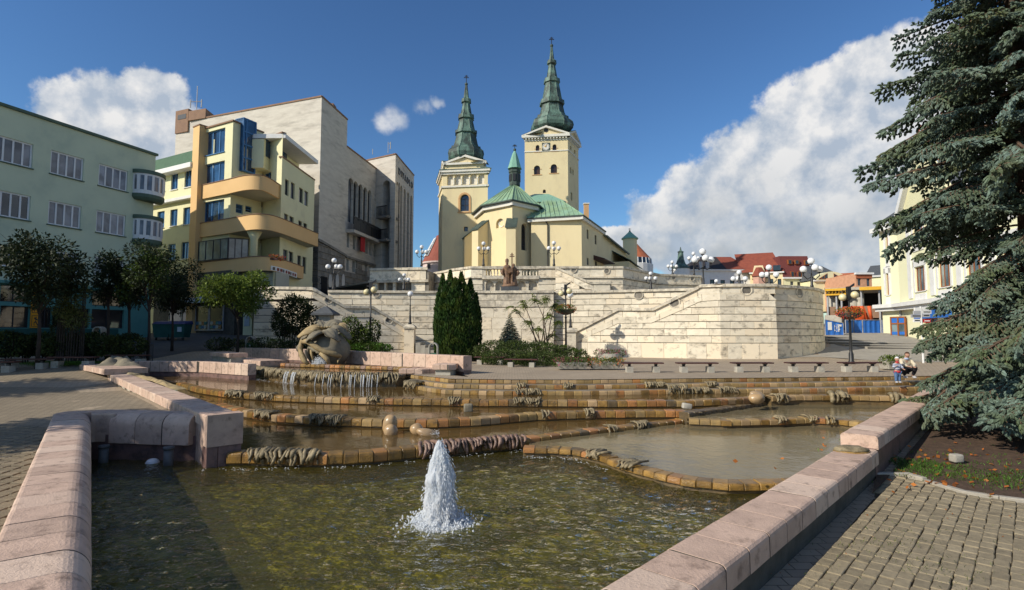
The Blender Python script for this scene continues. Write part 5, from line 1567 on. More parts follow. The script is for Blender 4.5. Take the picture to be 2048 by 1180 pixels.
r1,r2=P(1112,399,63.2),P(1122.6,397,63.6)
r2z=r1.z
mb=MB()
zz=SZ + .08
A_,B_,C_=(*e0,zz),(*e1,zz),(*e2,zz)
D_=(*(e3 + Vector((-.5,.6))),zz)
mb.add([A_,B_,(r2.x,r2.y,r2z),(r1.x - 1.5,r1.y + .3,r2z)],[(0,1,2,3)])
mb.add([B_,C_,(r2.x,r2.y,r2z)],[(0,1,2)])
mb.add([C_,D_,(r1.x - 1.5,r1.y + .3,r2z),(r2.x,r2.y,r2z)],[(0,1,2,3)])
mb.add([D_,A_,(r1.x - 1.5,r1.y + .3,r2z)],[(0,1,2)])
sr=mb.build('sacristy_roof','copper_light',ch)
sm=MB()
a,b=Vector(A_),Vector(B_); ta,tb=Vector((r1.x - 1.5,r1.y + .3,r2z)),Vector((r2.x,r2.y,r2z))
for k in range(13):
 s=k / 12; q0=a.lerp(b,s)
 tt=(q0.x - ta.x) / (tb.x - ta.x); tt=clamp(tt)
 top=ta.lerp(tb,tt); f_=1.0
 if q0.x > tb.x: f_=(b.x - q0.x) / (b.x - tb.x); top=q0.lerp(Vector((q0.x - 1.2,tb.y,r2z)),1); top=Vector((q0.x,lerp(b.y,tb.y,f_),lerp(zz,r2z,f_)))
 else: top=Vector((q0.x,tb.y,r2z))
 sm.tube([q0 + Vector((0,-.02,.03)),top + Vector((0,-.02,.03))],.035,4)
b=Vector(B_); c=Vector(C_)
for k in range(1,9):
 q0=b.lerp(c,k / 9); top=q0.lerp(tb,.9*(1 - abs(k / 9 - .5)*1.2)); sm.tube([q0 + Vector((.02,0,.03)),top + Vector((.02,0,.03))],.035,4)
sm.tube([b,tb],.06,5)
sm.build('roof_seam','copper_light',sr)
n0=P(1062,420,67); n1=P(1126,420,67)
pk0,pk1=P(1085,387,70.5),P(1098,387,70.5)
zr=P(1092,386,70.5).z; zn=P(1126,405,67).z
mb=MB(); mb.prism([(n0.x - 2,67),(n1.x,67),(n1.x,76),(n0.x - 2,76)],zb,zn); mb.build('nave_wall','church',ch)
mb=MB(); xs0,xs1=n0.x - 2.4,n1.x + .4
mb.add([(xs0,66.6,zn),(xs1,66.6,zn),(xs1,76,zn),(xs0,76,zn),(pk0.x - 1,71,zr),(pk1.x,71,zr)],[(0,1,5,4),(1,2,5),(2,3,4,5),(3,0,4)])
mb.build('nave_roof','copper_new',ch)
N0,N1=Vector(P(1206,480,66.5).xy),Vector(P(1252,510,82).xy)
zN=P(1203,469,66.5).z
fN=Fr(N0,N1)
mb=MB(); facade(mb,fN,zb,zN,[]); fN.box(mb,0,fN.L,-7,-.01,zb,zN - .02); mb.build('nave_wall','church',ch)
mb=MB(); mb.quad(fN.pt(-.1,.5,zN - .15),fN.pt(fN.L + .3,.5,zN - .15),fN.pt(fN.L + .3,-3.6,zN + 2.6),fN.pt(-.1,-3.6,zN + 2.6)); mb.build('nave_roof','copper_new',ch)
mb=MB(); fN.box(mb,0,fN.L,.35,.55,zN - .3,zN - .1); mb.build('gutter','copper_dark',ch)
lt0,lt1=fN.px(1213,525)[0],fN.px(1258,525)[0]
lt0=fN.L*.35; lt1=fN.L*.98
zl0,zl1=P(1230,526,73).z,P(1230,507,74).z
mb=MB(); fN.box(mb,lt0,lt1,0,2.2,zb,zl0); mb.build('porch_wall','church',ch)
mb=MB(); mb.hexa([fN.pt(lt0 - .2,2.5,zl0),fN.pt(lt1 + .2,2.5,zl0),fN.pt(lt1 + .2,0,zl1),fN.pt(lt0 - .2,0,zl1),fN.pt(lt0 - .2,2.5,zl0 + .1),fN.pt(lt1 + .2,2.5,zl0 + .1),fN.pt(lt1 + .2,0,zl1 + .1),fN.pt(lt0 - .2,0,zl1 + .1)]); mb.build('porch_roof','copper',ch)
c=P(1172.5,420,60.5)
mb=MB(); mb.box(c.x - .25,c.x + .25,60.2,60.8,SZ,P(1172,409,60.5).z); mb.build('chimney','church_orange',ch)
mb=MB(); mb.box(c.x - .32,c.x + .32,60.13,60.87,P(1172,409,60.5).z,P(1172,407,60.5).z); mb.build('chimney_cap','church_trim',ch)
u=fS.px(1096,480)[0]
mb=MB(); mb.tube([fS.pt(u - .3,.35,SZ - .1),fS.pt(u,.12,SZ - .7),fS.pt(u,.12,zb)],.07,6); mb.build('downpipe','iron',ch)
mb=MB(); q=fS2.px(1187,518)[0]; q1=fS2.px(1209,518)[0]
zc0=P(1198,521,63).z
mb.hexa([fS2.pt(q,1.3,zc0),fS2.pt(q1,1.3,zc0),fS2.pt(q1,0,zc0),fS2.pt(q,0,zc0),fS2.pt(q,1.3,zc0 + .1),fS2.pt(q1,1.3,zc0 + .1),fS2.pt(q1,0,zc0 + .55),fS2.pt(q,0,zc0 + .55)]); mb.build('door_canopy','wood_dark',ch)
rt=thing('round_tower',(*X(1260,84),6.4),'slim round yellow stair tower with a pale green conical roof beside the nave','tower')
c=P(1260,500,84); k_=84 / 1100
mb=MB(); mb.lathe([(14*k_,6),(14*k_,P(1260,478,84).z)],(c.x,84,0),24); mb.build('wall','church',rt,False)
mb=MB(); mb.lathe([(16.5*k_,P(1260,479,84).z),(17*k_,P(1260,477,84).z),(10*k_,P(1260,471,84).z),(2*k_,P(1260,463.5,84).z)],(c.x,84,0),24); mb.build('roof','copper_new',rt)
cross(rt,(c.x,84),P(1260,464,84).z,.6,.6,double=False)
def spire(parent,c,Y,prof,cx,mat='copper'):
 k=Y / 1100
 pr=[(r*k,P(cx,y,Y).z) for y,r in prof]
 mb=MB(); mb.lathe(pr,(c.x,c.y,0),8,ph=math.pi / 8 + .1)
 sp=mb.build('spire',mat,parent)
 ar=MB()
 for e in range(8):
  a=math.pi / 8 + .1 + 2*math.pi*e / 8
  ar.tube([(c.x + r*math.cos(a)*1.0,c.y + r*math.sin(a)*1.0,z) for r,z in pr],.05,4)
 ar.build('spire_rib',mat,sp)
 return sp,pr
def tower(label,FL,FR,BL,z0,z1,front,side,mat='church'):
 pass
lt=thing('church_tower',(*P(930,530,66).xy,6.4),'left church tower with an arcaded gallery, white pediments and a dark green tiered spire','tower')
FL,FR,BL=Vector(P(884.5,420,65).xy),Vector(P(975.5,420,64.2).xy),Vector(P(877.5,420,69.6).xy)
BR=FR + BL - FL
zc=P(930,342,64.3).z; zs=P(930,371,64.3).z
ff,fl=Fr(FL,FR),Fr(BL,FL)
big_w=(*ff.rect(920.5,389,938,422),True)
small=[ff.rect(927.5,453.4,935.6,462.5),ff.rect(927.5,486,934.5,494),ff.rect(928,529,933,534)]
mb=MB(); facade(mb,ff,zb,zs,[big_w] + small,.35); facade(mb,fl,zb,zs,[(fl.L*.35,fl.L*.65,P(880,432,66).z,P(880,400,66).z,True)],.3)
facade(mb,Fr(FR,BR),zb,zc,[]); facade(mb,Fr(BR,BL),zb,zc,[])
ar_f=[(ff.px(a,360)[0],ff.px(b_,360)[0],ff.px(a,369.4)[1],ff.px(a,347)[1],True) for a,b_ in ((894.3,906),(909.5,921.5),(925,937.5),(941,953.2),(957,968.5))]
zlo_,zhi_=ar_f[2][2],ar_f[2][3]
ar_f=[(a,b_,zlo_,zhi_,True) for a,b_,_,_,_ in ar_f]
facade(mb,ff,zs,zc,ar_f,.35)
w_=fl.L / 5.2
ar_l=[(w_*(.35 + k*1.0),w_*(1.05 + k*1.0),zlo_,zhi_,True) for k in range(4)]
facade(mb,fl,zs,zc,ar_l,.35)
mb.build('wall',mat_ := 'church',lt)
for f,hh in ((ff,ar_f),(fl,ar_l)):
 for h in hh: mb=MB(); f.box(mb,h[0],h[1],-.45,-.3,h[2],h[3]); mb.build('gallery_infill','church_trim',lt)
for i in range(4):
 u=(ar_f[i][1] + ar_f[i + 1][0]) / 2; q=ff.pt(u,-.05,0)
 mb=MB(); mb.lathe([(.13,zlo_),(.1,zlo_ + .1),(.085,zhi_ - .65),(.14,zhi_ - .5)],(q[0],q[1],0),10); mb.build('column','church_trim',lt,True)
window(lt,ff,big_w,.28,2,2,'dark_frame','glass',.06)
mb=MB(); b0=big_w
for (a,b_,c0,c1) in ((b0[0] - .22,b0[0],b0[2] - .05,b0[3] - .5),(b0[1],b0[1] + .22,b0[2] - .05,b0[3] - .5)): ff.box(mb,a,b_,0,.08,c0,c1)
ff.box(mb,b0[0] - .3,b0[1] + .3,0,.12,b0[2] - .2,b0[2] - .06)
r=(b0[1] - b0[0]) / 2; uc=(b0[0] + b0[1]) / 2; zc_=b0[3] - r
for k in range(10):
 a0_,a1_=math.pi*k / 10,math.pi*(k + 1) / 10
 q=[(uc - rr*math.cos(a_),zc_ + rr*math.sin(a_)) for a_ in (a0_,a1_) for rr in (r,r + .22)]
 mb.hexa([ff.pt(q[0][0],.08,q[0][1]),ff.pt(q[2][0],.08,q[2][1]),ff.pt(q[2][0],0,q[2][1]),ff.pt(q[0][0],0,q[0][1]),ff.pt(q[1][0],.08,q[1][1]),ff.pt(q[3][0],.08,q[3][1]),ff.pt(q[3][0],0,q[3][1]),ff.pt(q[1][0],0,q[1][1])])
mb.build('window_surround','church_orange',lt)
for h in small: window(lt,ff,h,.25,1,1,'dark_frame','glass',.06)
ctr=(FL + FR + BL + BR) / 4
for f in (ff,fl,Fr(FR,BR)):
 mb=MB(); f.box(mb,-.12,f.L + .12,-.2,.14,zs - .12,zs + .1); mb.build('string_course','church_trim',lt)
 mb=MB(); f.box(mb,-.3,f.L + .3,-.2,.34,zc - .05,zc + .22); f.box(mb,-.18,f.L + .18,-.2,.18,zc - .3,zc - .05); mb.build('cornice','church_trim',lt)
 mb=MB(); mb.hexa([f.pt(-.35,.4,zc + .23),f.pt(f.L + .35,.4,zc + .23),f.pt(f.L - .1,-.5,zc + .23),f.pt(.1,-.5,zc + .23),f.pt(-.35,.4,zc + .28),f.pt(f.L + .35,.4,zc + .28),f.pt(f.L - .1,-.5,zc + .55),f.pt(.1,-.5,zc + .55)]); mb.build('skirt_roof','copper',lt)
zat2=P(930,327,65).z; zap=P(930,313,65).z
ins=[q + (ctr - q)*.14 for q in (FL,FR,BR,BL)]
mb=MB(); mb.prism([tuple(q) for q in ins],zc + .2,zat2); mb.build('attic','church',lt)
def pediment(parent,f,z0,z1,out=.25,depth=1.6,body='church',trim='church_trim',roofm='copper'):
 """triangular gable with raking cornices and a little roof behind it"""
 L=f.L
 mb=MB(); mb.add([f.pt(0,0,z0),f.pt(L,0,z0),f.pt(L / 2,0,z1 - .15),f.pt(0,-depth,z0),f.pt(L,-depth,z0),f.pt(L / 2,-depth,z1 - .15)],[(0,1,2),(5,4,3),(0,3,4,1)]); mb.build('pediment',body,parent)
 mb=MB()
 f.box(mb,-.25,L + .25,-.2,out,z0 - .18,z0 + .06)
 for sgn in (0,1):
  a=(-.3,z0 + .02) if sgn == 0 else (L + .3,z0 + .02)
  b_=(L / 2,z1)
  pts=[(a[0],a[1]),(b_[0],b_[1]),(b_[0],b_[1] + .3),(a[0],a[1] + .22)]
  if sgn: pts=[pts[1],pts[0],pts[3],pts[2]]
  mb.hexa([f.pt(pts[0][0],out,pts[0][1] - .12),f.pt(pts[1][0],out,pts[1][1] - .12),f.pt(pts[1][0],-.15,pts[1][1] - .12),f.pt(pts[0][0],-.15,pts[0][1] - .12),
                 f.pt(pts[3][0],out,pts[3][1] - .12),f.pt(pts[2][0],out,pts[2][1] - .12),f.pt(pts[2][0],-.15,pts[2][1] - .12),f.pt(pts[3][0],-.15,pts[3][1] - .12)])
 mb.build('pediment_cornice',trim,parent)
 mb=MB()
 for a in (-.3,L + .3):
  mb.quad(f.pt(a,out + .03,z0 + .14),f.pt(L / 2,out + .03,z1 + .2),f.pt(L / 2,-depth,z1 + .2),f.pt(a,-depth,z0 + .14))
 mb.build('pediment_roof',roofm,parent)
fi=Fr(ins[0],ins[1]); fil=Fr(ins[3],ins[0]); fir=Fr(ins[1],ins[2])
for f in (fi,fil,fir): pediment(lt,f,zat2,zap)
Yc=66.7
cs=Vector((P(931.9,300,Yc).x,Yc))
sp,pr=spire(lt,cs,Yc,[(328,27),(324,33),(319,37),(312,38.5),(305,37),(301,32),(300,31),(297,31),(295.5,26.5),(290,24.5),(270,20),(269,23.6),(264,23),(262.5,18.5),(240,13.2),(239,17),(231,16),(230,11.4),(207,7),(205.5,10.2),(199,9.4),(197,5),(188,4),(168,1.3)],931.9)
cross(lt,(cs.x,cs.y),P(932,171,Yc).z,P(932,150,Yc).z - P(932,171,Yc).z,.8)
rt2=thing('church_tower',(*P(1095,530,77).xy,6.4),'tall right church tower with a clock and a green tiered spire, the highest in view','tower')
FL,FR,BRr=Vector(P(1049.5,340,75.8).xy),Vector(P(1136,340,75).xy),Vector(P(1157,340,79.4).xy)
BLr=FL + BRr - FR
ff,fs_=Fr(FL,FR),Fr(FR,BRr)
zc=P(1092,275,75.4).z
h_up=[(*ff.rect(1071.4,290,1078.8,303.4),True),(*ff.rect(1105,288.6,1113,301.6),True)]
h_lo=[(*ff.rect(1067.8,331,1080.2,349),True),(*ff.rect(1101.4,328.4,1114,346),True)]
h_sm=[(*ff.rect(1085.6,379,1091.6,386),True)]
s_h=[(*fs_.rect(1140,333,1143,348),True),(*fs_.rect(1144.6,337,1147.6,351),True),fs_.rect(1141.5,384,1145,403),(*fs_.rect(1140,290,1143,301),True),(*fs_.rect(1148,298,1151,309),True)]
mb=MB(); facade(mb,ff,zb,zc,h_up + h_lo + h_sm,.35); facade(mb,fs_,zb,zc,s_h,.35); facade(mb,Fr(BRr,BLr),zb,zc,[]); facade(mb,Fr(BLr,FL),zb,zc,[])
mb.build('wall','church',rt2)
for h in h_up + h_lo + h_sm: window(rt2,ff,h,.28,1,1,'dark_frame','glass_warm',.06)
for h in s_h: window(rt2,fs_,h,.28,1,1,'dark_frame','glass',.06)
for h in h_up + h_lo:
 mb=MB(); ff.box(mb,h[0] - .25,h[1] + .25,0,.06,h[2] - .1,h[2]); ff.box(mb,h[0] - .2,h[0],0,.05,h[3] - .6,h[3] - .52); ff.box(mb,h[1],h[1] + .2,0,.05,h[3] - .6,h[3] - .52); mb.build('window_trim','church_orange',rt2)
for f in (ff,fs_):
 for zz_ in (P(1092,302,75.4).z,P(1092,280,75.4).z):
  mb=MB(); f.box(mb,-.06,f.L + .06,-.1,.08,zz_ - .08,zz_ + .06); mb.build('string_course','church_trim',rt2)
 mb=MB(); f.box(mb,-.3,f.L + .3,-.2,.4,zc - .02,zc + .22); mb.build('cornice','church_trim',rt2)
 n=int(f.L / .42)
 for k in range(n):
  u=(k + .5)*f.L / n; mb=MB(); f.box(mb,u - .09,u + .09,0,.3,zc - .26,zc - .03); mb.build('dentil','church_trim',rt2)
cu0,cu1,cz0,cz1=ff.rect(1084,286,1099.6,302)
mb=MB(); ff.box(mb,cu0,cu1,0,.08,cz0,cz1); ck=mb.build('clock','copper_dark',rt2)
cc,cz,cr=(cu0 + cu1) / 2,(cz0 + cz1) / 2,(cu1 - cu0)*.46
mb=MB(); ring_=[ff.pt(cc + cr*math.cos(a),.10,cz + cr*math.sin(a)) for a in [2*math.pi*k / 28 for k in range(28)]]
mb.add(ring_,[tuple(range(28))]); mb.build('clock_face','church_trim',ck)
mb=MB()
for k in range(12):
 a=2*math.pi*k / 12
 q=[(cc + rr*math.cos(a + da),cz + rr*math.sin(a + da)) for rr,da in ((cr*.72,-.07),(cr*.72,.07),(cr*.95,.06),(cr*.95,-.06))]
 mb.add([ff.pt(u,.115,z) for u,z in q],[(0,1,2,3)])
mb.build('clock_numerals','iron',ck)
for ang_,ln,wd_ in ((1.45,.7,.05),(2.6,.5,.07)):
 mb=MB(); dx,dz=math.cos(ang_),math.sin(ang_)
 q=[(cc - dz*wd_,cz + dx*wd_),(cc + dz*wd_,cz - dx*wd_),(cc + dx*cr*ln + dz*wd_*.5,cz + dz*cr*ln - dx*wd_*.5),(cc + dx*cr*ln - dz*wd_*.5,cz + dz*cr*ln + dx*wd_*.5)]
 mb.hexa([ff.pt(u,.12,z) for u,z in q] + [ff.pt(u,.15,z) for u,z in q]); mb.build('clock_hand','yellow_beam',ck)
pz0,pz1=zc + .3,P(1091,254.5,75.4).z
pediment(rt2,ff,pz0,pz1,.35,2.4); pediment(rt2,fs_,pz0,pz1,.35,2.4); pediment(rt2,Fr(BLr,FL),pz0,pz1,.35,2.4)
mb=MB(); ocu=[ff.pt(ff.L / 2 + .3*math.cos(a),.05,pz0 + .75 + .3*math.sin(a)) for a in [2*math.pi*k / 16 for k in range(16)]]; mb.add(ocu,[tuple(range(16))]); mb.build('oculus','iron',rt2)
Yc=77.6; cs=Vector((P(1103.8,200,Yc).x,Yc))
sp,pr=spire(rt2,cs,Yc,[(269,31),(265,38),(260,43),(254,44.5),(247,42.5),(242,36),(241,34),(236,33.5),(234,28),(228,25.5),(212,22),(211,26),(203,25),(201.5,20.5),(168,14.2),(167,17),(159,16),(157.5,11),(130,6.2),(128.5,9.8),(122,9),(120,4.4),(112,3.6),(93,1.4)],1103.8)
cross(rt2,(cs.x,cs.y),P(1104,94,Yc).z,P(1104,74,Yc).z - P(1104,94,Yc).z,.95)
sy=44.4
sc_=P(1020,578,sy)
stt=thing('saints_statue',(sc_.x,sy,3.68),'brown bronze statue of two robed saints holding a tall cross, on a dark plinth','statue')
k_=sy / 1100
zb_=lambda py: P(1020,py,sy).z
mb=MB(); mb.box(sc_.x - .72,sc_.x + .72,sy - .6,sy + .6,3.68,zb_(574)); mb.build('plinth','slate',stt)
def robed(name,px,py_head,py_foot,w,dep,lean=0,mitre=0,seed=0):
 mb=MB(); zt,zf=zb_(py_head),zb_(py_foot); H_=zt - zf; cx=P(px,550,sy).x
 n,m=22,26; vs=[]
 prof=[(0,.34),(.12,.33),(.3,.28),(.5,.25),(.62,.27),(.74,.31),(.80,.28),(.835,.12),(.86,.09),(.885,.115),(.93,.125),(.97,.10),(1.0,.03)]
 for j in range(m + 1):
  s=j / m
  r=interp(prof)(s)
  for k in range(n):
   a=2*math.pi*k / n
   fold=1 + (.13*math.sin(a*7 + seed + s*2.5)*(1 - s) if s < .8 else 0) + .08*noise.noise(Vector((math.cos(a)*2,math.sin(a)*2 + seed,s*5)))
   vs.append((cx + (r*w*fold*math.cos(a)) + lean*s,sy + r*dep*fold*math.sin(a),zf + H_*s))
 fs=[(j*n + k,j*n + (k + 1) % n,(j + 1)*n + (k + 1) % n,(j + 1)*n + k) for j in range(m) for k in range(n)]
 fs += [tuple(range(n - 1,-1,-1)),tuple(range(m*n,m*n + n))]
 mb.add(vs,fs)
 if mitre: mb.lathe([(.12,zt - .12),(.15,zt),(.12,zt + .15),(.02,zt + mitre)],(cx + lean,sy,0),10,sy=.6)
 hz=zf + H_*.915
 mb.ball((cx + lean,sy - .115,hz - .02),.03,6,5)
 mb.ball((cx + lean,sy - .08,hz - .12),.07,8,6,0,(.8,.7,1.3))
 o=mb.build(name,'bronze',stt,True)
 return cx,zf,H_
c1=robed('robed_figure',1014.5,522,571,1.0,1.0,-.02,.22,1)
c2=robed('robed_figure',1026.5,527,571,.95,1.0,.03,0,3)
for (cx,zf,H_),arms in ((c1,[((-.26,.68),(-.42,.55),(-.36,.42),(-.2,-.25)),((.24,.7),(.34,.55),(.3,.5),(.3,-.3))]),(c2,[((-.22,.7),(-.34,.58),(-.25,.56),(-.2,-.3)),((.26,.7),(.4,.55),(.32,.45),(.25,-.25))])):
 for a,b_,c_,(dx,dy) in arms:
  mb=MB(); mb.tube([(cx + a[0],sy,zf + H_*a[1]),(cx + b_[0],sy - .12,zf + H_*b_[1]),(cx + c_[0]*.8 + dx*.2,sy + dy,zf + H_*c_[1])],[.13,.15,.085],8); mb.ball((cx + c_[0]*.8 + dx*.2,sy + dy,zf + H_*c_[1]),.07,8,6); mb.build('arm','bronze',stt,True)
mb=MB(); mb.lathe([(.55,zb_(574)),(.5,zb_(570)),(.3,zb_(568))],(sc_.x,sy,0),14,sx=1.25); mb.build('rock_base','bronze',stt,True)
mb=MB(); cx=P(1024,540,sy).x
mb.box(cx - .05,cx + .05,sy - .4,sy - .3,zb_(562),zb_(507)); mb.box(cx - .2,cx + .2,sy - .39,sy - .31,zb_(515),zb_(513)); mb.box(cx - .14,cx + .14,sy - .39,sy - .31,zb_(511.5),zb_(510)); mb.build('cross','bronze',stt)
mb=MB(); mb.hexa([(cx - .3,sy - .5,zb_(546)),(cx + .05,sy - .5,zb_(546)),(cx + .05,sy - .4,zb_(545)),(cx - .3,sy - .4,zb_(545)),(cx - .3,sy - .5,zb_(538)),(cx + .05,sy - .5,zb_(538)),(cx + .05,sy - .4,zb_(538)),(cx - .3,sy - .4,zb_(538))]); mb.build('book','bronze',stt)
# ================================================================ green apartment house on the left
def V2(px,py,Y): return Vector(P(px,py,Y).xy)
gA0=V2(0,440,32.8); gB=V2(304,480,42)
gd=(gB - gA0).normalized(); gA=gA0 - gd*20
fg=Fr(gA,gB); g0=(gA0 - gA).length
gz=P(304,311,42).z
gh=thing('apartment_house',(*gB,1.5),'long shaded pale green four-storey house with teal shopfronts and rounded corner bays','building')
wins=[]
for (a,b,c,d) in ((-70,262,64,332),(102.5,298,166,361.5),(198.5,327.5,254.5,385),(-75,372,60,437),(98,397.5,161,456.5),(193.5,421.5,250,475.5),(-80,483,55,530),(95,499,157.5,545),(190.5,513,247,557)):
 wins.append(fg.rect(a,b,c,d))
for r in range(3):
 zt=sum(wins[r*3 + k][3] for k in (1,2)) / 2; zb2=sum(wins[r*3 + k][2] for k in (1,2)) / 2
 for k in range(3): w_=wins[r*3 + k]; wins[r*3 + k]=(w_[0],w_[1],zb2,zt)
wd=wins[1][1] - wins[1][0]; pit=wins[2][0] - wins[1][0]
allw=[]
for r in range(3):
 w0=wins[r*3 + 1]
 for k in (-4,-3,-2,-1): allw.append((w0[0] + pit*k,w0[0] + pit*k + wd,w0[2],w0[3]))
 allw += [w0,wins[r*3 + 2]]
ledge=fg.px(150,573)[1]
shop=[fg.rect(a,b,c,d) for a,b,c,d in ((184,586,241,616),(184,618,247,657),(106,602,178,656),(82,600,104,655),(2,600,58,652),(2,566,58,590),(-60,600,-4,652))]
zsh=sorted(shop[1][2:4])
shop=[(s[0],s[1],shop[1][2],shop[1][3]) if i not in (0,5) else (s[0],s[1],shop[1][3] + .25,ledge - .2) for i,s in enumerate(shop)]
shop[0]=(shop[1][0],shop[1][1],shop[0][2],shop[0][3])
u_or=(fg.px(60,620)[0],fg.px(80,620)[0])
mb=MB(); facade(mb,fg,ledge,gz,allw,.25)
fside=Fr(gB,gB + Vector((-fg.e.y*-1,0)) + Vector((-9,9*.34 + 2)))
bk=gB + Vector((-13,5)); bk2=gA + Vector((-13,5))
mb.quad((*gB,0),(*bk,0),(*bk,gz),(*gB,gz)); mb.quad((*bk,0),(*bk2,0),(*bk2,gz),(*bk,gz)); mb.quad((*bk2,0),(*gA,0),(*gA,gz),(*bk2,gz))
mb.add([(*gA,gz),(*gB,gz),(*bk,gz),(*bk2,gz)],[(0,1,2,3)])
mb.build('wall','green_wall',gh)
mb=MB(); facade(mb,fg,0,ledge,shop,.3); mb.build('shop_front','teal',gh)
mb=MB(); fg.box(mb,0,fg.L - 2.3,0,.06,0,shop[1][2] - .04); mb.build('shop_plinth','teal_dark',gh)
mb=MB(); fg.box(mb,-.2,fg.L + .1,-.3,.16,gz - .04,gz + .14); mb.build('roof_edge','green_dark',gh)
mb=MB(); fg.box(mb,0,fg.L - 2.0,0,.35,ledge - .12,ledge + .05); mb.build('canopy_ledge','teal',gh)
for i,w_ in enumerate(allw): window(gh,fg,w_,.12,4,1,'white_frame','glass_curtain' if i % 3 else 'glass',.10,'green_dark')
for s in shop: window(gh,fg,s,.2,2 if s[1] - s[0] < 3 else 3,1,'dark_frame','glass_shop',.05,name='shop_window')
mb=MB(); fg.box(mb,u_or[0],u_or[1],.06,.12,shop[1][2] + .0,ledge - .2); op=mb.build('orange_sign_panel',M('orange_sign',(.75,.32,.015),None,2,.6),gh)
zc0,zc1=shop[1][2],ledge - .2
mb=MB(); um=(u_or[0] + u_or[1]) / 2; hw_=(u_or[1] - u_or[0])*.42
for k in range(3):
 za,zb3=lerp(zc0,zc1,k / 3) + .08,lerp(zc0,zc1,(k + 1) / 3) - .08
 for (a,b,c,d) in ((um - hw_,um + hw_,za,za + .03),(um - hw_,um + hw_,zb3 - .03,zb3),(um - hw_,um - hw_ + .03,za,zb3),(um + hw_ - .03,um + hw_,za,zb3)): fg.box(mb,a,b,.12,.13,c,d)
 def line(a,b,w=.035):
  a,b=Vector(a),Vector(b); dd=(b - a).normalized(); n=Vector((-dd.y,dd.x))*w
  mb.add([fg.pt(um + p.x*hw_,.128,lerp(za,zb3,p.y)) for p in (a + n,b + n,b - n,a - n)],[(0,1,2,3)])
 fl_=1 if k % 2 else -1
 for a,b in (((0,.72),(.05*fl_,.45)),((.05*fl_,.45),(.45*fl_,.3)),((.45*fl_,.3),(.3*fl_,.1)),((.05*fl_,.45),(-.3*fl_,.28)),((-.3*fl_,.28),(-.5*fl_,.12)),((0,.68),(.4*fl_,.75)),((0,.68),(-.45*fl_,.6))): line(a,b,.07)
 mb.add([fg.pt(um + (.02 + .14*math.cos(t_))*hw_,.128,lerp(za,zb3,.82 + .07*math.sin(t_))) for t_ in [6.283*q / 8 for q in range(8)]],[tuple(range(8))])
mb.build('painted_figures','iron',op)
for (pt_,pb_) in ((342,397),(431,486)):
 uL,z1_=fg.px(266,pt_ + 4); uR=fg.L - .02; z0_=fg.px(290,pb_)[1]; z1_=fg.px(290,pt_ + 3)[1]
 c=(uL + uR) / 2 + .35; r=(uR - uL) / 2 + .3
 def ringp(rr,z,n=14): return [fg.pt(c - rr*math.cos(math.pi*k / n),rr*.78*math.sin(math.pi*k / n),z) for k in range(n + 1)]
 for nm,mt_,zz_ in (('bay_base','green_dark',[(r*.9,z0_ - .25),(r*1.05,z0_ - .05),(r*1.05,z0_ + .2)]),('bay_roof','green_dark',[(r*1.08,z1_ - .25),(r*1.08,z1_ + .02)])):
  mb=MB()
  for i in range(len(zz_) - 1):
   A,B_=ringp(*zz_[i]),ringp(*zz_[i + 1])
   for k in range(14): mb.quad(A[k],A[k + 1],B_[k + 1],B_[k])
  for z_i in (0,-1):
   A=ringp(*zz_[z_i]); mb.add(A,[tuple(range(15))])
  mb.build(nm,mt_,gh)
 mb=MB(); A,B_=ringp(r,z0_ + .2),ringp(r,z0_ + .5); C_,D_=ringp(r,z1_ - .4),ringp(r,z1_ - .25)
 for k in range(14): mb.quad(A[k],A[k + 1],B_[k + 1],B_[k]); mb.quad(C_[k],C_[k + 1],D_[k + 1],D_[k])
 for k in range(0,15,2):
  p0,p1=ringp(r + .03,0)[k],ringp(r - .08,0)[k]
  k2=min(14,k + 1) if k < 14 else 13
  q0=Vector(p0); q1=Vector(ringp(r + .03,0)[k2]); dd=(q1 - q0).normalized()*.09
  mb.hexa([tuple(q0 - dd)[:2] + (z0_ + .45,),tuple(q0 + dd)[:2] + (z0_ + .45,),tuple(Vector(p1) + dd)[:2] + (z0_ + .45,),tuple(Vector(p1) - dd)[:2] + (z0_ + .45,),tuple(q0 - dd)[:2] + (z1_ - .35,),tuple(q0 + dd)[:2] + (z1_ - .35,),tuple(Vector(p1) + dd)[:2] + (z1_ - .35,),tuple(Vector(p1) - dd)[:2] + (z1_ - .35,)])
 bf_=mb.build('bay_window','white_frame',gh)
 E,F_=ringp(r - .03,z0_ + .45),ringp(r - .03,z1_ - .35)
 for k in range(0,14,2):
  g_=MB(); g_.quad(E[k],E[k + 1],F_[k + 1],F_[k]); g_.quad(E[k + 1],E[k + 2],F_[k + 2],F_[k + 1]); g_.build('pane','glass_curtain',bf_)
# ================================================================ cream house with orange balconies
ya0,ya1=V2(296,400,50.6),V2(393,400,47)
yb=thing('balcony_house',(*V2(470,600,45),1.6),'cream corner house with blue windows and curved orange balconies','building')
fw_=Fr(ya0 + (ya0 - ya1).normalized()*8,ya1)
z_top=P(393,318,47).z
w1_=[]
for a,b,c,d in ((318,352,330,382),(343,346,355,378),(370,340,382,373),(315,424,328,455),(341,420,354,451),(367,416,380,448),(337,489,350,520),(363,485,377,517)):
 w1_.append(fw_.rect(a,b,c,d))
mb=MB(); facade(mb,fw_,0,z_top,w1_,.22)
q0,q1=fw_.A,fw_.B
mb.prism([tuple(q0 + Vector((.05,.05))),tuple(q1 + Vector((.0,.3))),tuple(q1 + Vector((3,9))),tuple(q0 + Vector((3,9)))],0,z_top - .05)
mb.build('wing_wall','cream',yb)
for w_ in w1_: window(yb,fw_,w_,.15,2,1,'blue_frame','glass_blue',.08,'white')
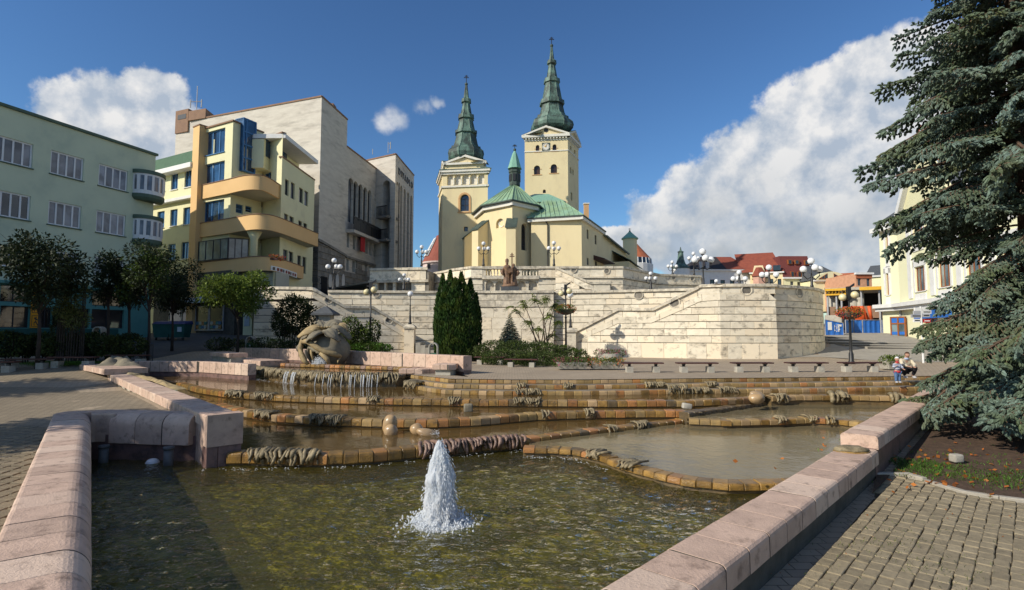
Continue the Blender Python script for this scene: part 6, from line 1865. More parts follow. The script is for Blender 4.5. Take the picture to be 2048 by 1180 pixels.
for (py,dz,o,mt_) in ((328,.42,.7,'white'),(391,.26,.45,'white')):
 z=P(393,py,47).z; mb=MB(); fw_.box(mb,0,fw_.L + .05,-.05,o,z - dz,z); mb.build('cornice',mt_,yb)
z=P(393,321,47).z; mb=MB()
z2=P(393,301,47).z
mb.hexa([fw_.pt(0,.55,z - .3),fw_.pt(fw_.L + .1,.55,z - .3),fw_.pt(fw_.L + .1,-4,z - .3),fw_.pt(0,-4,z - .3),fw_.pt(0,.25,z2),fw_.pt(fw_.L + .1,.25,z2),fw_.pt(fw_.L + .1,-4,z2),fw_.pt(0,-4,z2)]); mb.build('attic_band',M('attic_green',(.06,.13,.07),None,2,.7),yb)
C0,C1=V2(404,400,46.5),V2(461,400,44.7)
ft=Fr(C0,C1); zt=P(461,243,44.7).z
Bk=Vector(P(523,400,47.4).xy); fs1=Fr(C1,Bk)
w2_=[ft.rect(409,266,449,303),ft.rect(408,330,448,367),ft.rect(407,405,447,440)]
mb=MB(); facade(mb,ft,0,zt,w2_,.3); facade(mb,fs1,0,zt,[fs1.rect(472,407,486,428),fs1.rect(491,411,504,426)],.25)
mb.prism([tuple(C1 + Vector((0,.5))),tuple(Bk),tuple(Bk + Vector((-4,5))),tuple(C0 + Vector((0,5))),tuple(C0)],zt - .3,zt)
mb.quad((*C0,0),(*(C0 + Vector((.5,5))),0),(*(C0 + Vector((.5,5))),zt),(*C0,zt))
mb.build('tower_wall','cream',yb)
for w_ in w2_: window(yb,ft,w_,.2,3,1,'blue_frame','glass_blue',.11,'blue_frame')
for r_ in ((472,407,486,428),(491,411,504,426)): window(yb,fs1,fs1.rect(*r_),.18,1,2,'blue_frame','glass_blue',.07)
mb=MB(); ft.box(mb,-.1,ft.L + .12,-.3,.12,zt,zt + .12); fs1.box(mb,0,fs1.L,-.3,.1,zt,zt + .12); mb.build('parapet_cap','chimney_brown',yb)
fp=Fr(V2(392,400,46.9),V2(404.5,400,46.3)); zp=P(398,255,46.5).z
mb=MB(); fp.box(mb,0,fp.L,-.5,.45,0,zp); mb.build('pilaster','orange',yb)
mb=MB(); fp.box(mb,-.05,fp.L + .05,-.6,.5,zp,zp + .1); mb.build('pilaster_cap','chimney_brown',yb)
bz0,bz1=P(495,345,46).z,P(495,243,46).z
bq0,bq1=V2(484.5,300,45.2),V2(511,300,46.4)
fb=Fr(bq0,bq1)
mb=MB()
for u in (0,.28,fb.L - .1): fb.box(mb,u,u + .12,-.9,.05,bz0,bz1)
for k in range(5): fb.box(mb,0,fb.L,-.95,.06,lerp(bz0,bz1,k / 4) - .06,lerp(bz0,bz1,k / 4) + .06)
mb.quad(fb.pt(0,0,bz0),fb.pt(0,-1,bz0),fb.pt(0,-1,bz1),fb.pt(0,0,bz1))
bay=mb.build('glass_bay','blue_frame',yb)
for k in range(4):
 g_=MB(); g_.quad(fb.pt(.1,.0,lerp(bz0,bz1,k / 4)),fb.pt(fb.L,0,lerp(bz0,bz1,k / 4)),fb.pt(fb.L,0,lerp(bz0,bz1,(k + 1) / 4)),fb.pt(.1,0,lerp(bz0,bz1,(k + 1) / 4))); g_.build('pane','glass_blue',bay)
D0,D1,D2=V2(525,400,47.6),V2(562,400,46.0),V2(628,420,53.2)
fd,fe=Fr(D0,D1),Fr(D1,D2)
zd=P(562,266,46).z; ze=P(562,300,46).z
wr=[fe.rect(*r_) for r_ in ((570.5,357,577,393),(582,363,589,400),(598.5,374,606,408),(609,380,616,414),(568.5,426,576.5,446),(579,431,587.5,451),(597,440,604,460),(607,445,614,464),(566.5,498,575,526),(577.5,502,586,530),(595,510,602,535),(605,513,612,548))]
ow=fe.rect(563,301,600,338)
mb=MB(); facade(mb,fd,0,zd,[fd.rect(528,347,542,361)],.25)
eh=P(562,300,46).z
facade(mb,fe,0,fe.px(562,313)[1],wr,.22); mb.prism([tuple(D0 + Vector((0,.3))),tuple(D1 + Vector((-.3,.3))),tuple(D2 + Vector((-.3,0))),tuple(D2 + Vector((-6,4)))],eh - 1.6,eh - 1.5)
mb.build('side_wall','cream_grey' if False else 'cream',yb)
mb=MB(); fe.box(mb,0,fe.L,-.3,.06,fe.px(562,313)[1],fe.px(562,313)[1] + .12); mb.build('parapet_cap','chimney_brown',yb)
zl_=fe.px(562,313)[1] + .12
mb=MB(); mb.prism([tuple(fe.A - fe.n*1.6),tuple(fe.B - fe.n*1.6),tuple(fe.B - fe.n*6),tuple(fe.A - fe.n*6)],zl_ - 1,zd - .5); mb.build('attic_wall','cream',yb)
mb=MB(); fq=Fr(fe.A - fe.n*1.58,fe.B - fe.n*1.58); fq.box(mb,.3,fe.L*.6,0,.05,zl_ + .1,zl_ + 1.6); mb.build('attic_glazing','glass_blue',yb)
mb=MB(); fe.box(mb,.02,fe.L + .2,-3,.22,zd - .42,zd - .05); mb.build('eaves','white',yb)
mb=MB(); fd.box(mb,0,fd.L + .05,-.3,.12,zd - .02,zd + .1); mb.build('parapet_cap','chimney_brown',yb)
for w_ in wr: window(yb,fe,w_,.16,1,1,'dark_frame','glass',.07)
window(yb,fd,fd.rect(528,347,542,361),.2,2,1,'blue_frame','glass_blue',.07)
def balcony(pts,z0,z1,label=None,flo=True,mat='orange'):
 """solid curved parapet with a floor slab; pts = outer line left to right in plan"""
 pp=[]
 for i in range(len(pts) - 1):
  for k in range(6): pp.append(catmull(pts,i,k / 6))
 pp.append(Vector(pts[-1]))
 p=Path(pp)
 mb=MB(); ribbon(mb,p,z0,z1,-.16,0,step=.5); bo=mb.build('balcony',mat,yb)
 mb=MB(); ribbon(mb,p,z1,z1 + .06,-.2,.05,step=.5); mb.build('balcony_cap','chimney_brown',bo)
 mb=MB(); mb.prism([tuple(p.at(p.L*k / 24,-.1)) for k in range(25)] + [tuple(D2 + Vector((-2,0))),tuple(D0 + Vector((0,2))),tuple(C0 + Vector((.5,2)))],z0 + .02,z0 + .2); mb.build('balcony_slab','cream_grey',bo)
 return p
def catmull(P_,i,t):
 p=[Vector(P_[max(0,min(len(P_) - 1,j))]) for j in (i - 1,i,i + 1,i + 2)]
 return .5*((2*p[1]) + (-p[0] + p[2])*t + (2*p[0] - 5*p[1] + 4*p[2] - p[3])*t*t + (-p[0] + 3*p[1] - 3*p[2] + p[3])*t ** 3)
b1=[V2(404.6,380,46.2),V2(456,370,44.4),V2(488,370,43.3),V2(512,370,43.1),V2(532,380,43.7),V2(559,390,46.1)]
balcony(b1,P(512,379,43.1).z,P(512,350,43.1).z)
b2=[V2(393,450,46.5),V2(455,450,44.3),V2(500,450,42.7),V2(527,450,42.6),V2(552,452,43.5),V2(590,465,46.5),V2(636,490,51.2)]
balcony(b2,P(512,459,42.6).z,P(512,429,42.6).z)
b3=[V2(386,530,46.7),V2(450,530,44.4),V2(500,530,42.7),V2(527,530,42.5),V2(548,532,43.1),V2(575,540,45.4),V2(607,550,49.4)]
p3=balcony(b3,P(512,541,42.6).z,P(512,514,42.6).z)
z3t=P(512,514,42.6).z; z2b=P(512,459,42.6).z
cq=V2(508,490,43.6); mb=MB(); mb.lathe([(.28,z3t - .8),(.28,z2b - .6),(.6,z2b + .05)],(cq.x,cq.y,0),16); mb.build('balcony_column','cream',yb,True)
fz=Fr(V2(397,500,46.0),V2(456,500,44.0)); fz2=Fr(V2(456,500,44.0),V2(497,500,44.6))
for f,cn in ((fz,4),(fz2,3)): window(yb,f,(0,f.L,z3t + .08,f.px(430,479)[1] if f is fz else fz.px(430,479)[1]),.0,cn,1,'dark_frame','glass_pale',.06,name='balcony_glazing')
rr_=random.Random(3)
def tufts(parent,name,mats,boxes,n,size,seed=1,up=.0):
 """many small leaf-shaped faces inside boxes"""
 rd=random.Random(seed); mb=MB()
 for (x0,x1,y0,y1,z0,z1) in boxes:
  for _ in range(n):
   p=Vector((rd.uniform(x0,x1),rd.uniform(y0,y1),rd.uniform(z0,z1))); leaf(mb,p,size*rd.uniform(.6,1.4),rd,rd.randrange(len(mats)))
 o=mb.build(name,mats,parent); return o
def leaf(mb,p,s,rd,mi=0,dirv=None,asp=.45):
 d_=dirv or Vector((rd.gauss(0,1),rd.gauss(0,1),rd.gauss(0,.8)))
 if d_.length < .01: d_=Vector((0,0,1))
 d_=d_.normalized()*s
 n=d_.cross(Vector((rd.gauss(0,1),rd.gauss(0,1),rd.gauss(0,1))))
 n=n.normalized()*s*asp if n.length > 1e-6 else Vector((s*asp,0,0))
 mb.add([p,p + d_*.5 + n*.5,p + d_,p + d_*.5 - n*.5],[(0,1,2,3)],mi)
q=p3.at(p3.u_of_px(548),.1)
fbx=thing('flower_box',(q.x,q.y,z3t),'trough of red flowers hung on the lowest orange balcony','flowers')
bx_=[]
for k in range(6):
 qq=p3.at(p3.u_of_px(540 + 4*k),.05); bx_.append((qq.x - .2,qq.x + .2,qq.y - .2,qq.y + .2,z3t - .15,z3t + .25))
tufts(fbx,'blossoms',['petal_red','petal_orange','leaf_mid'],bx_,60,.12)
mb=MB(); mb.box(bx_[0][0],bx_[-1][1],bx_[0][2] + .1,bx_[0][3],z3t - .2,z3t - .05); mb.build('trough','wood_dark',fbx)
u0,u1=p3.u_of_px(538),p3.u_of_px(590)
mb=MB(); zz=lambda u: 0
ribbon(mb,p3,interp([(u0,P(538,541,43).z),(u1,P(590,555,47).z)]),interp([(u0,P(538,532,43).z),(u1,P(590,545,47).z)]),.02,.08,u0,u1); sgn=mb.build('sign_strip','white',yb)
mb=MB()
for k in range(9):
 u=lerp(u0,u1,(k + .6) / 9.6); z=lerp(P(538,537,43).z,P(590,550.5,47).z,(k + .6) / 9.6)
 a,b=u - .16,u + .1 + .08*(k % 3)
 mb.quad(p3.pt(a,.09,z - .12),p3.pt(b,.09,z - .12),p3.pt(b,.09,z + .12),p3.pt(a,.09,z + .12),0 if k % 3 else 1)
mb.build('sign_blocks',['roof_red','iron'],sgn)
fsf=Fr(V2(296,640,50.2),V2(458,640,43.8))
zs0,zs1=0,P(420,546,45).z
mb=MB(); fsf.box(mb,0,fsf.L,-1.5,-.02,0,P(420,543,45).z); mb.build('shop_wall','concrete_dark',yb)
u2=fsf.px(386,600)[0]
for k in range(3):
 a=lerp(u2,fsf.L,k / 3); b=lerp(u2,fsf.L,(k + 1) / 3)
 window(yb,fsf,(a + .05,b - .05,P(420,588,45).z,P(420,552,45).z),-.06,1,1,'dark_frame','glass',.08,name='band_window')
aw0,aw1=P(420,607,45).z,P(420,596,45).z
u3=fsf.px(360,600)[0]
mb=MB(); mb.hexa([fsf.pt(u3,1.3,aw0),fsf.pt(fsf.L,1.3,aw0),fsf.pt(fsf.L,0,aw1),fsf.pt(u3,0,aw1),fsf.pt(u3,1.3,aw0 + .16),fsf.pt(fsf.L,1.3,aw0 + .16),fsf.pt(fsf.L,0,aw1 + .2),fsf.pt(u3,0,aw1 + .2)]); mb.build('awning','awning',yb)
u4=fsf.px(340,630)[0]
shp=[]
for k in range(4):
 a=lerp(u4,fsf.L - .6,k / 4); b=lerp(u4,fsf.L - .6,(k + 1) / 4)
 shp.append(window(yb,fsf,(a + .04,b - .04,P(420,661,45).z,P(420,611,45).z),-.08,1,1,'steel','glass_shop',.07,name='shop_window'))
bc=[('book_blue',(.06,.16,.30)),('book_pale',(.5,.52,.46)),('book_orange',(.45,.22,.08)),('book_teal',(.08,.25,.22))]
for n_,c_ in bc: M_=M(n_,c_,None,3,.6); MT[n_]=M_
for k,sw in enumerate(shp[:4]):
 a=lerp(u4,fsf.L - .6,k / 4)
 for r_ in range(2):
  for c_ in range(4):
   mb=MB(); fsf.box(mb,a + .3 + c_*.38,a + .6 + c_*.38,.10,.13,P(420,657 - 8*r_,45).z,P(420,651 - 8*r_,45).z); mb.build('displayed_book',bc[(k + r_*2 + c_) % 4][0],sw)
mb=MB(); fsf.box(mb,fsf.L - .1,fsf.L + .9,-2,.12,0,P(470,545,44).z); mb.build('dark_pier','concrete_dark',yb)
fk=Fr(V2(458,640,43.8),V2(545,640,43.0))
mb=MB(); fk.box(mb,0,fk.L,-2,-.3,0,P(512,543,43).z); mb.build('shop_wall','cream_grey',yb)
mb=MB(); fk.box(mb,fk.px(488,640)[0],fk.px(506,640)[0],-.3,.1,0,P(500,560,43).z); mb.build('cream_pier','cream',yb)
mb=MB(); u=fk.px(491,640)[0]; fk.box(mb,u,fk.px(501,640)[0],.1,.14,P(496,652,43).z,P(496,632,43).z); mb.build('notice_board','awning',yb)
mb=MB(); mb.prism([tuple(fk.B),tuple(D1 + Vector((0,.1))),tuple(D2 + Vector((0,.1))),tuple(D0)],0,P(562,545,45).z); mb.build('lower_wall','cream',yb)
# ================================================================ theatre: tall travertine block and the lower hall
th=thing('theatre',(*V2(640,560,55),2),'tall travertine-clad theatre with five slender arched windows above a long black balcony','building')
T0=V2(350,300,62.3); T1=V2(638.5,400,55); T2=V2(691.5,400,61.2); T3=V2(766,420,72.2)
tz0=P(638.5,194,55).z; tz1=P(691.5,294,61.2).z
fT0,fT1,fT2=Fr(T0,T1),Fr(T1,T2),Fr(T2,T3)
T1b=V2(629,500,55)
awn=[]
for a,b,c,d in ((697,350,705.5,448),(707.5,358.5,715,452),(717,366,724.5,456),(727,372.5,733.5,462),(736,379,742,467)): awn.append((*fT2.rect(a,b,c,d),True))
zb_a=awn[2][2]; zt_a=awn[2][3]
awn=[(a[0],a[1],zb_a,zt_a,True) for a in awn]
r1_=[fT2.rect(*r_) for r_ in ((694,468,697,496),(706,470,711,500),(720,474,725,505),(731,478,735.5,508),(739,482,743.5,513),(748,488,752,519))]
z_a,z_b=r1_[2][2],r1_[2][3]; r1_=[(a[0],max(a[1],a[0] + .6),z_a,z_b) for a in r1_]
zr2=(P(725,549,66).z,P(725,527,66).z)
r2_=[(a[0],a[1],zr2[0],zr2[1]) for a in r1_]
mb=MB(); facade(mb,fT0,2,tz0,[]); facade(mb,fT1,2,tz0,[]); facade(mb,fT2,2,tz1,awn + r1_ + r2_,.4)
mb.add([(*T2,tz1),(*(T2 + Vector((-9,4))),tz1),(*(T2 + Vector((-9,4))),tz0),(*T2,tz0)],[(0,1,2,3)])
mb.add([(*T0,tz0),(*T1,tz0),(*T2,tz0),(*(T2 + Vector((-18,6))),tz0)],[(0,1,2,3)])
mb.add([(*T2,tz1),(*T3,tz1),(*(T3 + Vector((-20,6))),tz1),(*(T2 + Vector((-20,6))),tz1)],[(0,1,2,3)])
mb.quad((*T2,tz0),(*(T2 + Vector((-18,6))),tz0),(*(T2 + Vector((-18,6))),tz1),(*T2,tz1))
mb.build('wall','clad',th)
for f,z in ((fT0,tz0),(fT1,tz0),(fT2,tz1)):
 mb=MB(); f.box(mb,0,f.L,-.3,.08,z,z + .16); mb.build('roof_edge','chimney_brown',th)
for i,w_ in enumerate(awn): window(th,fT2,w_,.35,1,1,'dark_frame','glass',.08)
for w_ in r1_ + r2_: window(th,fT2,w_,.35,1,1,'dark_frame','glass',.08)
bp=Path([T1 + fT0.e*-9,T1,T2,T3])
u638=9.0
ztb=lambda px,py,Y: P(px,py,Y).z
tb=interp([(0,ztb(628,483,54)),(9,ztb(637,483,55)),(9 + fT1.L,ztb(691,513,61)),(9.1 + fT1.L,ztb(691,515,61.2)),(bp.L,ztb(691,515,61.2))])
sk=lambda u,z: any(h[0] - .2 + 9 + fT1.L < u < h[1] + .2 + 9 + fT1.L and h[2] - .3 < z < h[3] + .25 for h in r2_)
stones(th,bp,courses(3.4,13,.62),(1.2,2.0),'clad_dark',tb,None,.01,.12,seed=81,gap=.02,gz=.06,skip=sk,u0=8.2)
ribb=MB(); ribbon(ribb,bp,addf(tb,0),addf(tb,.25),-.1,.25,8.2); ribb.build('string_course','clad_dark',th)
dr0=fT1.rect(640,552,651,590)
mb=MB(); fT1.box(mb,dr0[0],dr0[1],.0,.16,2.5,dr0[3]); mb.build('doorway','dark_room',th)
for px,Y in ((658,57.4),(672,59),(684,60.5)):
 u,z=fT1.px(px,563); mb=MB(); mb.add([fT1.pt(u + .42*math.cos(a),.15,z + .85*math.sin(a)) for a in [6.283*k / 16 for k in range(16)]],[tuple(range(16))]); mb.build('oval_window','glass',th)
bu0,bz_=fT2.px(695,473); bu1=awn[-1][1] + 1.2; bu0=awn[0][0] - .4
bzf=awn[0][2] - 1.0
mb=MB(); fT2.box(mb,bu0,bu1,0,1.0,bzf - .35,bzf); bal_=mb.build('balcony','clad',th)
mb=MB(); n=30
for k in range(n): u=lerp(bu0 + .1,bu1 - .1,k / (n - 1)); fT2.box(mb,u - .04,u + .04,.9,.97,bzf,bzf + 1.5)
for k in range(5): u=lerp(bu0 + .1,bu1 - .1,(k + .5) / 5); fT2.box(mb,u - .7,u + .7,.88,.94,bzf + .1,bzf + 1.2)
fT2.box(mb,bu0,bu1,.88,.99,bzf + 1.45,bzf + 1.53); mb.build('railing','iron',bal_)
bn=fT2.rect(713,474,721,505)
mb=MB(); fT2.box(mb,bn[0],bn[1],.5,.56,bn[2],bn[3]); t=thing('banner',(*fT2.pt(bn[0],.5,bn[2]),),'narrow red banner hanging between the theatre windows','banner'); mb.build('banner_cloth','red_cloth',t)
mb=MB(); fT2.box(mb,bn[0] - .05,bn[1] + .05,0,.6,bn[3],bn[3] + .06); mb.build('banner_rod','iron',t)
c0,c1,c2=V2(351,235,62.2),V2(376,235,61.4),V2(420,245,64.5)
zr_=P(376,217,61.4).z
mb=MB(); mb.prism([tuple(c0),tuple(c1),tuple(c2),tuple(c0 + Vector((2,4)))],tz0 - 1.2,zr_); mb.build('roof_house','chimney_brown',th)
mb=MB(); mb.prism([tuple(c1 + Vector((.1,-.1))),tuple(c1 + Vector((2.5,-.9))),tuple(c2 + Vector((1.5,0))),tuple(c2)],tz0,tz0 + 1.1); mb.build('roof_house','chimney_brown',th)
fr0=Fr(c0,c1); mb=MB(); fr0.box(mb,fr0.L*.2,fr0.L*.85,0,.03,zr_ - 1.1,zr_ - .55); mb.build('roof_vent','iron',th)
q=P(663,214,58.5); mb=MB(); mb.box(q.x - .5,q.x + .3,58.2,59.2,tz0,q.z + .3); mb.build('chimney','chimney_brown',th)
def mast(px,py0,py1,Y,label,arms=((.8,-.5),(.75,.45))):
 q=P(px,py0,Y); h=P(px,py1,Y).z - q.z
 t=thing('roof_aerial',tuple(q),label,'aerial','aerials on the theatre roofs')
 mb=MB(); mb.tube([q,q + Vector((0,0,h))],.05,5); mb.build('mast_pole','steel',t)
 mb=MB()
 for f_,l in arms: mb.tube([q + Vector((0,0,h*f_*.6)),q + Vector((l,0,h*f_*.6))],.05,4); mb.tube([q + Vector((l,0,h*f_*.6 - .7)),q + Vector((l,0,h*f_*.6 + .25))],.07,5)
 mb.build('antenna','steel',t)
mast(393,222,172,63,'thin aerial with side antennas on the brown roof house of the tall block',((.62,-.75),(.62,.55)))
T4,T5=V2(790,400,68),V2(827,420,77.5)
t4z=P(790,309,68).z
T4l=V2(716,350,71.4)
fU0,fU1=Fr(T4l,T4),Fr(T4,T5)
th2=thing('theatre_hall',(*T4,6.4),'second travertine theatre block with tall arched recesses and letters near its roof','building')
lg=[]
ua_,ub_=fU0.px(763.5,450)[0],fU0.px(779.5,450)[0]
lg_z=[fU0.px(771,361)[1],fU0.px(771,535)[1]]
ar5=[]
for a,b in ((791.5,797),(799.5,804),(806.5,811),(813.5,818),(820,824)):
 u0_,u1_=fU1.px(a,450)[0],fU1.px(b,450)[0]; ar5.append((u0_,u1_,7.2,0,True))
zt5=fU1.px(794.5,363)[1]; ar5=[(a[0],a[1],7.2,zt5 + (a[0]*-.0),True) for a in ar5]
mb=MB(); facade(mb,fU0,6,t4z,[(ua_,ub_,6.6,lg_z[0],True)],1.5); facade(mb,fU1,6,t4z,ar5,.7)
mb.add([(*T4l,t4z),(*T4,t4z),(*T5,t4z),(*(T5 + Vector((-6,4))),t4z)],[(0,1,2,3)])
mb.build('wall','clad',th2)
mb=MB(); fU0.box(mb,ua_,ub_,-1.7,-1.5,6,lg_z[0])
mb.build('loggia_back','dark_room',th2)
for f,z in ((fU0,t4z),(fU1,t4z)):
 mb=MB(); f.box(mb,0,f.L,-.3,.08,z,z + .16); mb.build('roof_edge','chimney_brown',th2)
for pyf in (435,481,):
 z=fU0.px(771,pyf - 6)[1]
 mb=MB(); fU0.box(mb,ua_ - .2,ub_ + .2,-1.4,.8,z - .6,z - .3); lb_=mb.build('loggia_balcony','clad_dark',th2)
 mb=MB()
 for k in range(9): u=lerp(ua_ - .15,ub_ + .15,k / 8); fU0.box(mb,u - .03,u + .03,.7,.76,z - .3,z + .9)
 fU0.box(mb,ua_ - .2,ub_ + .2,.68,.78,z + .86,z + .95); mb.build('railing','iron',lb_)
 for k in (1,2): u=lerp(ua_,ub_,k / 3); mb=MB(); fU0.box(mb,u - .12,u + .12,-1.45,-1.1,z,z + 3.2); mb.build('loggia_pier','clad_dark',th2)
for h in ar5:
 mb=MB(); fU1.box(mb,h[0],h[1],-.9,-.7,6,h[3]); mb.build('recess_panel','clad_dark',th2)
 for py in (428,482,520):
  z=fU1.px(800,py)[1]
  w_=window(th2,fU1,(h[0] + .2,h[1] - .2,z - 1.4,z + .6),.64,1,1,'dark_frame','glass',.06)
  mb=MB(); fU1.box(mb,h[0],h[1],-.7,-.35,z - 1.75,z - 1.5); mb.build('sill','clad',w_)
mast(776,306,284,70,'short aerial with a knobbed top on the lower theatre block',((1.4,.3),)); mast(745,309,298,71,'tiny rod aerial on the lower theatre block, left of the knobbed one',())
def lettering(text,fr,u,z,size,off,mat,parent,name='lettering',spacing=1.0,ext=.04):
 cu=bpy.data.curves.new(name,'FONT'); cu.body=text; cu.size=size; cu.extrude=ext; cu.space_character=spacing; cu.align_x='LEFT'
 cu.materials.append(MT[mat])
 o=bpy.data.objects.new(name,cu)
 e3=Vector((fr.e.x,fr.e.y,0)); n3=Vector((fr.n.x,fr.n.y,0)); up=Vector((0,0,1))
 m=Matrix((e3,up,n3)).transposed().to_4x4()
 m.translation=Vector(fr.pt(u,off,z)) - WLOC.get(parent.name,Vector((0,0,0)))
 o.matrix_basis=m
 link(o,parent); bpy.context.view_layer.update()
 me=bpy.data.meshes.new_from_object(o); me.materials.clear(); me.materials.append(MT[mat]); o2=bpy.data.objects.new(name,me); o2.matrix_basis=m; bpy.data.objects.remove(o)
 return link(o2,parent)
lu=fU1.px(796,350)[0]
lettering('DIVADLO',fU1,lu,fU1.px(800,352)[1],1.25,.06,'iron',th2,spacing=1.55)
# ================================================================ houses and roofs behind
def simple_house(name,label,px0,px1,Y0,Y1,py_eave,py_base,wall,wins=(),wmat='dark_frame',depth=8,extra=None,cat='building',grp=None,glass='glass',cols=1):
 A,B_=V2(px0,py_eave,Y0),V2(px1,py_eave,Y1)
 f=Fr(A,B_); zt=(P(px0,py_eave,Y0).z + P(px1,py_eave,Y1).z) / 2; z0=min(P(px0,py_base,Y0).z,5)
 t=thing(name,(*A,z0),label,cat,grp)
 hs=[f.rect(*r_) for r_ in wins]
 mb=MB(); facade(mb,f,z0,zt,[h for h in hs if h[3] < zt],.2)
 C_,D_=B_ - f.n*depth,A - f.n*depth
 mb.quad((*B_,z0),(*C_,z0),(*C_,zt),(*B_,zt)); mb.quad((*D_,z0),(*A,z0),(*A,zt),(*D_,zt)); mb.quad((*C_,z0),(*D_,z0),(*D_,zt),(*C_,zt)); mb.quad((*A,zt),(*B_,zt),(*C_,zt),(*D_,zt))
 mb.build('wall',wall,t)
 for h in hs:
  if h[3] < zt: window(t,f,h,.14,cols,1,wmat,glass,.1)
 mb=MB(); f.box(mb,-.15,f.L + .15,-.1,.35,zt - .15,zt + .12); mb.build('eaves','white',t)
 return t,f,zt
def slope_roof(t,f,zt,z_ridge,u0=None,u1=None,r0=None,r1=None,d=4.5,mat='roof_red',over=.4):
 u0=-.2 if u0 is None else u0; u1=f.L + .2 if u1 is None else u1; r0=u0 if r0 is None else r0; r1=u1 if r1 is None else r1
 mb=MB()
 a,b,c_,d_=f.pt(u0,over,zt),f.pt(u1,over,zt),f.pt(r1,-d,z_ridge),f.pt(r0,-d,z_ridge)
 e,g_=f.pt(u1,-2*d,zt),f.pt(u0,-2*d,zt)
 mb.add([a,b,c_,d_,e,g_],[(0,1,2,3),(1,4,2),(4,5,3,2),(5,0,3)])
 return mb.build('roof',mat,t)
G_='houses beyond the terrace'
t,f,zt=simple_house('town_house','white house with a long roof, black on the left and rust red on the right',1372,1501,95,95,540,600,'white',((1420,559,1429,572),(1441,560,1450,572),(1460,560.5,1469,572),(1479,560.5,1488,572)),grp=G_)
zr=P(1440,513,99).z
r=slope_roof(t,f,zt + .1,zr,r0=f.L*.35,u1=f.L*.62,r1=f.L*.62,mat='roof_black'); slope_roof(t,f,zt + .1,zr,u0=f.L*.62,r0=f.L*.62,r1=f.L*.86,mat='roof_red')
mb=MB(); f.box(mb,f.L*.2,f.L*.24,.1,.5,zt + .2,zt + 1.4); f.box(mb,f.L*.30,f.L*.345,.1,.5,zt + .2,zt + 1.6); mb.build('dormer','steel',r)
c=P(1362,540,94); k_=94 / 1100
t=thing('corner_turret',(c.x,94,4),'round white corner turret with a flared green copper spire','tower')
mb=MB(); mb.lathe([(17*k_,3),(17*k_,P(1362,537,94).z)],(c.x,94,0),20); mb.build('wall','white',t)
mb=MB(); mb.lathe([(19*k_,P(1362,538,94).z),(18*k_,P(1362,535,94).z),(10*k_,P(1362,528,94).z),(6.5*k_,P(1362,518,94).z),(5.2*k_,P(1362,505,94).z),(7*k_,P(1362,504,94).z),(2*k_,P(1362,501,94).z),(.6*k_,P(1362,494,94).z)],(c.x,94,0),8); mb.build('spire','copper',t)
t,f,zt=simple_house('town_house','yellow and pink house with a stepped gable and red bay roof',1500,1566,94,92,545,600,'church',((1508.5,557,1513.5,566),(1518,557,1525,566),(1539,558,1547,570),(1555,558,1563,570)),grp=G_)
slope_roof(t,f,zt + .1,P(1500,507,98).z,u0=-1.5,r0=-2.5,r1=f.L*.75,mat='roof_red')
mb=MB(); a,b=f.px(1503,560)[0],f.px(1534,560)[0]
mb.hexa([f.pt(a,.5,zt - 1),f.pt(b,.5,zt - 1),f.pt(b,-1.5,zt - 1),f.pt(a,-1.5,zt - 1),f.pt(lerp(a,b,.2),.5,P(1515,531,93).z),f.pt(lerp(a,b,.75),.5,P(1515,531,93).z),f.pt(lerp(a,b,.75),-1.5,P(1515,531,93).z),f.pt(lerp(a,b,.2),-1.5,P(1515,531,93).z)]); mb.build('gable','church',t)
mb=MB(); q=f.pt((a + b) / 2,.5,0); mb.lathe([(1.05,4.5),(1.05,P(1515,552,93).z)],(q[0],q[1],0),6); mb.build('bay',M('pink_plaster',(.62,.36,.27),None,2,.8),t)
mb=MB(); mb.lathe([(1.3,P(1515,553,93).z),(.5,P(1515,535,93).z)],(q[0],q[1],0),6); mb.build('bay_roof','roof_red',t)
mb=MB(); f.box(mb,f.px(1546,540)[0],f.px(1561,540)[0],.2,.6,P(1550,542,93).z,P(1550,532,93).z); mb.build('roof_window','glass',t)
t,f,zt=simple_house('town_house','house with a steep maroon mansard roof over a pale yellow storey',1567,1628,92,92,556,600,'cream',((1580.5,563,1587,570),(1594.5,564,1601,572),(1615,564,1622,573)),grp=G_)
zm=P(1595,512,92.8).z
mb=MB(); mb.hexa([f.pt(-.1,.2,zt + .1),f.pt(f.L - .3,.2,zt + .1),f.pt(f.L - .3,-8,zt + .1),f.pt(-.1,-8,zt + .1),f.pt(-.2,-.9,zm),f.pt(f.L - .5,-.9,zm),f.pt(f.L - .5,-8,zm),f.pt(-.2,-8,zm)]); mr=mb.build('roof','roof_maroon',t)
for a,b,c,d in ((1577.5,519,1586,528),(1591.5,519.5,1600,528),(1611,520,1620,529),(1580.5,543,1588,554),(1594.5,543.5,1602.5,554.5)):
 h=f.rect(a,b,c,d); wo_=-.35 if b < 530 else .05
 mb=MB(); f.box(mb,h[0],h[1],wo_ - .4,wo_ + .16,h[2],h[3]); w_=mb.build('window','brown_frame',mr); mb=MB(); f.box(mb,h[0] + .08,h[1] - .16,wo_ + .1,wo_ + .19,h[2] + .08,h[3] - .08); mb.build('pane','glass',w_)
t,f,zt=simple_house('town_house','pale yellow house with two quarter-round windows under an arched gable',1628,1694,88,88,561,600,'cream',((1649,575.5,1654,583),(1665,576,1670,583),(1678,576,1684,583)),grp=G_)
slope_roof(t,f,zt + .1,P(1660,531,92).z,u0=-.2,r0=.6,r1=f.L*.72,mat='slate')
zg0,zg1=zt,P(1660,543,87.6).z
mb=MB(); n=12; um=f.L / 2; hwid=f.L*.47
pts=[(um - hwid + 2*hwid*k / n,zg0 + .6 + (zg1 - zg0 - .6)*math.sin(math.pi*k / n)) for k in range(n + 1)]
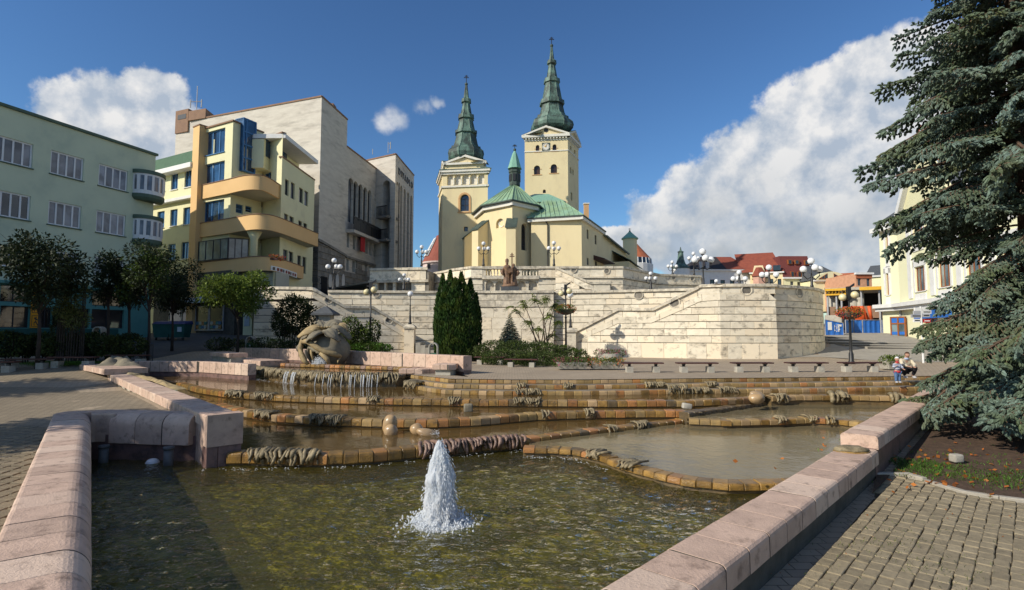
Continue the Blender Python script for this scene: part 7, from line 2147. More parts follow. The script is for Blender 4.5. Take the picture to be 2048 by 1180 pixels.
for k in range(n):
 mb.hexa([f.pt(pts[k][0],.4,zg0),f.pt(pts[k + 1][0],.4,zg0),f.pt(pts[k + 1][0],-2,zg0),f.pt(pts[k][0],-2,zg0),f.pt(pts[k][0],.4,pts[k][1]),f.pt(pts[k + 1][0],.4,pts[k + 1][1]),f.pt(pts[k + 1][0],-2,pts[k + 1][1]),f.pt(pts[k][0],-2,pts[k][1])])
mb.build('gable','cream',t)
for (a,b,fl_) in ((1634,1652,0),(1664.5,1683,1)):
 ua,ub=f.px(a,555)[0],f.px(b,555)[0]; z0_,z1_=P(1660,559,88).z,P(1660,547,88).z
 zz=(z1_ - .9,z1_) if not fl_ else (z1_,z1_ - .9)
 mb=MB(); mb.hexa([f.pt(ua,.45,z0_),f.pt(ub,.45,z0_),f.pt(ub,.3,z0_),f.pt(ua,.3,z0_),f.pt(ua,.45,zz[0]),f.pt(ub,.45,zz[1]),f.pt(ub,.3,zz[1]),f.pt(ua,.3,zz[0])]); w_=mb.build('window','brown_frame',t)
 for k in range(3):
  ka,kb=(k + .12) / 3,(k + .88) / 3
  mb=MB(); mb.quad(f.pt(lerp(ua,ub,ka),.47,z0_ + .1),f.pt(lerp(ua,ub,kb),.47,z0_ + .1),f.pt(lerp(ua,ub,kb),.47,lerp(zz[0],zz[1],kb) - .1),f.pt(lerp(ua,ub,ka),.47,lerp(zz[0],zz[1],ka) - .1)); mb.build('pane','glass',w_)
t,f,zt=simple_house('town_house','low house with a bright orange red tiled roof',1692,1716,84,83,567,600,'church',(),grp=G_)
slope_roof(t,f,zt,P(1690,545,87).z,u0=-1,r0=-2.4,r1=f.L*.85,mat='roof_orange')
t,f,zt=simple_house('town_house','small salmon house with an orange band below its flat roof',1711,1743,80,80,547,600,M('salmon',(.62,.33,.2),None,2,.8),((1715,556,1722,571),(1733,557,1740,572)),grp=G_)
mb=MB(); f.box(mb,0,f.L,0,.12,zt - .7,zt + .05); mb.build('orange_band','roof_orange',t)
t,f,zt=simple_house('town_house','greenish house with a dark pitched roof next to the yellow corner building',1712,1775,100,96,553,600,'cream',(),grp=G_)
slope_roof(t,f,zt,P(1740,533,103).z,u0=1.5,r0=.8,r1=f.L + .3,mat='slate')
c=P(1268,500,95); k_=95 / 1100
t=thing('drum_house',(c.x,95,6),'orange red conical roof over a dark glazed drum behind the stair tower','building')
mb=MB(); mb.lathe([(33*k_,P(1268,518,95).z),(3*k_,P(1268,484,95).z)],(c.x,95,0),24); mb.build('roof','roof_orange',t)
mb=MB(); mb.lathe([(36*k_,6),(37*k_,P(1268,530,95).z),(34*k_,P(1268,529,95).z)],(c.x,95,0),24); mb.build('wall','white',t)
mb=MB(); mb.lathe([(34*k_,P(1268,530,95).z),(33*k_,P(1268,518,95).z)],(c.x,95,0),24); mb.build('glazing','glass',t)
for kk in range(24):
 a=6.283*kk / 24; mb=MB(); mb.tube([(c.x + 34.3*k_*math.cos(a),95 + 34.3*k_*math.sin(a),P(1268,530,95).z),(c.x + 33.3*k_*math.cos(a),95 + 33.3*k_*math.sin(a),P(1268,518,95).z)],.07,4); mb.build('mullion','white_frame',t)
Y_=86; c=P(886,500,Y_); k_=Y_ / 1100
t=thing('round_house',(c.x,Y_,6),'round pale pink house with a dark red partly glazed cone roof, left of the church','building')
mb=MB(); mb.lathe([(42.5*k_,P(886,527,Y_).z),(13*k_,P(886,472,Y_).z)],(c.x,Y_,0),32); mb.build('roof',M('roof_dull_red',(.28,.085,.06),None,2,.8),t)
mb=MB(); mb.lathe([(40*k_,6),(40*k_,P(886,530,Y_).z),(43*k_,P(886,529.5,Y_).z),(43.5*k_,P(886,526.5,Y_).z)],(c.x,Y_,0),32); mb.build('wall',M('pale_pink',(.70,.56,.52),None,2,.8),t)
def cone_pt(a,s,off=.06):
 r=lerp(42.5,13,s)*k_ + off; return (c.x + r*math.cos(a),Y_ + r*math.sin(a),lerp(P(886,527,Y_).z,P(886,472,Y_).z,s) + off*.5)
mb=MB(); a0_,a1_=R(192),R(225)
for i in range(6): mb.quad(cone_pt(lerp(a0_,a1_,i / 6),.22),cone_pt(lerp(a0_,a1_,(i + 1) / 6),.22),cone_pt(lerp(a0_,a1_,(i + 1) / 6),.88),cone_pt(lerp(a0_,a1_,i / 6),.88))
w_=mb.build('roof_glazing','glass',t)
for i in range(4): mb=MB(); mb.tube([cone_pt(lerp(a0_,a1_,i / 3),.22,.1),cone_pt(lerp(a0_,a1_,i / 3),.88,.1)],.06,4); mb.build('glazing_bar','white_frame',w_)
for s in (.22,.44,.66,.88): mb=MB(); mb.tube([cone_pt(lerp(a0_,a1_,q / 4),s,.1) for q in range(5)],.06,4); mb.build('glazing_bar','white_frame',w_)
for a in (R(232),R(238)):
 fq=Fr((c.x + 40.2*k_*math.cos(a - .04),Y_ + 40.2*k_*math.sin(a - .04)),(c.x + 40.2*k_*math.cos(a + .04),Y_ + 40.2*k_*math.sin(a + .04)))
 mb=MB(); fq.box(mb,0,fq.L*.8,-.1,.08,P(886,541,Y_).z,P(886,531.5,Y_).z); w_=mb.build('window','iron',t)
# ================================================================ yellow corner building on the right
rA,rB=V2(1800,600,50),V2(1931,590,38.5)
rd_=(rB - rA).normalized(); rC=rA + rd_*26
fr1=Fr(rA,rC)
r0_=V2(1762,560,52.5); rm=V2(1775,560,50.7)
fr0=Fr(r0_,rA)
rb=thing('corner_building',(*rA,1.6),'pale yellow ornate corner building with brown windows, partly behind the spruce','building')
zr0=P(1775,452,51).z
zl_=P(1801,607,50).z
big_=[fr1.rect(1829.5,536,1852,580.5),fr1.rect(1900,549,1925,569)]
zwb,zwt=big_[0][2],big_[0][3]; wwd=big_[0][1] - big_[0][0]
pit=4.4
hs=[]
for k in range(5):
 for dz in (0,4.5): hs.append((big_[0][0] + pit*k,big_[0][0] + pit*k + wwd,zwb + dz,zwt + dz))
gf=fr1.rect(1847,636,1876,668)
ghs=[(gf[0] + 5.2*k,gf[0] + 5.2*k + 2.6,2.0,gf[3]) for k in range(4)]
nh=[fr0.rect(1771,471,1778,511),fr0.rect(1772,548,1779.5,590)]
dh=fr0.rect(1780.5,632,1813,677)
dh=(fr0.px(1780.5,640)[0],fr0.L - .05,1.75,fr0.px(1790,633)[1])
mb=MB(); facade(mb,fr0,0,zr0 + .3,nh,.22); facade(mb,fr1,0,zr0 + .3,hs + ghs,.25)
bkx=Vector((14,2)); mb.quad((*(r0_ + bkx),0),(*r0_,0),(*r0_,zr0),(*(r0_ + bkx),zr0)); mb.add([(*r0_,zr0 + .3),(*rA,zr0 + .3),(*rC,zr0 + .3),(*(rC + bkx),zr0 + .3),(*(r0_ + bkx),zr0 + .3)],[(0,1,2,3,4)])
mb.build('wall',M('pale_yellow',(.80,.78,.52),(.77,.75,.50),.6,.9),rb)
for h in nh: window(rb,fr0,h,.15,2,1,'brown_frame','glass_pale',.1,'white')
for h in hs: window(rb,fr1,h,.15,3,1,'brown_frame','glass_pale',.1,'white')
for h in ghs: window(rb,fr1,h,.15,2,2,'brown_frame','glass_pale',.12,name='shop_window')
def shopdoor(px0,px1):
 f=Fr(V2(px0,650,49.8),V2(px1,650,48.5)); z0_,z1_,zm_=P(1795,677,49).z,P(1795,633,49).z,P(1795,647,49).z
 t=rb
 mb=MB()
 for u in (0,f.L / 2 - .06,f.L - .12): f.box(mb,u,u + .12,-.1,.05,z0_,z1_)
 for z in (z0_,zm_ - .06,z1_ - .12): f.box(mb,0,f.L,-.1,.045,z,z + .12)
 w_=mb.build('shop_window','brown_frame',t)
 for k in range(2):
  for (a,b,m_) in ((z0_ + .1,zm_,'glass_pale'),(zm_,z1_ - .1,'blue_panel')):
   g_=MB(); g_.quad(f.pt(f.L / 2*k + .08,0,a),f.pt(f.L / 2*(k + 1) - .05,0,a),f.pt(f.L / 2*(k + 1) - .05,0,b),f.pt(f.L / 2*k + .08,0,b)); g_.build('pane',m_,w_)
  g_=MB(); f.box(g_,f.L / 2*k + .1,f.L / 2*(k + 1) - .07,.01,.03,z0_ + .35,z0_ + .6); g_.build('blue_strip','blue_panel',w_)
shopdoor(1781,1812)
for (z,o,h_) in ((zl_,.75,.34),(zl_ - .34,.5,.3),(zr0,.7,.4)):
 for f in (fr0,fr1): mb=MB(); f.box(mb,-.3 if f is fr0 else 0,f.L + (.2 if f is fr0 else 0),-.1,o,z - h_,z); mb.build('cornice','white',rb)
for h in hs + nh:
 f=fr1 if h in hs else fr0
 mb=MB()
 for a,b,c,d in ((h[0] - .28,h[0] - .02,h[2],h[3] + .5),(h[1] + .02,h[1] + .28,h[2],h[3] + .5),(h[0] - .28,h[1] + .28,h[3] + .05,h[3] + .7),(h[0] - .1,h[1] + .1,h[2] - 1.1,h[2] - .2)): f.box(mb,a,b,0,.07,c,d)
 mb.build('window_surround','white',rb)
for k in range(5):
 u=big_[0][0] + pit*k - 1.35; mb=MB(); fr1.box(mb,u,u + .75,0,.1,zl_ + .3,zr0 - .4); mb.build('pilaster','white',rb)
mb=MB(); fr1.box(mb,.1,.25,.02,.15,1.5,zl_ - .6); mb.build('downpipe','steel',rb)
mb=MB(); fr1.box(mb,fr1.px(1833,610)[0],fr1.px(1833,610)[0] + 6.5,.1,.25,zl_ - 1.5,zl_ - .85); mb.build('blue_fascia','blue_panel',rb)
u=1.2; zz=zr0 + .3
mb=MB(); mb.add([fr1.pt(u,.1,zz),fr1.pt(u + 9,.1,zz),fr1.pt(u + 4.5,.1,zz + 5),fr1.pt(u,-.6,zz),fr1.pt(u + 9,-.6,zz),fr1.pt(u + 4.5,-.6,zz + 5)],[(0,1,2),(5,4,3),(0,2,5,3),(1,4,5,2)]); mb.build('gable','cream',rb)
mb=MB(); mb.hexa([fr1.pt(u - .4,.5,zz),fr1.pt(u + .3,.5,zz),fr1.pt(u + .3,-.8,zz),fr1.pt(u - .4,-.8,zz),fr1.pt(u + 4.4,.5,zz + 5.5),fr1.pt(u + 4.6,.5,zz + 4.9),fr1.pt(u + 4.6,-.8,zz + 4.9),fr1.pt(u + 4.4,-.8,zz + 5.5)]); mb.build('gable_edge','white',rb)
mb=MB(); mb.add([fr0.pt(0,.5,zz),fr1.pt(0,.5,zz),fr1.pt(26,.5,zz),fr1.pt(26,-6,zz + 5),fr1.pt(2,-6,zz + 5)],[(0,1,4),(1,2,3,4)]); mb.build('roof','slate',rb)
# ================================================================ building site
cs_=thing('building_site_shell',(*V2(1700,650,62),1.6),'concrete shell under construction with yellow formwork beams on props, behind the blue hoarding','building')
S_A,S_B=V2(1652,600,63),V2(1764,600,60)
fs3=Fr(S_A,S_B)
zt=P(1700,580,61.5).z; z0=1.4
mb=MB(); fs3.box(mb,0,fs3.L,-7,.3,zt,zt + .3); mb.build('floor_slab','concrete',cs_)
mb=MB(); fs3.box(mb,0,fs3.L,-7.4,-7,0,zt); mb.build('back_wall','dark_room',cs_)
for k in range(8):
 u=lerp(0,fs3.L*.42,k / 7); mb=MB(); fs3.box(mb,u,u + .12,-5,.6,zt - .25,zt - .02); mb.build('formwork_beam','yellow_beam',cs_)
mb=MB(); fs3.box(mb,0,fs3.L*.38,.2,.4,zt - .55,zt - .35); mb.build('formwork_beam','yellow_beam',cs_)
mb=MB(); fs3.box(mb,0,fs3.L*.40,.62,.8,zt - .06,zt + .2); mb.build('formwork_beam','yellow_beam',cs_)
mb=MB(); fs3.box(mb,fs3.L*.62,fs3.L,.3,.7,zt - .1,zt + .25); mb.build('formwork_beam','yellow_beam',cs_)
for px in (1656,1674,1684,1724,1760):
 u=fs3.px(px,620)[0]; mb=MB(); q0=fs3.pt(u,.1,z0); q1=fs3.pt(u,.1,zt); mb.tube([q0,q1],.1,6); mb.build('prop','steel',cs_)
for px,w_ in ((1665,.55),(1706,.5),(1720,.4)):
 q=fs3.pt(fs3.px(px,620)[0],-1.2,0); mb=MB(); mb.lathe([(w_,z0),(w_,zt)],(q[0],q[1],0),14); mb.build('concrete_column','concrete',cs_,True)
mb=MB(); fs3.box(mb,0,fs3.L*.3,.5,2.4,1.2,P(1665,630,60).z); mb.build('footing_block','concrete',cs_)
mb=MB(); fs3.box(mb,0,fs3.L,-.2,-.1,P(1700,636,61).z,P(1700,612,61).z); mb.build('safety_net','chimney_brown',cs_)
t=thing('barrier_stack',(*V2(1728,630,56),2.2),'stack of orange red plastic barriers leaning behind the blue hoarding','barrier')
for j,px in enumerate((1712,1727)):
 q=P(px,639,56 + j*.3); q1=P(px + (5 if j else 10),614,56 + j*.3)
 mb=MB(); w_=P(px + 15,639,56).x - q.x
 dd=Vector((w_,0,0)); up=Vector((-(.9 if j else .7)*.6,0,q1.z - q.z))
 for k in range(7): a=q + dd*(k / 6); mb.tube([a,a + up],.07,5)
 for s in (0,1): mb.tube([q + up*s,q + up*s + dd],.09,5)
 mb.build('barrier_frame','orange_plastic',t)
for px in (1723,1738):
 mb=MB(); mb.tube([P(px + 5,640,55.6),P(px,612,55.6)],.16,8); mb.build('plastic_tube','orange_plastic',t,True)
def hoard(label,pts,zb_l,zt_l,grp='blue corrugated hoarding panels'):
 f=Fr(*pts); t=thing('hoarding_panel',(*pts[0],min(zb_l)),label,'fence panel',grp)
 n=max(4,int(f.L / .12)); mb=MB(); vs=[]
 for k in range(n + 1):
  s=k / n; o=.045 if k % 4 in (1,2) else 0
  vs += [f.pt(f.L*s,o,lerp(zb_l[0],zb_l[1],s)),f.pt(f.L*s,o,lerp(zt_l[0],zt_l[1],s)),f.pt(f.L*s,o - .03,lerp(zt_l[0],zt_l[1],s)),f.pt(f.L*s,o - .03,lerp(zb_l[0],zb_l[1],s))]
 fs=[(4*k + q,4*k + 4 + q,4*k + 4 + (q + 1) % 4,4*k + (q + 1) % 4) for k in range(n) for q in range(4)]
 mb.add(vs,fs); mb.build('corrugated_sheet','blue_panel',t)
 mb=MB()
 def P3(s,v): return Vector(f.pt(f.L*s,.05,lerp(lerp(zb_l[0],zb_l[1],s),lerp(zt_l[0],zt_l[1],s),v)))
 mb.tube([P3(0,0),P3(1,0),P3(1,1),P3(0,1),P3(0,0)],.035,5); mb.build('panel_frame','steel',t)
 return t,f
Yh=54
hz=lambda py,Y=Yh: P(1700,py,Y).z
hoard('blue hoarding panel second from the yellow corner building',(V2(1725,655,Yh),V2(1760,655,Yh)),(hz(671),hz(671)),(hz(640),hz(640)))
hoard('narrow blue hoarding panel touching the yellow corner building',(V2(1764,655,Yh),V2(1770,655,Yh)),(hz(671),hz(671)),(hz(640),hz(640)))
hoard('blue hoarding panel just right of the basket lamp post',(V2(1707,655,Yh),V2(1724,655,Yh)),(hz(671),hz(671)),(hz(640),hz(640)))
hoard('dark side-on blue hoarding panel between the tilted panel and the lamp post',(V2(1690,655,Yh - 2.4),V2(1706,655,Yh)),(hz(673),hz(671)),(hz(641),hz(640)))
t,f=hoard('tilted blue hoarding panel with white print beside the curved bastion',(V2(1650,655,Yh - 4),V2(1686,655,Yh - 4)),(hz(672,50),hz(679,50)),(hz(639,50),hz(646,50)))
mb=MB(); f.box(mb,f.L*.14,f.L*.36,.05,.07,hz(660,50),hz(644,50)); mb.build('white_notice','white',t)
mb=MB(); f.box(mb,f.L*.9 - .25,f.L*.9,.05,.07,hz(653,50),hz(649,50)); mb.build('white_notice','white',t)
mb=MB()
for j,(u,w_,h0,h1) in enumerate(((.50,.05,649,662),(.60,.05,647,664),(.68,.13,648,663))):
 for k in range(5):
  za,zb4=lerp(h1,h0,k / 5),lerp(h1,h0,(k + .72) / 5)
  f.box(mb,f.L*u + .01*(k % 2),f.L*(u + w_) - .03*((k + j) % 3),.05,.06,hz(za,50),hz(zb4,50))
mb.build('white_print','white',t)
t=thing('crane',(*V2(1880,300,130),10),'red lattice crane showing between the branches of the spruce','crane')
q=P(1882,262,130); mb=MB()
for dx in (-.9,.9): mb.tube([(q.x + dx,130,4),(q.x + dx,130,q.z + 2)],.16,4)
for k in range(30): mb.tube([(q.x - .9,130,4 + k*1.7),(q.x + .9,130,5.7 + k*1.7)],.1,4)
mb.build('mast','roof_orange',t)
mb=MB(); a,b=P(1838,262,130),P(1905,292,130)
for dz in (0,1.6): mb.tube([a + Vector((0,0,dz)),b + Vector((0,0,dz))],.14,4)
for k in range(14): mb.tube([a.lerp(b,k / 14),a.lerp(b,(k + 1) / 14) + Vector((0,0,1.6))],.09,4)
mb.build('jib','roof_orange',t)
for k,(px0,px1,py,Yk) in enumerate(((1655,1715,684,47),(1655,1760,688,44.8),(1658,1850,692.5,42.6),(1690,1850,696,41),(1735,1860,700,39.4))):
 a,b=V2(px0,py,Yk),V2(px1,py,Yk)
 mb=MB(); za,zb5=zg(*a),zg(*b)
 f=Fr(a,b); h=.17
 mb.hexa([f.pt(0,0,za - .1),f.pt(f.L,0,zb5 - .1),f.pt(f.L,-1.2,zb5 - .1),f.pt(0,-1.2,za - .1),f.pt(0,0,za + h),f.pt(f.L,0,zb5 + .02),f.pt(f.L,-1.2,zb5 + .10),f.pt(0,-1.2,za + h)])
 o=mb.build('slope_step','ramp',None); tag(o,None,None,None,'structure')
 mb=MB(); mb.hexa([f.pt(.02,.01,za),f.pt(f.L*.96,.01,zb5 - .0),f.pt(f.L*.96,-.02,zb5),f.pt(.02,-.02,za),f.pt(.02,.012,za + h - .03),f.pt(f.L*.96,.012,zb5 + .012),f.pt(f.L*.96,-.02,zb5 + .012),f.pt(.02,-.02,za + h - .03)])
 WLOC[o.name]=Vector((0,0,0)); mb.build('shaded_riser','ramp_shaded',o)  # dark tapering strip paints the step's shadow on its front
rp_=[X(1550,35.6),X(1640,35.2),X(1850,31),X(2100,31),X(2100,60),X(1652,60),X(1662,47),X(1660,41)]
sheet('slope_paving',rp_,'ramp',.006,2.0)
# ================================================================ lamps
sb=MB(); sb.ball((0,0,0),1,20,14)
GL={k: sb.mesh('globe_mesh',k,True) for k in ('globe_white','globe_yellow')}
def lamp_pole(t,q,h,r=.06):
 mb=MB(); mb.lathe([(r*2.4,0),(r*2.4,.12),(r*1.7,.2),(r*1.7,.55),(r*1.15,.65),(r,.8),(r*.8,h*.6),(r*1.2,h*.61),(r*.7,h*.63),(r*.6,h)],q,10); mb.build('pole','iron',t,True)
def globes(t,q,items,r,mat):
 for dx,dy,dz in items:
  c=q + Vector((dx,dy,dz)); inst(GL[mat],'globe',t,c,0,(r,r,r))
  mb=MB(); mb.lathe([(r*.5,-r*1.12),(r*.55,-r*.85)],c,8)
  if abs(dx) > .05: mb.tube([q + Vector((0,0,dz - r*2.2)),q + Vector((dx*.5,dy*.5,dz - r*3.0)),q + Vector((dx,dy,dz - r*1.9)),c - Vector((0,0,r))],r*.16,5)
  mb.build('lamp_arm','iron',t)
def triple(px,pt_,pb_,Y,rp,label,four=False):
 q=P(px,pb_,Y); zt=P(px,pt_,Y).z; r=rp*.84 / 1100*Y
 t=thing('street_lamp',tuple(q),label,'street lamp','black lamps with white globes')
 h=zt - q.z
 lamp_pole(t,q,h - r*1.0,.05)
 it=[(0,0,h),(-r*2.4,0,h - r*2.5),(r*2.4,0,h - r*2.5),(r*.2,r*2.0,h - r*2.3)]
 if four: it[3]=(r*.15,-r*1.8,h - r*2.2)
 globes(t,q,it,r,'globe_white')
for a in ((667,521,580,39.9,6,'tall globe lamp on the terrace edge in front of the theatre doorway'),(843,494,533,51,4.6,'small globe lamp against the sky beside the theatre hall'),(808,550,580,45,4.3,'shaded globe lamp in front of the dark blind arches'),
          (967,487,532,47.2,4.8,'globe lamp on the balustrade left of the saints statue'),(1108,486,532,47.3,5,'globe lamp on the balustrade by the church downpipe'),(1302,547,580,43,4.6,'globe lamp on the terrace below the round stair tower'),
          (1345,524,550,56,4,'distant globe lamp left of the copper turret'),(1388,507,550,54.6,4.5,'globe lamp just left of the largest globe cluster',True),(1407,503,572,41.5,8,'large four-globe lamp before the white house',True),
          (1433,562,578,46,4.5,'low globe lamp barely rising above the stair parapet'),(1479,545,572,38.5,6,'globe lamp in front of the red half of the long roof'),(1539,535,572,38,7,'globe lamp before the yellow and pink house'),
          (1624,522,575,38.5,8,'large four-globe lamp over the right end of the bastion',True)): triple(*a)
for c,py,Y,lb in ((pedL,588,38.6,'single white globe lamp on the pedestal of the left stair'),(pedR,590,38.2,'single white globe lamp half behind the flower-basket lamp')):
 t=thing('street_lamp',tuple(c),lb,'street lamp','single globe lamps on pedestals'); zt=P(820,py,Y).z
 lamp_pole(t,c + Vector((0,0,.03)),zt - c.z,.05); inst(GL['globe_white'],'globe',t,(c.x,c.y,zt),0,(.2,.2,.2))
def double(px,pb_,Y,py,lb,basket=0):
 q=P(px,pb_,Y); q.z=zg(q.x,q.y) - .02; zt=P(px,py,Y).z; h=zt - q.z
 t=thing('street_lamp',tuple(q),lb,'street lamp','black posts with two yellow globes')
 lamp_pole(t,q,h,.07)
 mb=MB(); mb.box(q.x - .09,q.x + .09,Y - .09,Y + .09,zt - .25,zt + .45); mb.hexa([(q.x - .05,Y - .05,zt + .3),(q.x + .3,Y - .05,zt + .5),(q.x + .3,Y + .05,zt + .5),(q.x - .05,Y + .05,zt + .3),(q.x - .05,Y - .05,zt + .38),(q.x + .3,Y - .05,zt + .62),(q.x + .3,Y + .05,zt + .62),(q.x - .05,Y + .05,zt + .38)]); mb.build('lamp_head','iron',t)
 for dx,dy,dz in ((-.27,.1,-.12),(.22,-.15,0)): inst(GL['globe_yellow'],'globe',t,(q.x + dx,Y + dy,zt + dz),0,(.19,.19,.19)); mb=MB(); mb.tube([(q.x,Y,zt + .2),(q.x + dx,Y + dy,zt + .25),(q.x + dx,Y + dy,zt + dz + .17)],.03,5); mb.build('lamp_arm','iron',t)
 if basket:
  zb6=P(px,basket,Y).z
  b=thing('flower_basket',(q.x,Y,zb6),'round basket of red flowers on the ' + ('right-hand lamp post before the blue hoarding' if px > 1500 else 'lamp post before the terrace wall'),'flowers','flower baskets on lamp posts')
  mb=MB(); mb.lathe([(.12,-.35),(.5,-.2),(.6,.0)],(q.x,Y,zb6),12); mb.build('basket_bowl','concrete_dark',b)
  leafball(b,'blossoms',[((q.x,Y,zb6 + .02),(.66,.66,.3))],1500,.085,['petal_red','petal_orange','leaf_mid','leaf_lime'],5)
def leafball(parent,name,balls,n,size,mats,seed=1,shell=.45,down=0,parent_tag=None):
 rd=random.Random(seed); mb=MB(); vol=[s[0]*s[1] + s[0]*s[2] + s[1]*s[2] for c,s in balls]; tot=sum(vol)
 for (c,s),v in zip(balls,vol):
  for _ in range(int(n*v / tot)):
   d_=Vector((rd.gauss(0,1),rd.gauss(0,1),rd.gauss(0,1))).normalized()
   k=1 - shell*rd.random() ** 1.6
   k*=1 + .22*noise.noise(d_*2.3 + Vector(c))
   p=Vector((c[0] + d_.x*s[0]*k,c[1] + d_.y*s[1]*k,c[2] + d_.z*s[2]*k))
   dv=(d_ + Vector((rd.gauss(0,.7),rd.gauss(0,.7),rd.gauss(0,.7) - down)))
   mi=min(len(mats) - 1,int(len(mats)*clamp(.5 + 1.1*noise.noise(p*1.7) + rd.uniform(-.3,.3),0,.999)))
   leaf(mb,p,size*rd.uniform(.6,1.3),rd,mi,dv)
 return mb.build(name,mats,parent)
double(740,692,31.7,580,'black post with two yellow globes left of the white globe lamp')
double(1132,690,35,583,'black post with two yellow globes and a flower basket before the terrace wall',619)
double(1703,724,29,590,'black post with two yellow globes and a flower basket behind the right-hand bench',626)
# ================================================================ benches
def bench_proto():
 t=local_thing('bench','x','bench','low slatted benches round the fountain')
 for k in range(3):
  mb=MB(); mb.box(-.84,.84,-.2 + k*.14,-.08 + k*.14,.34,.39); mb.build('seat_plank','wood_dark',t)
 for x in (-.55,.55):
  mb=MB(); mb.prism([(x - .13,-.17),(x + .13,-.17),(x + .13,.17),(x - .13,.17)],-.05,.22); mb.build('leg','concrete',t)
  mb=MB(); mb.box(x - .03,x + .03,-.17,.17,.30,.338); mb.box(x - .05,x + .05,-.05,.05,.21,.31); mb.build('bracket','iron',t)
 return t
bp_=bench_proto(); BN=[((1284,23,0,1),'leftmost of the five benches in the straight right-hand row'),((1392,23,0,1),'bench second from the left in the straight right-hand row'),((1501.5,23.1,.0,1),'middle bench of the straight right-hand row'),((1610,23.2,.0,1),'bench second from the right in the straight right-hand row'),((1716,23.3,.0,1),'rightmost bench of the straight row, in front of the lamp post'),
      ((1043,26.5,-.25,.95),'bench nearest the flower planters at the hedge'),((981,28.5,-.25,1),'bench at the hedge, second from the planters'),((903,29.5,-.2,1),'bench behind the right end of the pink wall'),((823,30,-.1,1.1),'bench on the lawn between the lamp post and the green bin'),((732,30,-.05,1.05),'bench on the lawn just right of the flower sculpture'),
      ((58,25,.1,1.15),'shaded bench in front of the bright grass strip on the left'),((149,25.5,.1,1.2),'shaded bench in the middle before the left shrub bed'),((258,27,.0,1.15),'shaded bench nearest the fountain corner on the left'),((-14,24,.2,1.2),'shaded bench cut by the left edge of the picture')]
for i,((px,Y,rz,s),lb) in enumerate(BN):
 o=bp_ if i == 0 else copy_tree(bp_); q=X(px,Y); o.location=(q.x,q.y,zg(q.x,q.y) + .02); o.rotation_euler.z=rz; o.scale=(s,s,s); o['label']=lb
# ================================================================ planters, bins, kiosk, sign post
def planter(px,Y,w,h,lb,mats,rnd=False,seed=1,z=None):
 q=X(px,Y); z=zg(q.x,q.y); t=thing('planter',(q.x,q.y,z),lb,'planter','concrete flower planters')
 if rnd: mb=MB(); mb.lathe([(w*.40,0),(w*.5,h*.5),(w*.5,h),(w*.46,h),(w*.44,h*.8)],(q.x,q.y,z),20)
 else: mb=MB(); mb.hexa([(q.x - w*.44,Y - .3,z + .05),(q.x + w*.44,Y - .3,z + .05),(q.x + w*.44,Y + .3,z + .05),(q.x - w*.44,Y + .3,z + .05),(q.x - w / 2,Y - .38,z + h),(q.x + w / 2,Y - .38,z + h),(q.x + w / 2,Y + .38,z + h),(q.x - w / 2,Y + .38,z + h)])
 mb.build('planter_box','concrete',t)
 leafball(t,'blossoms',[((q.x + k*w*.22,Y - .1,z + h + .03),(w*.22,.42,.2)) for k in (-2,-1,0,1,2)],1600,.075,mats,seed)
planter(1143,24.6,1.35,.32,'long concrete planter with pink flowers, left of the pair',['leaf_mid','leaf_mid','petal_pink','leaf_olive'],False,2)
planter(1209,24.7,1.3,.32,'long concrete planter with orange flowers, right of the pair',['leaf_mid','petal_orange','leaf_lime','leaf_mid'],False,3)
planter(1219,30.5,1.35,.5,'round concrete bowl planter behind the two long ones',['leaf_mid','petal_pink','leaf_mid','leaf_olive'],True,4)
planter(1783,24.5,.85,.4,'pale concrete planter with green plants behind the child and man',['leaf_mid','leaf_lime','leaf_mid'],False,5)
def arch_bin(px,Y,py,w,lb):
 q=P(px,700,Y); z=zg(q.x,q.y); h=P(px,py,Y).z - z; t=thing('litter_bin',(q.x,q.y,z),lb,'litter bin','arched concrete litter bins')
 pts=[(q.x - w,Y,z)] + [(q.x - w*math.cos(a),Y,z + h - w + w*math.sin(a)) for a in [math.pi*k / 8 for k in range(9)]] + [(q.x + w,Y,z)]
 mb=MB()
 for k in range(len(pts) - 1):
  a,b=Vector(pts[k]),Vector(pts[k + 1]); ca=Vector((q.x,Y,min(a.z,z + h - w))); i_=lambda v: Vector((q.x,Y,clamp(v.z,z,z + h - w))).lerp(v,.78)
  mb.hexa([a + Vector((0,-.2,0)),b + Vector((0,-.2,0)),i_(b) + Vector((0,-.2,0)),i_(a) + Vector((0,-.2,0)),a + Vector((0,.2,0)),b + Vector((0,.2,0)),i_(b) + Vector((0,.2,0)),i_(a) + Vector((0,.2,0))])
 mb.build('arch_frame','concrete',t)
 mb=MB(); mb.box(q.x - w*.68,q.x + w*.68,Y - .16,Y + .16,z + .1,z + h*.55); mb.build('bin_box','bin_green',t)
 mb=MB(); mb.box(q.x - .05,q.x + .04,Y - .175,Y - .162,z + h*.3,z + h*.42); mb.build('sticker','white',t)
arch_bin(867,27.5,685,.23,'arched litter bin with a green box behind the pink wall, in the sun'); arch_bin(502,34,672,.27,'shaded arched litter bin at the dark hedge left of the sculpture'); arch_bin(197,31,653,.27,'dark arched litter bin standing in the left shrub bed')
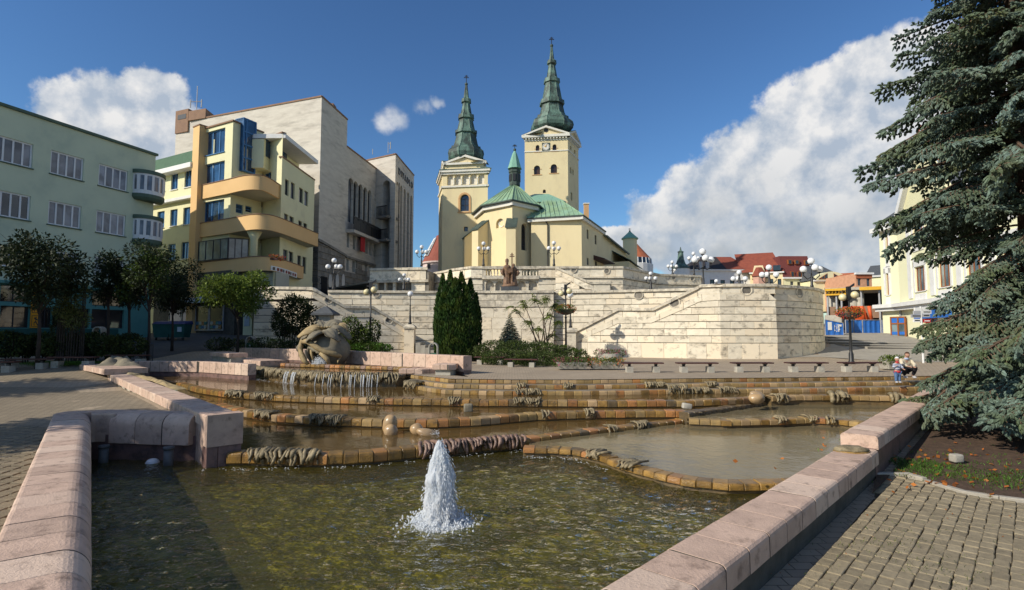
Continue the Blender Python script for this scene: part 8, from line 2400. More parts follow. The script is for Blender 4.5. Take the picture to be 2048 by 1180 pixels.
for px,lb in ((331,'dark wheeled rubbish container with blue lid, left one'),(361,'dark wheeled rubbish container with blue lid and a pale sticker')):
 q=P(px,670,40); t=thing('wheeled_container',(q.x,40,zg(q.x,40)),lb,'rubbish container','wheeled containers in the street'); z=zg(q.x,40)
 mb=MB(); mb.hexa([(q.x - .5,39.5,z + .2),(q.x + .5,39.5,z + .2),(q.x + .5,40.3,z + .2),(q.x - .5,40.3,z + .2),(q.x - .62,39.4,z + 1.15),(q.x + .62,39.4,z + 1.15),(q.x + .62,40.4,z + 1.15),(q.x - .62,40.4,z + 1.15)]); mb.build('container_body','teal_dark',t)
 mb=MB(); mb.hexa([(q.x - .66,39.35,z + 1.15),(q.x + .66,39.35,z + 1.15),(q.x + .66,40.45,z + 1.15),(q.x - .66,40.45,z + 1.15),(q.x - .5,39.6,z + 1.32),(q.x + .5,39.6,z + 1.32),(q.x + .6,40.4,z + 1.4),(q.x - .6,40.4,z + 1.4)]); mb.build('lid',M('lid_blue',(.03,.04,.13),None,3,.5),t)
 for dx in (-.42,.42): mb=MB(); mb.tube([(q.x + dx - .03,39.6,z + .1),(q.x + dx + .03,39.6,z + .1)],.1,10); mb.build('wheel','iron',t)
 if px > 350: mb=MB(); mb.box(q.x + .1,q.x + .4,39.42,39.45,z + .6,z + .95); mb.build('sticker','awning',t)
q=P(651,640,34); t=thing('kiosk',(q.x,34,0),'small pillar box with a dark pyramid roof behind the sculpture','kiosk')
mb=MB(); mb.box(q.x - .4,q.x + .4,33.6,34.4,0,P(651,631,34).z); mb.build('kiosk_body','concrete',t)
mb=MB(); mb.box(q.x - .44,q.x - .3,33.55,33.7,0,P(651,631,34).z); mb.build('corner_post','iron',t)
mb=MB(); zk=P(651,629,34).z; mb.lathe([(.95,zk - .06),(.95,zk + .05),(.1,zk + .5)],(q.x,34,0),4,ph=R(45)); mb.build('kiosk_roof','slate',t)
q=P(1843,650,30); t=thing('sign_post',(q.x,30,.2),'white direction post with stacked pointing boards, one of them red, beside the spruce','sign')
mb=MB(); mb.tube([(q.x,30,0),(q.x,30,P(1843,613,30).z)],.05,8); mb.build('post','white',t)
for k,(a,b,py,mt_) in enumerate(((-13,0,618.5,'white'),(2,15,617,'white'),(-15,0,625,'steel'),(2,20,624,'white'),(-20,0,632,'steel'),(2,17,631,'steel'),(3,18,642,'red_cloth'),(-16,-2,641,'white'))):
 x0_,x1_=q.x + a*30 / 1100,q.x + b*30 / 1100; z=P(1843,py,30).z
 mb=MB(); mb.box(x0_,x1_,29.96,30.04,z - .09,z + .09); s_=mb.build('sign_board',mt_,t)
 if k > 2: mb=MB(); mb.box(x0_ + .06,x1_ - .06,29.945,29.958,z - .02,z + .03); mb.build('print_line','white' if mt_ == 'red_cloth' else 'iron',s_)
# ================================================================ trees and shrubs
def tree(name,lb,x,y,z,th,crown,n,size,mats,seed,grp=None,tr=.07,bark='bark_dark',nl=9):
 """tapered trunk, limbs to the leaf clumps, crown of many small leaves"""
 rd=random.Random(seed); t=thing(name,(x,y,z),lb,'tree',grp)
 cx,cz,rx,rz=crown; balls=[]
 for k in range(nl):
  a=6.283*k / nl + rd.uniform(-.3,.3); e=rd.uniform(-.75,.95); rr=math.sqrt(max(.1,1 - e*e))*rd.uniform(.4,.85)
  balls.append(((cx + rx*rr*math.cos(a),y + rx*rr*math.sin(a),cz + rz*e*.72),(rx*rd.uniform(.34,.55),)*2 + (rz*rd.uniform(.3,.48),)))
 balls.append(((cx,y,cz),(rx*.6,rx*.6,rz*.6)))
 top=Vector((lerp(x,cx,.6),y,z + th)); mb=MB(); mb.tube([(x,y,z - .1),(lerp(x,top.x,.4) + .03,y,z + th*.5),top],[tr*1.4,tr,tr*.75],8); mb.build('trunk',bark,t,True)
 mb=MB()
 for c,s in balls:
  c=Vector(c); mid=top.lerp(c,.5) + Vector((rd.uniform(-.1,.1),rd.uniform(-.1,.1),.05)); mb.tube([top - Vector((0,0,rd.uniform(0,th*.15))),mid,c],[tr*.5,tr*.3,tr*.1],5)
  for _ in range(4): e=c + Vector((rd.gauss(0,s[0]*.6),rd.gauss(0,s[0]*.6),rd.gauss(0,s[2]*.6))); mb.tube([mid.lerp(c,.5),e],[tr*.15,tr*.05],4)
 mb.build('limb',bark,t)
 leafball(t,'crown',balls,n,size,mats,seed,.75,.35); return t
def ptree(px,Y,py_top,py_cbot,half,n,size,mats,seed,lb,nm='street_tree',tx=None,grp='young trees in the left beds',nl=9):
 q=X(tx or px,Y); z=zg(q.x,q.y); zt,zb7=P(px,py_top,Y).z,P(px,py_cbot,Y).z; r=half / 1100*Y
 return tree(nm,lb,q.x,q.y,z,max(.8,zb7 - z + .25),(P(px,600,Y).x,(zt + zb7) / 2,r,(zt - zb7) / 2),n,size,mats,seed,grp,nl=nl)
DK=['leaf_dark','leaf_dark']
ptree(80,25,468,625,78,9000,.17,DK,1,'largest dark round-crowned tree at the left edge',tx=78,nl=13)
ptree(216,29,503,618,34,3600,.16,DK,2,'slender dark tree between the big dark tree and the forked group')
ptree(258,30,540,620,30,3200,.16,DK,3,'thin-stemmed dark tree just left of the guarded tree')
ptree(298,29,483,620,50,6500,.16,['leaf_dark','leaf_dark','leaf_mid'],4,'tree in an iron guard with sunlit yellow green top',nl=11)  # lighter leaves among the dark ones paint the sunlit part of the crown
ptree(345,34,505,632,46,6000,.17,DK,5,'dark tree in front of the cream wing, right of the guarded tree',nl=11)
ptree(476,33,530,640,58,9500,.17,['leaf_mid','leaf_lime','leaf_lime'],6,'bright yellow green tree in front of the cream corner shop',nl=13)
for k,(x,y,s,h_) in enumerate(((-17.6,7.0,2.4,6.6),(-20.0,2.4,2.2,6.0),(-27,14.5,2.8,6.8))): tree('street_tree','tree whose shadow falls on ' + ('the shaded pool corner','the near left paving','the far left paving')[k],x,y,-.5,3.2,(x,h_ - .5,s,2.2),6500,.3,DK,20 + k,'trees whose shadows fall on the left paving')
q=X(299,29); t=thing('tree_guard',(q.x,29,zg(q.x,29)),'black iron cage guard round the tree stem by the street','tree guard'); z=zg(q.x,29)
for k in range(8): a=6.283*k / 8; mb=MB(); mb.tube([(q.x + .2*math.cos(a),29 + .2*math.sin(a),z),(q.x + .2*math.cos(a),29 + .2*math.sin(a),z + .95)],.014,4); mb.build('guard_bar','iron',t)
for h_ in (.3,.9): mb=MB(); mb.tube([(q.x + .2*math.cos(6.283*k / 12),29 + .2*math.sin(6.283*k / 12),z + h_) for k in range(13)],.016,4); mb.build('guard_ring','iron',t)
def shrub(nm,lb,specs,n,size,mats,seed,cat='shrub',kind=None,shell=.35,stems=True,grp=None):
 """specs: (px, py_top, py_bottom, half width px, Y)"""
 balls=[]
 for px,a,b,hw_,Y in specs:
  zt,z0_=P(px,a,Y).z,P(px,b,Y).z; r=hw_ / 1100*Y; balls.append(((P(px,660,Y).x,Y,(zt + z0_) / 2),(r,r*.8,(zt - z0_) / 2)))
 c=balls[0][0]; t=thing(nm,(c[0],c[1],zg(c[0],c[1])),lb,cat,grp)
 leafball(t,'foliage',balls,n,size,mats,seed,shell)
 mb=MB()
 for (c,s) in balls:
  z=zg(c[0],c[1])
  for k in range(3): mb.tube([(c[0] + .1*k - .1,c[1],z - .1),(c[0] + s[0]*.3*(k - 1),c[1],c[2] + s[2]*.6)],[.04,.015],5)
 mb.build('stem','bark_dark',t)
 return t
shrub('bush','dark glossy bush against the shaded stone wall left of the kiosk',[(585,590,672,34,35),(600,596,640,22,35),(565,620,672,22,34.5),(618,612,672,16,35)],5200,.17,['leaf_dark','leaf_dark','leaf_hedge_dark'],31)
shrub('bush','sunlit green bush right of the flower sculpture',[(700,634,690,24,31),(722,655,692,22,31),(745,640,690,16,32)],4200,.13,['leaf_mid','leaf_dark','leaf_lime'],32)
shrub('ground_cover','low dark planting along the foot of the shaded wall',[(440 + 30*k,676 + (k % 3)*3,700,26,34.5 - k*.2) for k in range(10)],7000,.13,['leaf_hedge_dark','leaf_dark','leaf_hedge'],33)
shrub('juniper','bright green spreading juniper at the foot of the lamp post',[(735,684,702,34,31),(765,688,703,20,30.5),(705,688,703,22,31)],5000,.1,['leaf_mid','grass_leaf','leaf_mid'],34)
shrub('hedge','wide low green hedge mound running from the evergreens to the planters',[(905,698,716,30,33),(945,690,718,36,32),(990,683,722,42,31),(1035,682,726,44,30),(1080,684,730,44,29.5),(1120,690,730,38,28.5),(1150,698,728,28,28),(1010,700,730,50,28.5),(1075,703,732,50,27.5)],26000,.10,['leaf_hedge','leaf_hedge','leaf_hedge_dark','leaf_mid'],35,'hedge',shell=.25)
shrub('shrub_bed','tangled shrub bed in shade behind the left benches',[(20 + 34*k,664 + (k*7) % 11,712,34,27.5 + (k % 3)*.8) for k in range(8)],16000,.15,['leaf_hedge_dark','leaf_hedge','leaf_dark'],36,'shrubs',shell=.3)
shrub('pale_shrub','pale feathery tall shrub in the left bed in front of the orange panel',[(125,548,590,14,27),(140,575,625,22,27),(150,610,660,26,27),(120,600,640,16,27),(165,560,600,8,27)],2600,.13,['leaf_olive','leaf_hedge','leaf_olive'],37,shell=.8)
shrub('dead_stump','ivy-clad leaning stump among the left shrubs',[(118,620,690,14,28),(150,640,690,10,28)],1500,.12,['leaf_dark','leaf_hedge_dark'],38)
tj=thing('columnar_evergreen',(*X(915,32.5),.0),'tall dark green clump of columnar evergreens in front of the terrace wall','tree')
rd=random.Random(8); mb=MB(); k_=32.5 / 1100
cols=[(885,552,14,33),(900,545,16,32.4),(922,548,17,32),(940,562,15,32.3),(952,590,9,32.6),(878,590,8,32.6),(910,560,20,31.6),(932,575,18,31.8),(890,575,16,31.8)]
for px,pt_,hw_,Y in cols:
 zt,z0_=P(px,pt_,Y).z,.1; cx=P(px,650,Y).x
 for _ in range(3600):
  s=rd.random() ** .85; a=rd.uniform(0,6.283); prof=(1 - s ** 5)*(.72 + .5*math.sin(math.pi*min(1,s*1.1)))
  r=hw_*k_*prof*(1 - .3*rd.random() ** 2)*(1 + .22*noise.noise(Vector((math.cos(a)*2,math.sin(a)*2 + px,s*9))))
  p=Vector((cx + r*math.cos(a),Y + r*math.sin(a),lerp(z0_,zt,s)))
  leaf(mb,p,rd.uniform(.12,.26),rd,1 if noise.noise(p*2.2) > .1 else 0,Vector((math.cos(a)*.35 + rd.gauss(0,.12),math.sin(a)*.35 + rd.gauss(0,.12),1)),.28)
mb.build('crown',['leaf_thuja','leaf_mid'],tj)
mb=MB()
for px,pt_,hw_,Y in cols[:5]: x=P(px,650,Y).x; mb.tube([(x,Y,-.1),(x,Y,P(px,pt_,Y).z - .5)],[.12,.03],6)
mb.build('trunk','bark_dark',tj)
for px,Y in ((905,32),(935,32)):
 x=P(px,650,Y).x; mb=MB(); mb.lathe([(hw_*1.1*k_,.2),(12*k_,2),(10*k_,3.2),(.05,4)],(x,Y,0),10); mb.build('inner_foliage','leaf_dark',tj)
MT['spruce']=M('spruce',(.135,.19,.165),(.085,.11,.05),1.3,.65,0,1,0,.2,island=.38,trans=.08,stain=(.13,.12,.035),sscale=.9,samt=.6,world_co=True)
MT['twig']=M('twig',(.16,.10,.065),(.10,.065,.045),9,.95)
def branch_mesh(seed,L=2.6,dens=1.0,name='branch_mesh'):
 rd=random.Random(seed); wood,mb=MB(),MB()
 def main(s): return Vector((L*s,.10*L*math.sin(s*2 + seed)*s,L*(.10*s - .34*s*s + .07*s ** 4)))
 mb.tube([main(k / 7) for k in range(8)],[.035*(1 - k / 8) + .006 for k in range(8)],5,1)
 def shoot(a,d_,l):
  d_=d_.normalized(); u=d_.cross(Vector((0,0,1)));
  if u.length < .1: u=Vector((1,0,0))
  u.normalize(); v=u.cross(d_); r=rd.uniform(.022,.034); b0=len(mb.v); n=5
  vs=[a]
  for s_,rr in ((.25,1),(.72,.85)):
   for k in range(n): an=6.283*(k + s_) / n; vs.append(a + d_*l*s_ + (u*math.cos(an) + v*math.sin(an))*r*rr)
  vs.append(a + d_*l); fs=[]
  for k in range(n): k1=(k + 1) % n; fs += [(0,1 + k1,1 + k),(1 + k,1 + k1,6 + k1,6 + k),(6 + k,6 + k1,11)]
  mb.add(vs,fs,0)
  for k in range(6):
   s_=rd.uniform(.1,.95); an=rd.uniform(0,6.283); o=(u*math.cos(an) + v*math.sin(an)); p=a + d_*l*s_ + o*r*.6
   q=p + (o*.9 + d_*.6).normalized()*rd.uniform(.018,.03); w_=d_.cross(o)*.005
   mb.add([p - w_*1.4,p + w_*1.4,q],[(0,1,2)],0)
 n2=int(17*dens)
 for i in range(n2):
  s=.16 + .84*(i + .5) / n2; a=main(s); t_=(main(min(1,s + .02)) - main(s - .02)).normalized()
  for sd_ in (-1,1):
   l=(.16 + .62*(1 - s) ** .8)*L*.42*rd.uniform(.75,1.2)*min(1,s*3.5); side=Vector((-t_.y,t_.x,0))*sd_
   d2=(t_*.75 + side*1.0 + Vector((0,0,-rd.uniform(.2,1.0)))).normalized()
   pts=[a,a + d2*l*.5,a + d2*l + Vector((0,0,-.12*l))]; mb.tube(pts,[.010,.006,.003],3,1)
   m3=max(3,int(l / .075))
   for j in range(m3):
    f_=(j + .6) / m3; b=pts[0].lerp(pts[1],f_*2) if f_ < .5 else pts[1].lerp(pts[2],f_*2 - 1)
    s3=Vector((-d2.y,d2.x,0))*(1 if j % 2 else -1)
    shoot(b,d2*.8 + s3*rd.uniform(.5,1) + Vector((0,0,rd.uniform(-.75,.25))),rd.uniform(.09,.16))
    if rd.random() < .8: shoot(b,d2*.4 - s3*.3 + Vector((0,0,-1)),rd.uniform(.09,.17))
   shoot(pts[2],d2 + Vector((0,0,-.1)),.13)
 for k in range(6): shoot(main(.82 + .03*k),(main(1) - main(.8)) + Vector((rd.uniform(-.2,.2),rd.uniform(-.3,.3),.05)),.15)
 return mb.mesh(name,['spruce','twig'])
BM=[branch_mesh(s) for s in (1,2,3,4,5)]
spx,spy=10.35,10.9
sp=thing('blue_spruce',(spx,spy,-.3),'huge blue green spruce filling the right side of the picture','tree')
mb=MB(); mb.tube([(spx,spy,-.5),(spx + .05,spy,4),(spx - .05,spy,9),(spx,spy,13.5)],[.26,.2,.12,.03],10); mb.build('trunk','bark',sp,True)
rad=interp([(-.2,2.5),(.5,2.4),(1.2,2.1),(1.8,2.05),(2.6,1.8),(3.4,1.85),(4.0,2.3),(4.6,2.75),(5.4,2.4),(6.8,2.5),(8,1.95),(9.5,1.5),(12,.9),(13.3,.3)])
rd=random.Random(21); nb_=262
for k in range(nb_):
 z=-.05 + 13.1*((k + .5) / nb_) ** 1.08; a=k*2.39996 + rd.uniform(-.3,.3)
 r=rad(z + .0)*rd.uniform(.82,1.12); s=r / 2.6
 droop=rd.uniform(-.05,.22) - (.12 if z > 3 else -.1) + (.12 if z < 1 else 0)
 o=inst(BM[k % 5],'branch',sp,(spx,spy,z + .35 + (.55 if z < .8 else 0)),(rd.uniform(-.55,.55),droop + rd.uniform(-.1,.18),a + rd.uniform(-.2,.2)),(s,s*rd.uniform(.9,1.15),s))
for k in range(34):
 a=R(rd.uniform(-150,-35)); s=rd.uniform(2.2,2.9) / 2.6
 inst(BM[k % 5],'branch',sp,(spx,spy,rd.uniform(.75,2.1)),(rd.uniform(-.4,.4),rd.uniform(.0,.22),a),(s,s*1.05,s))
lb_=MB()
for (x0,z0_,x1,z1_) in ((0,4.6,-1.3,5.1),(0,4.0,-1.2,3.0),(-.1,6.3,-1.6,6.0),(0,2.9,-1.4,2.4)): lb_.tube([(spx + x0,spy,z0_),(spx + (x0 + x1) / 2,spy - 1.0,(z0_ + z1_) / 2 + .15),(spx + x1,spy - 2.1,z1_)],[.06,.045,.02],6)
lb_.build('bare_limb','bark',sp,True)
BS=[branch_mesh(9,2.6,.7,'small_branch_mesh')]
q=X(1020,35.5); bs=thing('small_blue_spruce',(q.x,q.y,.2),'small bluish spruce in front of the smooth wall panel','tree'); mb=MB(); mb.tube([(q.x,q.y,.1),(q.x,q.y,2.95)],[.05,.01],6); mb.build('trunk','bark',bs)
for k in range(110): f_=(k + .5) / 110; s=lerp(.98,.06,f_) / 2.6; inst(BS[0],'branch',bs,(q.x,q.y,.55 + 2.35*f_),(0,-.25,k*2.4),(s,s*1.5,s*1.5))
q=X(1080,34); t=thing('sumac',(q.x,q.y,.3),'thin crooked shrub with drooping yellow green leaf fans by the flower basket','tree'); mb,lf=MB(),MB(); rd=random.Random(5)
for px,py in ((1022,612),(1045,600),(1068,592),(1092,590),(1112,602),(1118,640),(1055,640),(1098,628),(1075,655),(1106,668)):
 e=P(px,py,34 + rd.uniform(-.5,.5)); b=Vector((q.x + rd.uniform(-.45,.55),34,.2)); m_=b.lerp(e,.55) + Vector((rd.uniform(-.2,.2),0,.3)); mb.tube([b,m_,e],[.045,.03,.012],5)
 for _ in range(16):
  d_=Vector((rd.gauss(0,1),rd.gauss(0,1),rd.uniform(-.2,.5))).normalized(); L_=rd.uniform(.4,.65); c0_=e.lerp(m_,rd.uniform(0,.35))
  for j in range(12):
   s=j / 11; p=c0_ + d_*L_*s + Vector((0,0,-.35*s*s))
   for sg in (-1,1): leaf(lf,p,.19*(1 - s*.5),rd,rd.randrange(2),d_.cross(Vector((0,0,1)))*sg + d_*.4 + Vector((0,0,-.5)),.25)
mb.build('stem','bark',t,True); lf.build('leaf_fans',['leaf_olive','leaf_lime'],t)
def grass(name,regs,n,h,mats,seed,label=None):
 rd=random.Random(seed); mb=MB()
 for (x0,x1,y0,y1,k) in regs:
  for _ in range(int(n*k)):
   x,y=rd.gauss((x0 + x1) / 2,(x1 - x0) / 4),rd.gauss((y0 + y1) / 2,(y1 - y0) / 4)
   if noise.noise(Vector((x*2.2,y*2.2,seed))) < -.12: continue
   z=zg(x,y) + .04; leaf(mb,Vector((x,y,z)),h*rd.uniform(.5,1.3),rd,rd.randrange(len(mats)),Vector((rd.gauss(0,.6),rd.gauss(0,.6),1)),.16)
 o=mb.build(name,mats); o['kind']='stuff'; return o
grass('grass',[(5.6,7.2,8.2,9.6,1),(6.4,8.0,7.6,8.6,.5),(5.5,9.5,7.5,10,.5)],2600,.06,['grass_leaf','leaf_mid'],3)
grass('weeds',[(3.2,4.4,4,6.5,.3),(1.6,5.5,3.9,8,.5)],1300,.035,['leaf_mid','leaf_olive'],4)
grass('lawn',[(X(700,29.5).x,X(870,29.5).x,28.8,31.5,1),(X(20,25).x,X(190,26).x,25.6,27.2,1.2)],9000,.13,['grass_leaf','grass_leaf','leaf_mid'],5)
rd=random.Random(12); mb=MB()
for _ in range(150):
 x,y=rd.gauss(6.9,1.0),rd.gauss(8.9,.8); leaf(mb,Vector((x,y,zg(x,y) + .07)),rd.uniform(.05,.1),rd,0,Vector((rd.gauss(0,1),rd.gauss(0,1),.15)),.7)
for _ in range(60):
 x=rd.uniform(2.2,6); y=rd.uniform(4,7.5); leaf(mb,Vector((x,y,zg(x,y) + .05)),rd.uniform(.015,.035),rd,0,Vector((rd.gauss(0,1),rd.gauss(0,1),.1)),.6)
o=mb.build('fallen_leaves','dry_leaf'); o['kind']='stuff'
q=G(1920,921,-.42); chunk(1920,925,-.42,.17,.14,.13,'white stone block lying in the grass under the spruce','concrete',.1)
# ================================================================ flower sculpture
sq=G(655,728,.17); SY=sq.y + .9; k_=SY / 1100
fs_t=thing('flower_sculpture',(sq.x,SY,.1),'carved stone fountain sculpture of a hollow pod crowned by drooping petals','sculpture')
def S(px,py,dy=0.0): q=P(px,py,SY); return Vector((q.x,SY + dy,q.z))
c=S(657,702); Rr=40*k_; nU,nV=44,30; vs,keep=[],[]
for sh_ in (1.0,.9):
 for j in range(nV + 1):
  th_=math.pi*(.12 + .76*j / nV)
  for i in range(nU):
   a=6.283*i / nU; d_=Vector((math.sin(th_)*math.cos(a),math.sin(th_)*math.sin(a),math.cos(th_))); rr=Rr*sh_*(1 + .05*noise.noise(d_*2))
   vs.append((c.x + d_.x*rr*1.04,SY + d_.y*rr*.95,c.z + d_.z*rr*.92))
N_=nU*(nV + 1); mb=MB(); fs=[]
def opening(i,j):
 a=6.283*(i + .5) / nU; v=(j + .5) / nV; x=math.cos(a); return math.sin(a) < -.05 and -.86 < x < .12 + (v - .4)*.5 and v > .40 + .22*(x + .86) and True
for j in range(nV):
 for i in range(nU):
  if opening(i,j): continue
  q0,q1,q2,q3=j*nU + i,j*nU + (i + 1) % nU,(j + 1)*nU + (i + 1) % nU,(j + 1)*nU + i
  fs.append((q0,q3,q2,q1)); fs.append((N_ + q0,N_ + q1,N_ + q2,N_ + q3))
  for (di,dj,e0,e1) in ((1,0,q1,q2),(-1,0,q3,q0),(0,1,q2,q3),(0,-1,q0,q1)):
   if 0 <= j + dj < nV and opening((i + di) % nU,j + dj): fs.append((e0,e1,N_ + e1,N_ + e0))
mb.add(vs,fs); mb.build('pod','sculpture',fs_t,True)
for pts,r in (([S(613,682,-.5),S(628,682,-.85),S(645,692,-.98),S(662,703,-.95),S(680,707,-.8),S(690,712,-.6)],.13),([S(613,681,-.5),S(609,695,-.55),S(613,708,-.65),S(620,719,-.75),S(628,726,-.8)],.13),([S(630,690,-.5),S(632,705,-.6),S(637,722,-.65)],.08),([S(655,704,-.95),S(668,716,-.98),S(672,727,-.95)],.12),([S(690,712,-.6),S(686,720,-.75),S(685,727,-.8)],.04)):
 mb=MB(); mb.tube(pts,[r]*(len(pts) - 1) + [r*.6],8); mb.build('rim','sculpture_ochre',fs_t,True)
top=S(655,662,-.35)
def petal(seq,w,th=.05,mat='sculpture',cup=.25):
 pts=[catmull([Vector(p) for p in seq],i,t_ / 4) for i in range(len(seq) - 1) for t_ in range(4)] + [Vector(seq[-1])]
 n,m=len(pts),8; V_=[]
 for side in (0,1):
  for i,p in enumerate(pts):
   t_=(pts[min(n - 1,i + 1)] - pts[max(0,i - 1)]).normalized(); s=i / (n - 1); ww=w*(math.sin(math.pi*(.12 + .85*s)) ** .8)*(1 + .12*math.sin(s*14)); sd=t_.cross(Vector((0,-.35,1))).normalized(); nn=sd.cross(t_).normalized()
   for j in range(m + 1): v=j / m*2 - 1; V_.append(p + sd*v*ww - nn*cup*ww*v*v + nn*(.03*math.cos(v*9)) + nn*(th*(side - .5)))
 M_=n*(m + 1); F_=[]
 for i in range(n - 1):
  for j in range(m): a=i*(m + 1) + j; F_ += [(a,a + 1,a + m + 2,a + m + 1),(M_ + a,M_ + a + m + 1,M_ + a + m + 2,M_ + a + 1)]
  for j in (0,m): a=i*(m + 1) + j; F_.append((a,a + m + 1,M_ + a + m + 1,M_ + a))
 for i in (0,n - 1): F_ += [(i*(m + 1) + j,i*(m + 1) + j + 1,M_ + i*(m + 1) + j + 1,M_ + i*(m + 1) + j) for j in range(m)]
 mb=MB(); mb.add(V_,F_); mb.build('petal',mat,fs_t,True)
for seq,w,mt_ in (((top,S(640,652,-.5),S(620,662,-.7),S(607,674,-.7)),.36,'sculpture_ochre'),((top,S(625,664,-.2),S(606,676,-.1),S(599,695,0),S(604,703,.05)),.30,'sculpture'),((top,S(645,664,-.9),S(634,673,-1.05),S(628,684,-.95)),.24,'sculpture'),
     ((top,S(668,658,-.75),S(681,668,-.9),S(691,682,-.8)),.33,'sculpture'),((top,S(676,652,-.2),S(690,660,-.1),S(703,679,-.1)),.28,'sculpture'),((top,S(640,645,.1),S(634,642,.2),S(632,650,.5)),.26,'sculpture'),
     ((top,S(660,644,.1),S(672,642,.3),S(688,652,.4)),.30,'sculpture'),((top,S(665,652,.2),S(685,648,.1),S(696,664,0)),.24,'sculpture_ochre'),((top,S(655,650,.5),S(650,660,1.0),S(648,680,1.1)),.4,'sculpture')): petal(seq,w,mat=mt_)
for k in range(7):
 a=R(200 + 22*k); mb=MB(); mb.tube([top + Vector((0,-.02,-.12)),top + Vector((.22*math.cos(a),.16*math.sin(a) - .1,.16)),top + Vector((.42*math.cos(a),.3*math.sin(a) - .15,.2))],[.03,.05,.03],6); mb.build('stamen','sculpture_ochre',fs_t,True)
rd=random.Random(4); mb=MB()
for _ in range(700):
 a,h_=rd.uniform(0,6.28),abs(rd.gauss(0,.14)); r=rd.uniform(0,.32)*(1.1 - h_); p=S(652,726,-1.0) + Vector((r*math.cos(a)*1.1,r*.5*math.sin(a),h_)); s_=rd.uniform(.006,.018)
 mb.add([p + Vector((0,0,s_*2)),p + Vector((s_,0,0)),p + Vector((0,-s_,0)),p - Vector((s_,0,0)),p - Vector((0,0,s_*2))],[(0,1,2),(0,2,3),(4,2,1),(4,3,2)])
o=mb.build('splash','foam'); o['kind']='stuff'
# ================================================================ people
def skin(name,mat,parent,vs,es,rs,sub=2):
 me=bpy.data.meshes.new(name); me.from_pydata([tuple(v) for v in vs],es,[]); me.materials.append(MT[mat]); o=bpy.data.objects.new(name,me); link(o,parent)
 o.modifiers.new('skin','SKIN'); o.modifiers.new('sub','SUBSURF').render_levels=sub; o.modifiers[1].levels=sub
 for i,r in enumerate(rs): me.skin_vertices[0].data[i].radius=(r if isinstance(r,tuple) else (r,r))
 me.skin_vertices[0].data[0].use_root=True
 return o
for n_,c_ in (('flesh',(.52,.30,.21)),('hair_brown',(.07,.035,.02)),('cream_knit',(.62,.54,.40)),('black_cloth',(.015,.015,.02)),('denim',(.10,.18,.34)),('shoe',(.5,.5,.52)),('red_knit',(.55,.05,.06)),('shirt_blue',(.38,.46,.62)),('cap_white',(.68,.68,.68))): MT[n_]=M(n_,c_,None,8,.75)
m_=bpy.data.materials.new('striped_knit'); m_.use_nodes=True; g=NT(m_.node_tree); cz_=g.node('ShaderNodeSeparateXYZ'); g.put(cz_.inputs[0],g.node('ShaderNodeTexCoord').outputs['Object'])
st_=g.math('GREATER_THAN',g.math('FRACT',g.math('MULTIPLY',cz_.outputs[2],17.0)),.5); pn=g.node('ShaderNodeBsdfPrincipled'); g.put(pn.inputs[0],g.mix(st_,(.10,.15,.27),(.55,.55,.58))); pn.inputs['Roughness'].default_value=.9; g.l.new(pn.outputs[0],g.node('ShaderNodeOutputMaterial').inputs[0]); MT['striped_knit']=m_
def hand(parent,c,d_,s=1.0):
 c,d_=Vector(c),Vector(d_).normalized(); sd=d_.cross(Vector((0,0,1))).normalized(); mb=MB(); mb.ball(tuple(c),.038*s,10,8,0,(1,1,.6))
 for k,l in enumerate((.06,.07,.066,.052)): b=c + sd*(.027 - .018*k)*s + d_*.02*s; mb.tube([b,b + d_*l*.55*s,b + d_*l*.9*s + Vector((0,0,-.02*s))],[.011*s,.010*s,.007*s],5)
 mb.tube([c + sd*.03*s,c + sd*.055*s + d_*.02*s,c + sd*.05*s + d_*.045*s],[.012*s,.011*s,.008*s],5); mb.build('hand','flesh',parent,True)
def head(parent,c,r,hair,look=(0,-1,0)):
 c=Vector(c); mb=MB(); mb.ball(tuple(c),r,18,14,0,(.82,.92,1.15),lambda v: 1 - .14*max(0,-v.z)*(1 if v.y < .2 else .3)); mb.ball((c.x,c.y - r*.95,c.z - r*.1),r*.17,8,6,0,(.8,1,1.4))
 for s in (-1,1): mb.ball((c.x + s*r*.83,c.y,c.z - .05*r),r*.22,8,6,0,(.4,.7,1.1))
 h_=mb.build('head','flesh',parent,True)
 for s in (-1,1): mb=MB(); mb.ball((c.x + s*r*.32,c.y - r*.8,c.z + r*.1),r*.11,6,5); mb.build('eye','hair_brown',h_,True)
 mb=MB(); mb.tube([(c.x - r*.28,c.y - r*.8,c.z - r*.5),(c.x,c.y - r*.9,c.z - r*.52),(c.x + r*.28,c.y - r*.8,c.z - r*.5)],r*.07,5); mb.build('mouth','red_knit',h_,True)
 mb=MB(); n,m=18,8; vs=[]
 for j in range(m + 1):
  th_=j / m
  for i in range(n): a=6.283*i / n; lim=1.15 + .75*max(0,math.sin(a)); tt=th_*lim; rr=r*1.09; vs.append((c.x + rr*.86*math.sin(tt)*math.cos(a),c.y + rr*.97*math.sin(tt)*math.sin(a) + .004,c.z + rr*1.16*math.cos(tt)))
 mb.add(vs,[(j*n + i,j*n + (i + 1) % n,(j + 1)*n + (i + 1) % n,(j + 1)*n + i) for j in range(m) for i in range(n)]); mb.build('hair' if hair == 'hair_brown' else 'knit_cap',hair,parent,True)
mq=X(1808,20.15); mz=-.0
man=thing('person',(mq.x,mq.y,mz),'crouching man in a cream sweater and black trousers next to the child on the steps','person'); WLOC[man.name]=Vector((0,0,0))
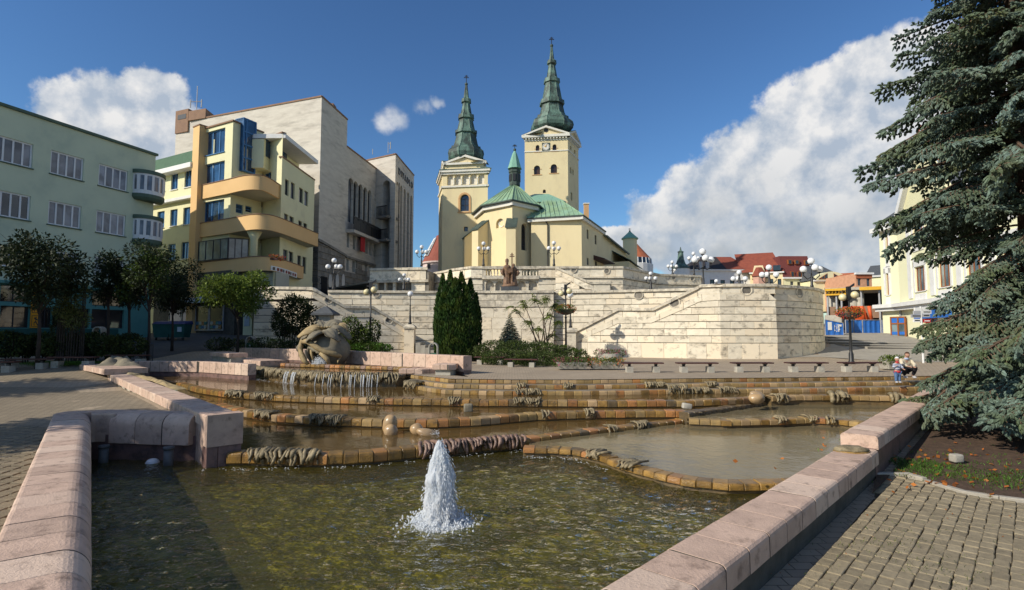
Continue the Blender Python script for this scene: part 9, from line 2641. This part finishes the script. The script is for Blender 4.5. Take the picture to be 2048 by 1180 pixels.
skin('body','flesh',man,[(0,.1,.30),(0,.06,.45),(0,-.02,.62),(0,-.05,.72),(.02,-.08,.80),(-.17,-.02,.64),(.17,-.02,.64),(-.23,-.14,.47),(.23,-.14,.45),(-.11,-.33,.44),(.04,-.36,.42),(-.1,.08,.27),(.1,.08,.27),(-.17,-.26,.40),(.19,-.26,.40),(-.13,-.08,.08),(.16,-.08,.08)],
     [(0,1),(1,2),(2,3),(3,4),(2,5),(2,6),(5,7),(6,8),(7,9),(8,10),(0,11),(0,12),(11,13),(12,14),(13,15),(14,16)],[.11,.11,.1,.045,.045,.055,.055,.04,.04,.025,.025,.08,.08,.06,.06,.04,.04])
skin('sweater','cream_knit',man,[(0,.1,.34),(0,.06,.46),(0,-.01,.60),(0,-.04,.68),(-.17,-.02,.645),(.17,-.02,.645),(-.23,-.15,.49),(.235,-.15,.47),(-.13,-.3,.45),(.07,-.33,.43)],[(0,1),(1,2),(2,3),(2,4),(2,5),(4,6),(5,7),(6,8),(7,9)],[(.16,.13),(.165,.13),(.15,.11),.06,.075,.075,.06,.06,.042,.042])
skin('trousers','black_cloth',man,[(0,.1,.28),(-.11,.07,.27),(.11,.07,.27),(-.18,-.26,.41),(.20,-.26,.41),(-.14,-.10,.1),(.17,-.10,.1)],[(0,1),(0,2),(1,3),(2,4),(3,5),(4,6)],[.13,.105,.105,.08,.08,.055,.055])
mb=MB(); mb.lathe([(.075,.665),(.085,.70),(.06,.735)],(0,-.05,0),12); mb.build('collar','shirt_blue',man,True)
head(man,(.01,-.10,.845),.088,'hair_brown')
for x in (-.14,.17): mb=MB(); mb.ball((x,-.17,.04),.055,12,8,0,(.8,2.0,.8)); mb.build('shoe','shoe',man,True)
hand(man,(-.12,-.36,.43),(.4,-1,-.1)); hand(man,(.05,-.39,.41),(-.5,-1,.1))
cq=X(1791,19.75); ck_=thing('person',(cq.x,cq.y,-.14),'small standing child in a white knit cap, striped sweater and jeans','person'); WLOC[ck_.name]=Vector((0,0,0))
skin('body','flesh',ck_,[(0,0,.42),(0,0,.55),(0,0,.68),(0,-.01,.75),(-.09,0,.66),(.09,0,.66),(-.135,.0,.55),(.13,-.05,.56),(-.09,-.09,.60),(.12,-.15,.5),(-.05,0,.38),(.05,0,.38),(-.055,-.01,.2),(.055,0,.2),(-.055,0,.05),(.055,0,.05)],
     [(0,1),(1,2),(2,3),(2,4),(2,5),(4,6),(5,7),(6,8),(7,9),(0,10),(0,11),(10,12),(11,13),(12,14),(13,15)],[.07,.07,.06,.035,.035,.035,.027,.027,.02,.02,.05,.05,.038,.038,.028,.028])
skin('sweater','striped_knit',ck_,[(0,0,.43),(0,0,.55),(0,0,.66),(-.09,0,.66),(.09,0,.66),(-.14,.0,.55),(.135,-.05,.56),(-.10,-.08,.59),(.125,-.13,.52)],[(0,1),(1,2),(2,3),(2,4),(3,5),(4,6),(5,7),(6,8)],[.105,.1,.08,.05,.05,.042,.042,.034,.034])
mb=MB(); mb.lathe([(.112,.36),(.118,.40),(.11,.425)],(0,0,0),16,sy=.85); mb.build('sweater_hem','red_knit',ck_,True); mb=MB(); mb.lathe([(.05,.70),(.06,.735),(.045,.76)],(0,-.01,0),12); mb.build('scarf','red_knit',ck_,True)
skin('jeans','denim',ck_,[(0,0,.38),(-.055,0,.35),(.055,0,.35),(-.06,-.01,.2),(.06,0,.2),(-.06,0,.05),(.06,0,.05)],[(0,1),(0,2),(1,3),(2,4),(3,5),(4,6)],[.085,.065,.065,.052,.052,.045,.045])
head(ck_,(0,-.015,.835),.078,'cap_white')
for x in (-.06,.06): mb=MB(); mb.ball((x,-.03,.03),.04,10,8,0,(.8,1.7,.75)); mb.build('shoe','shoe',ck_,True)
hand(ck_,(-.08,-.11,.61),(.3,-1,.5),.65); hand(ck_,(.12,-.17,.49),(0,-1,-.2),.65)
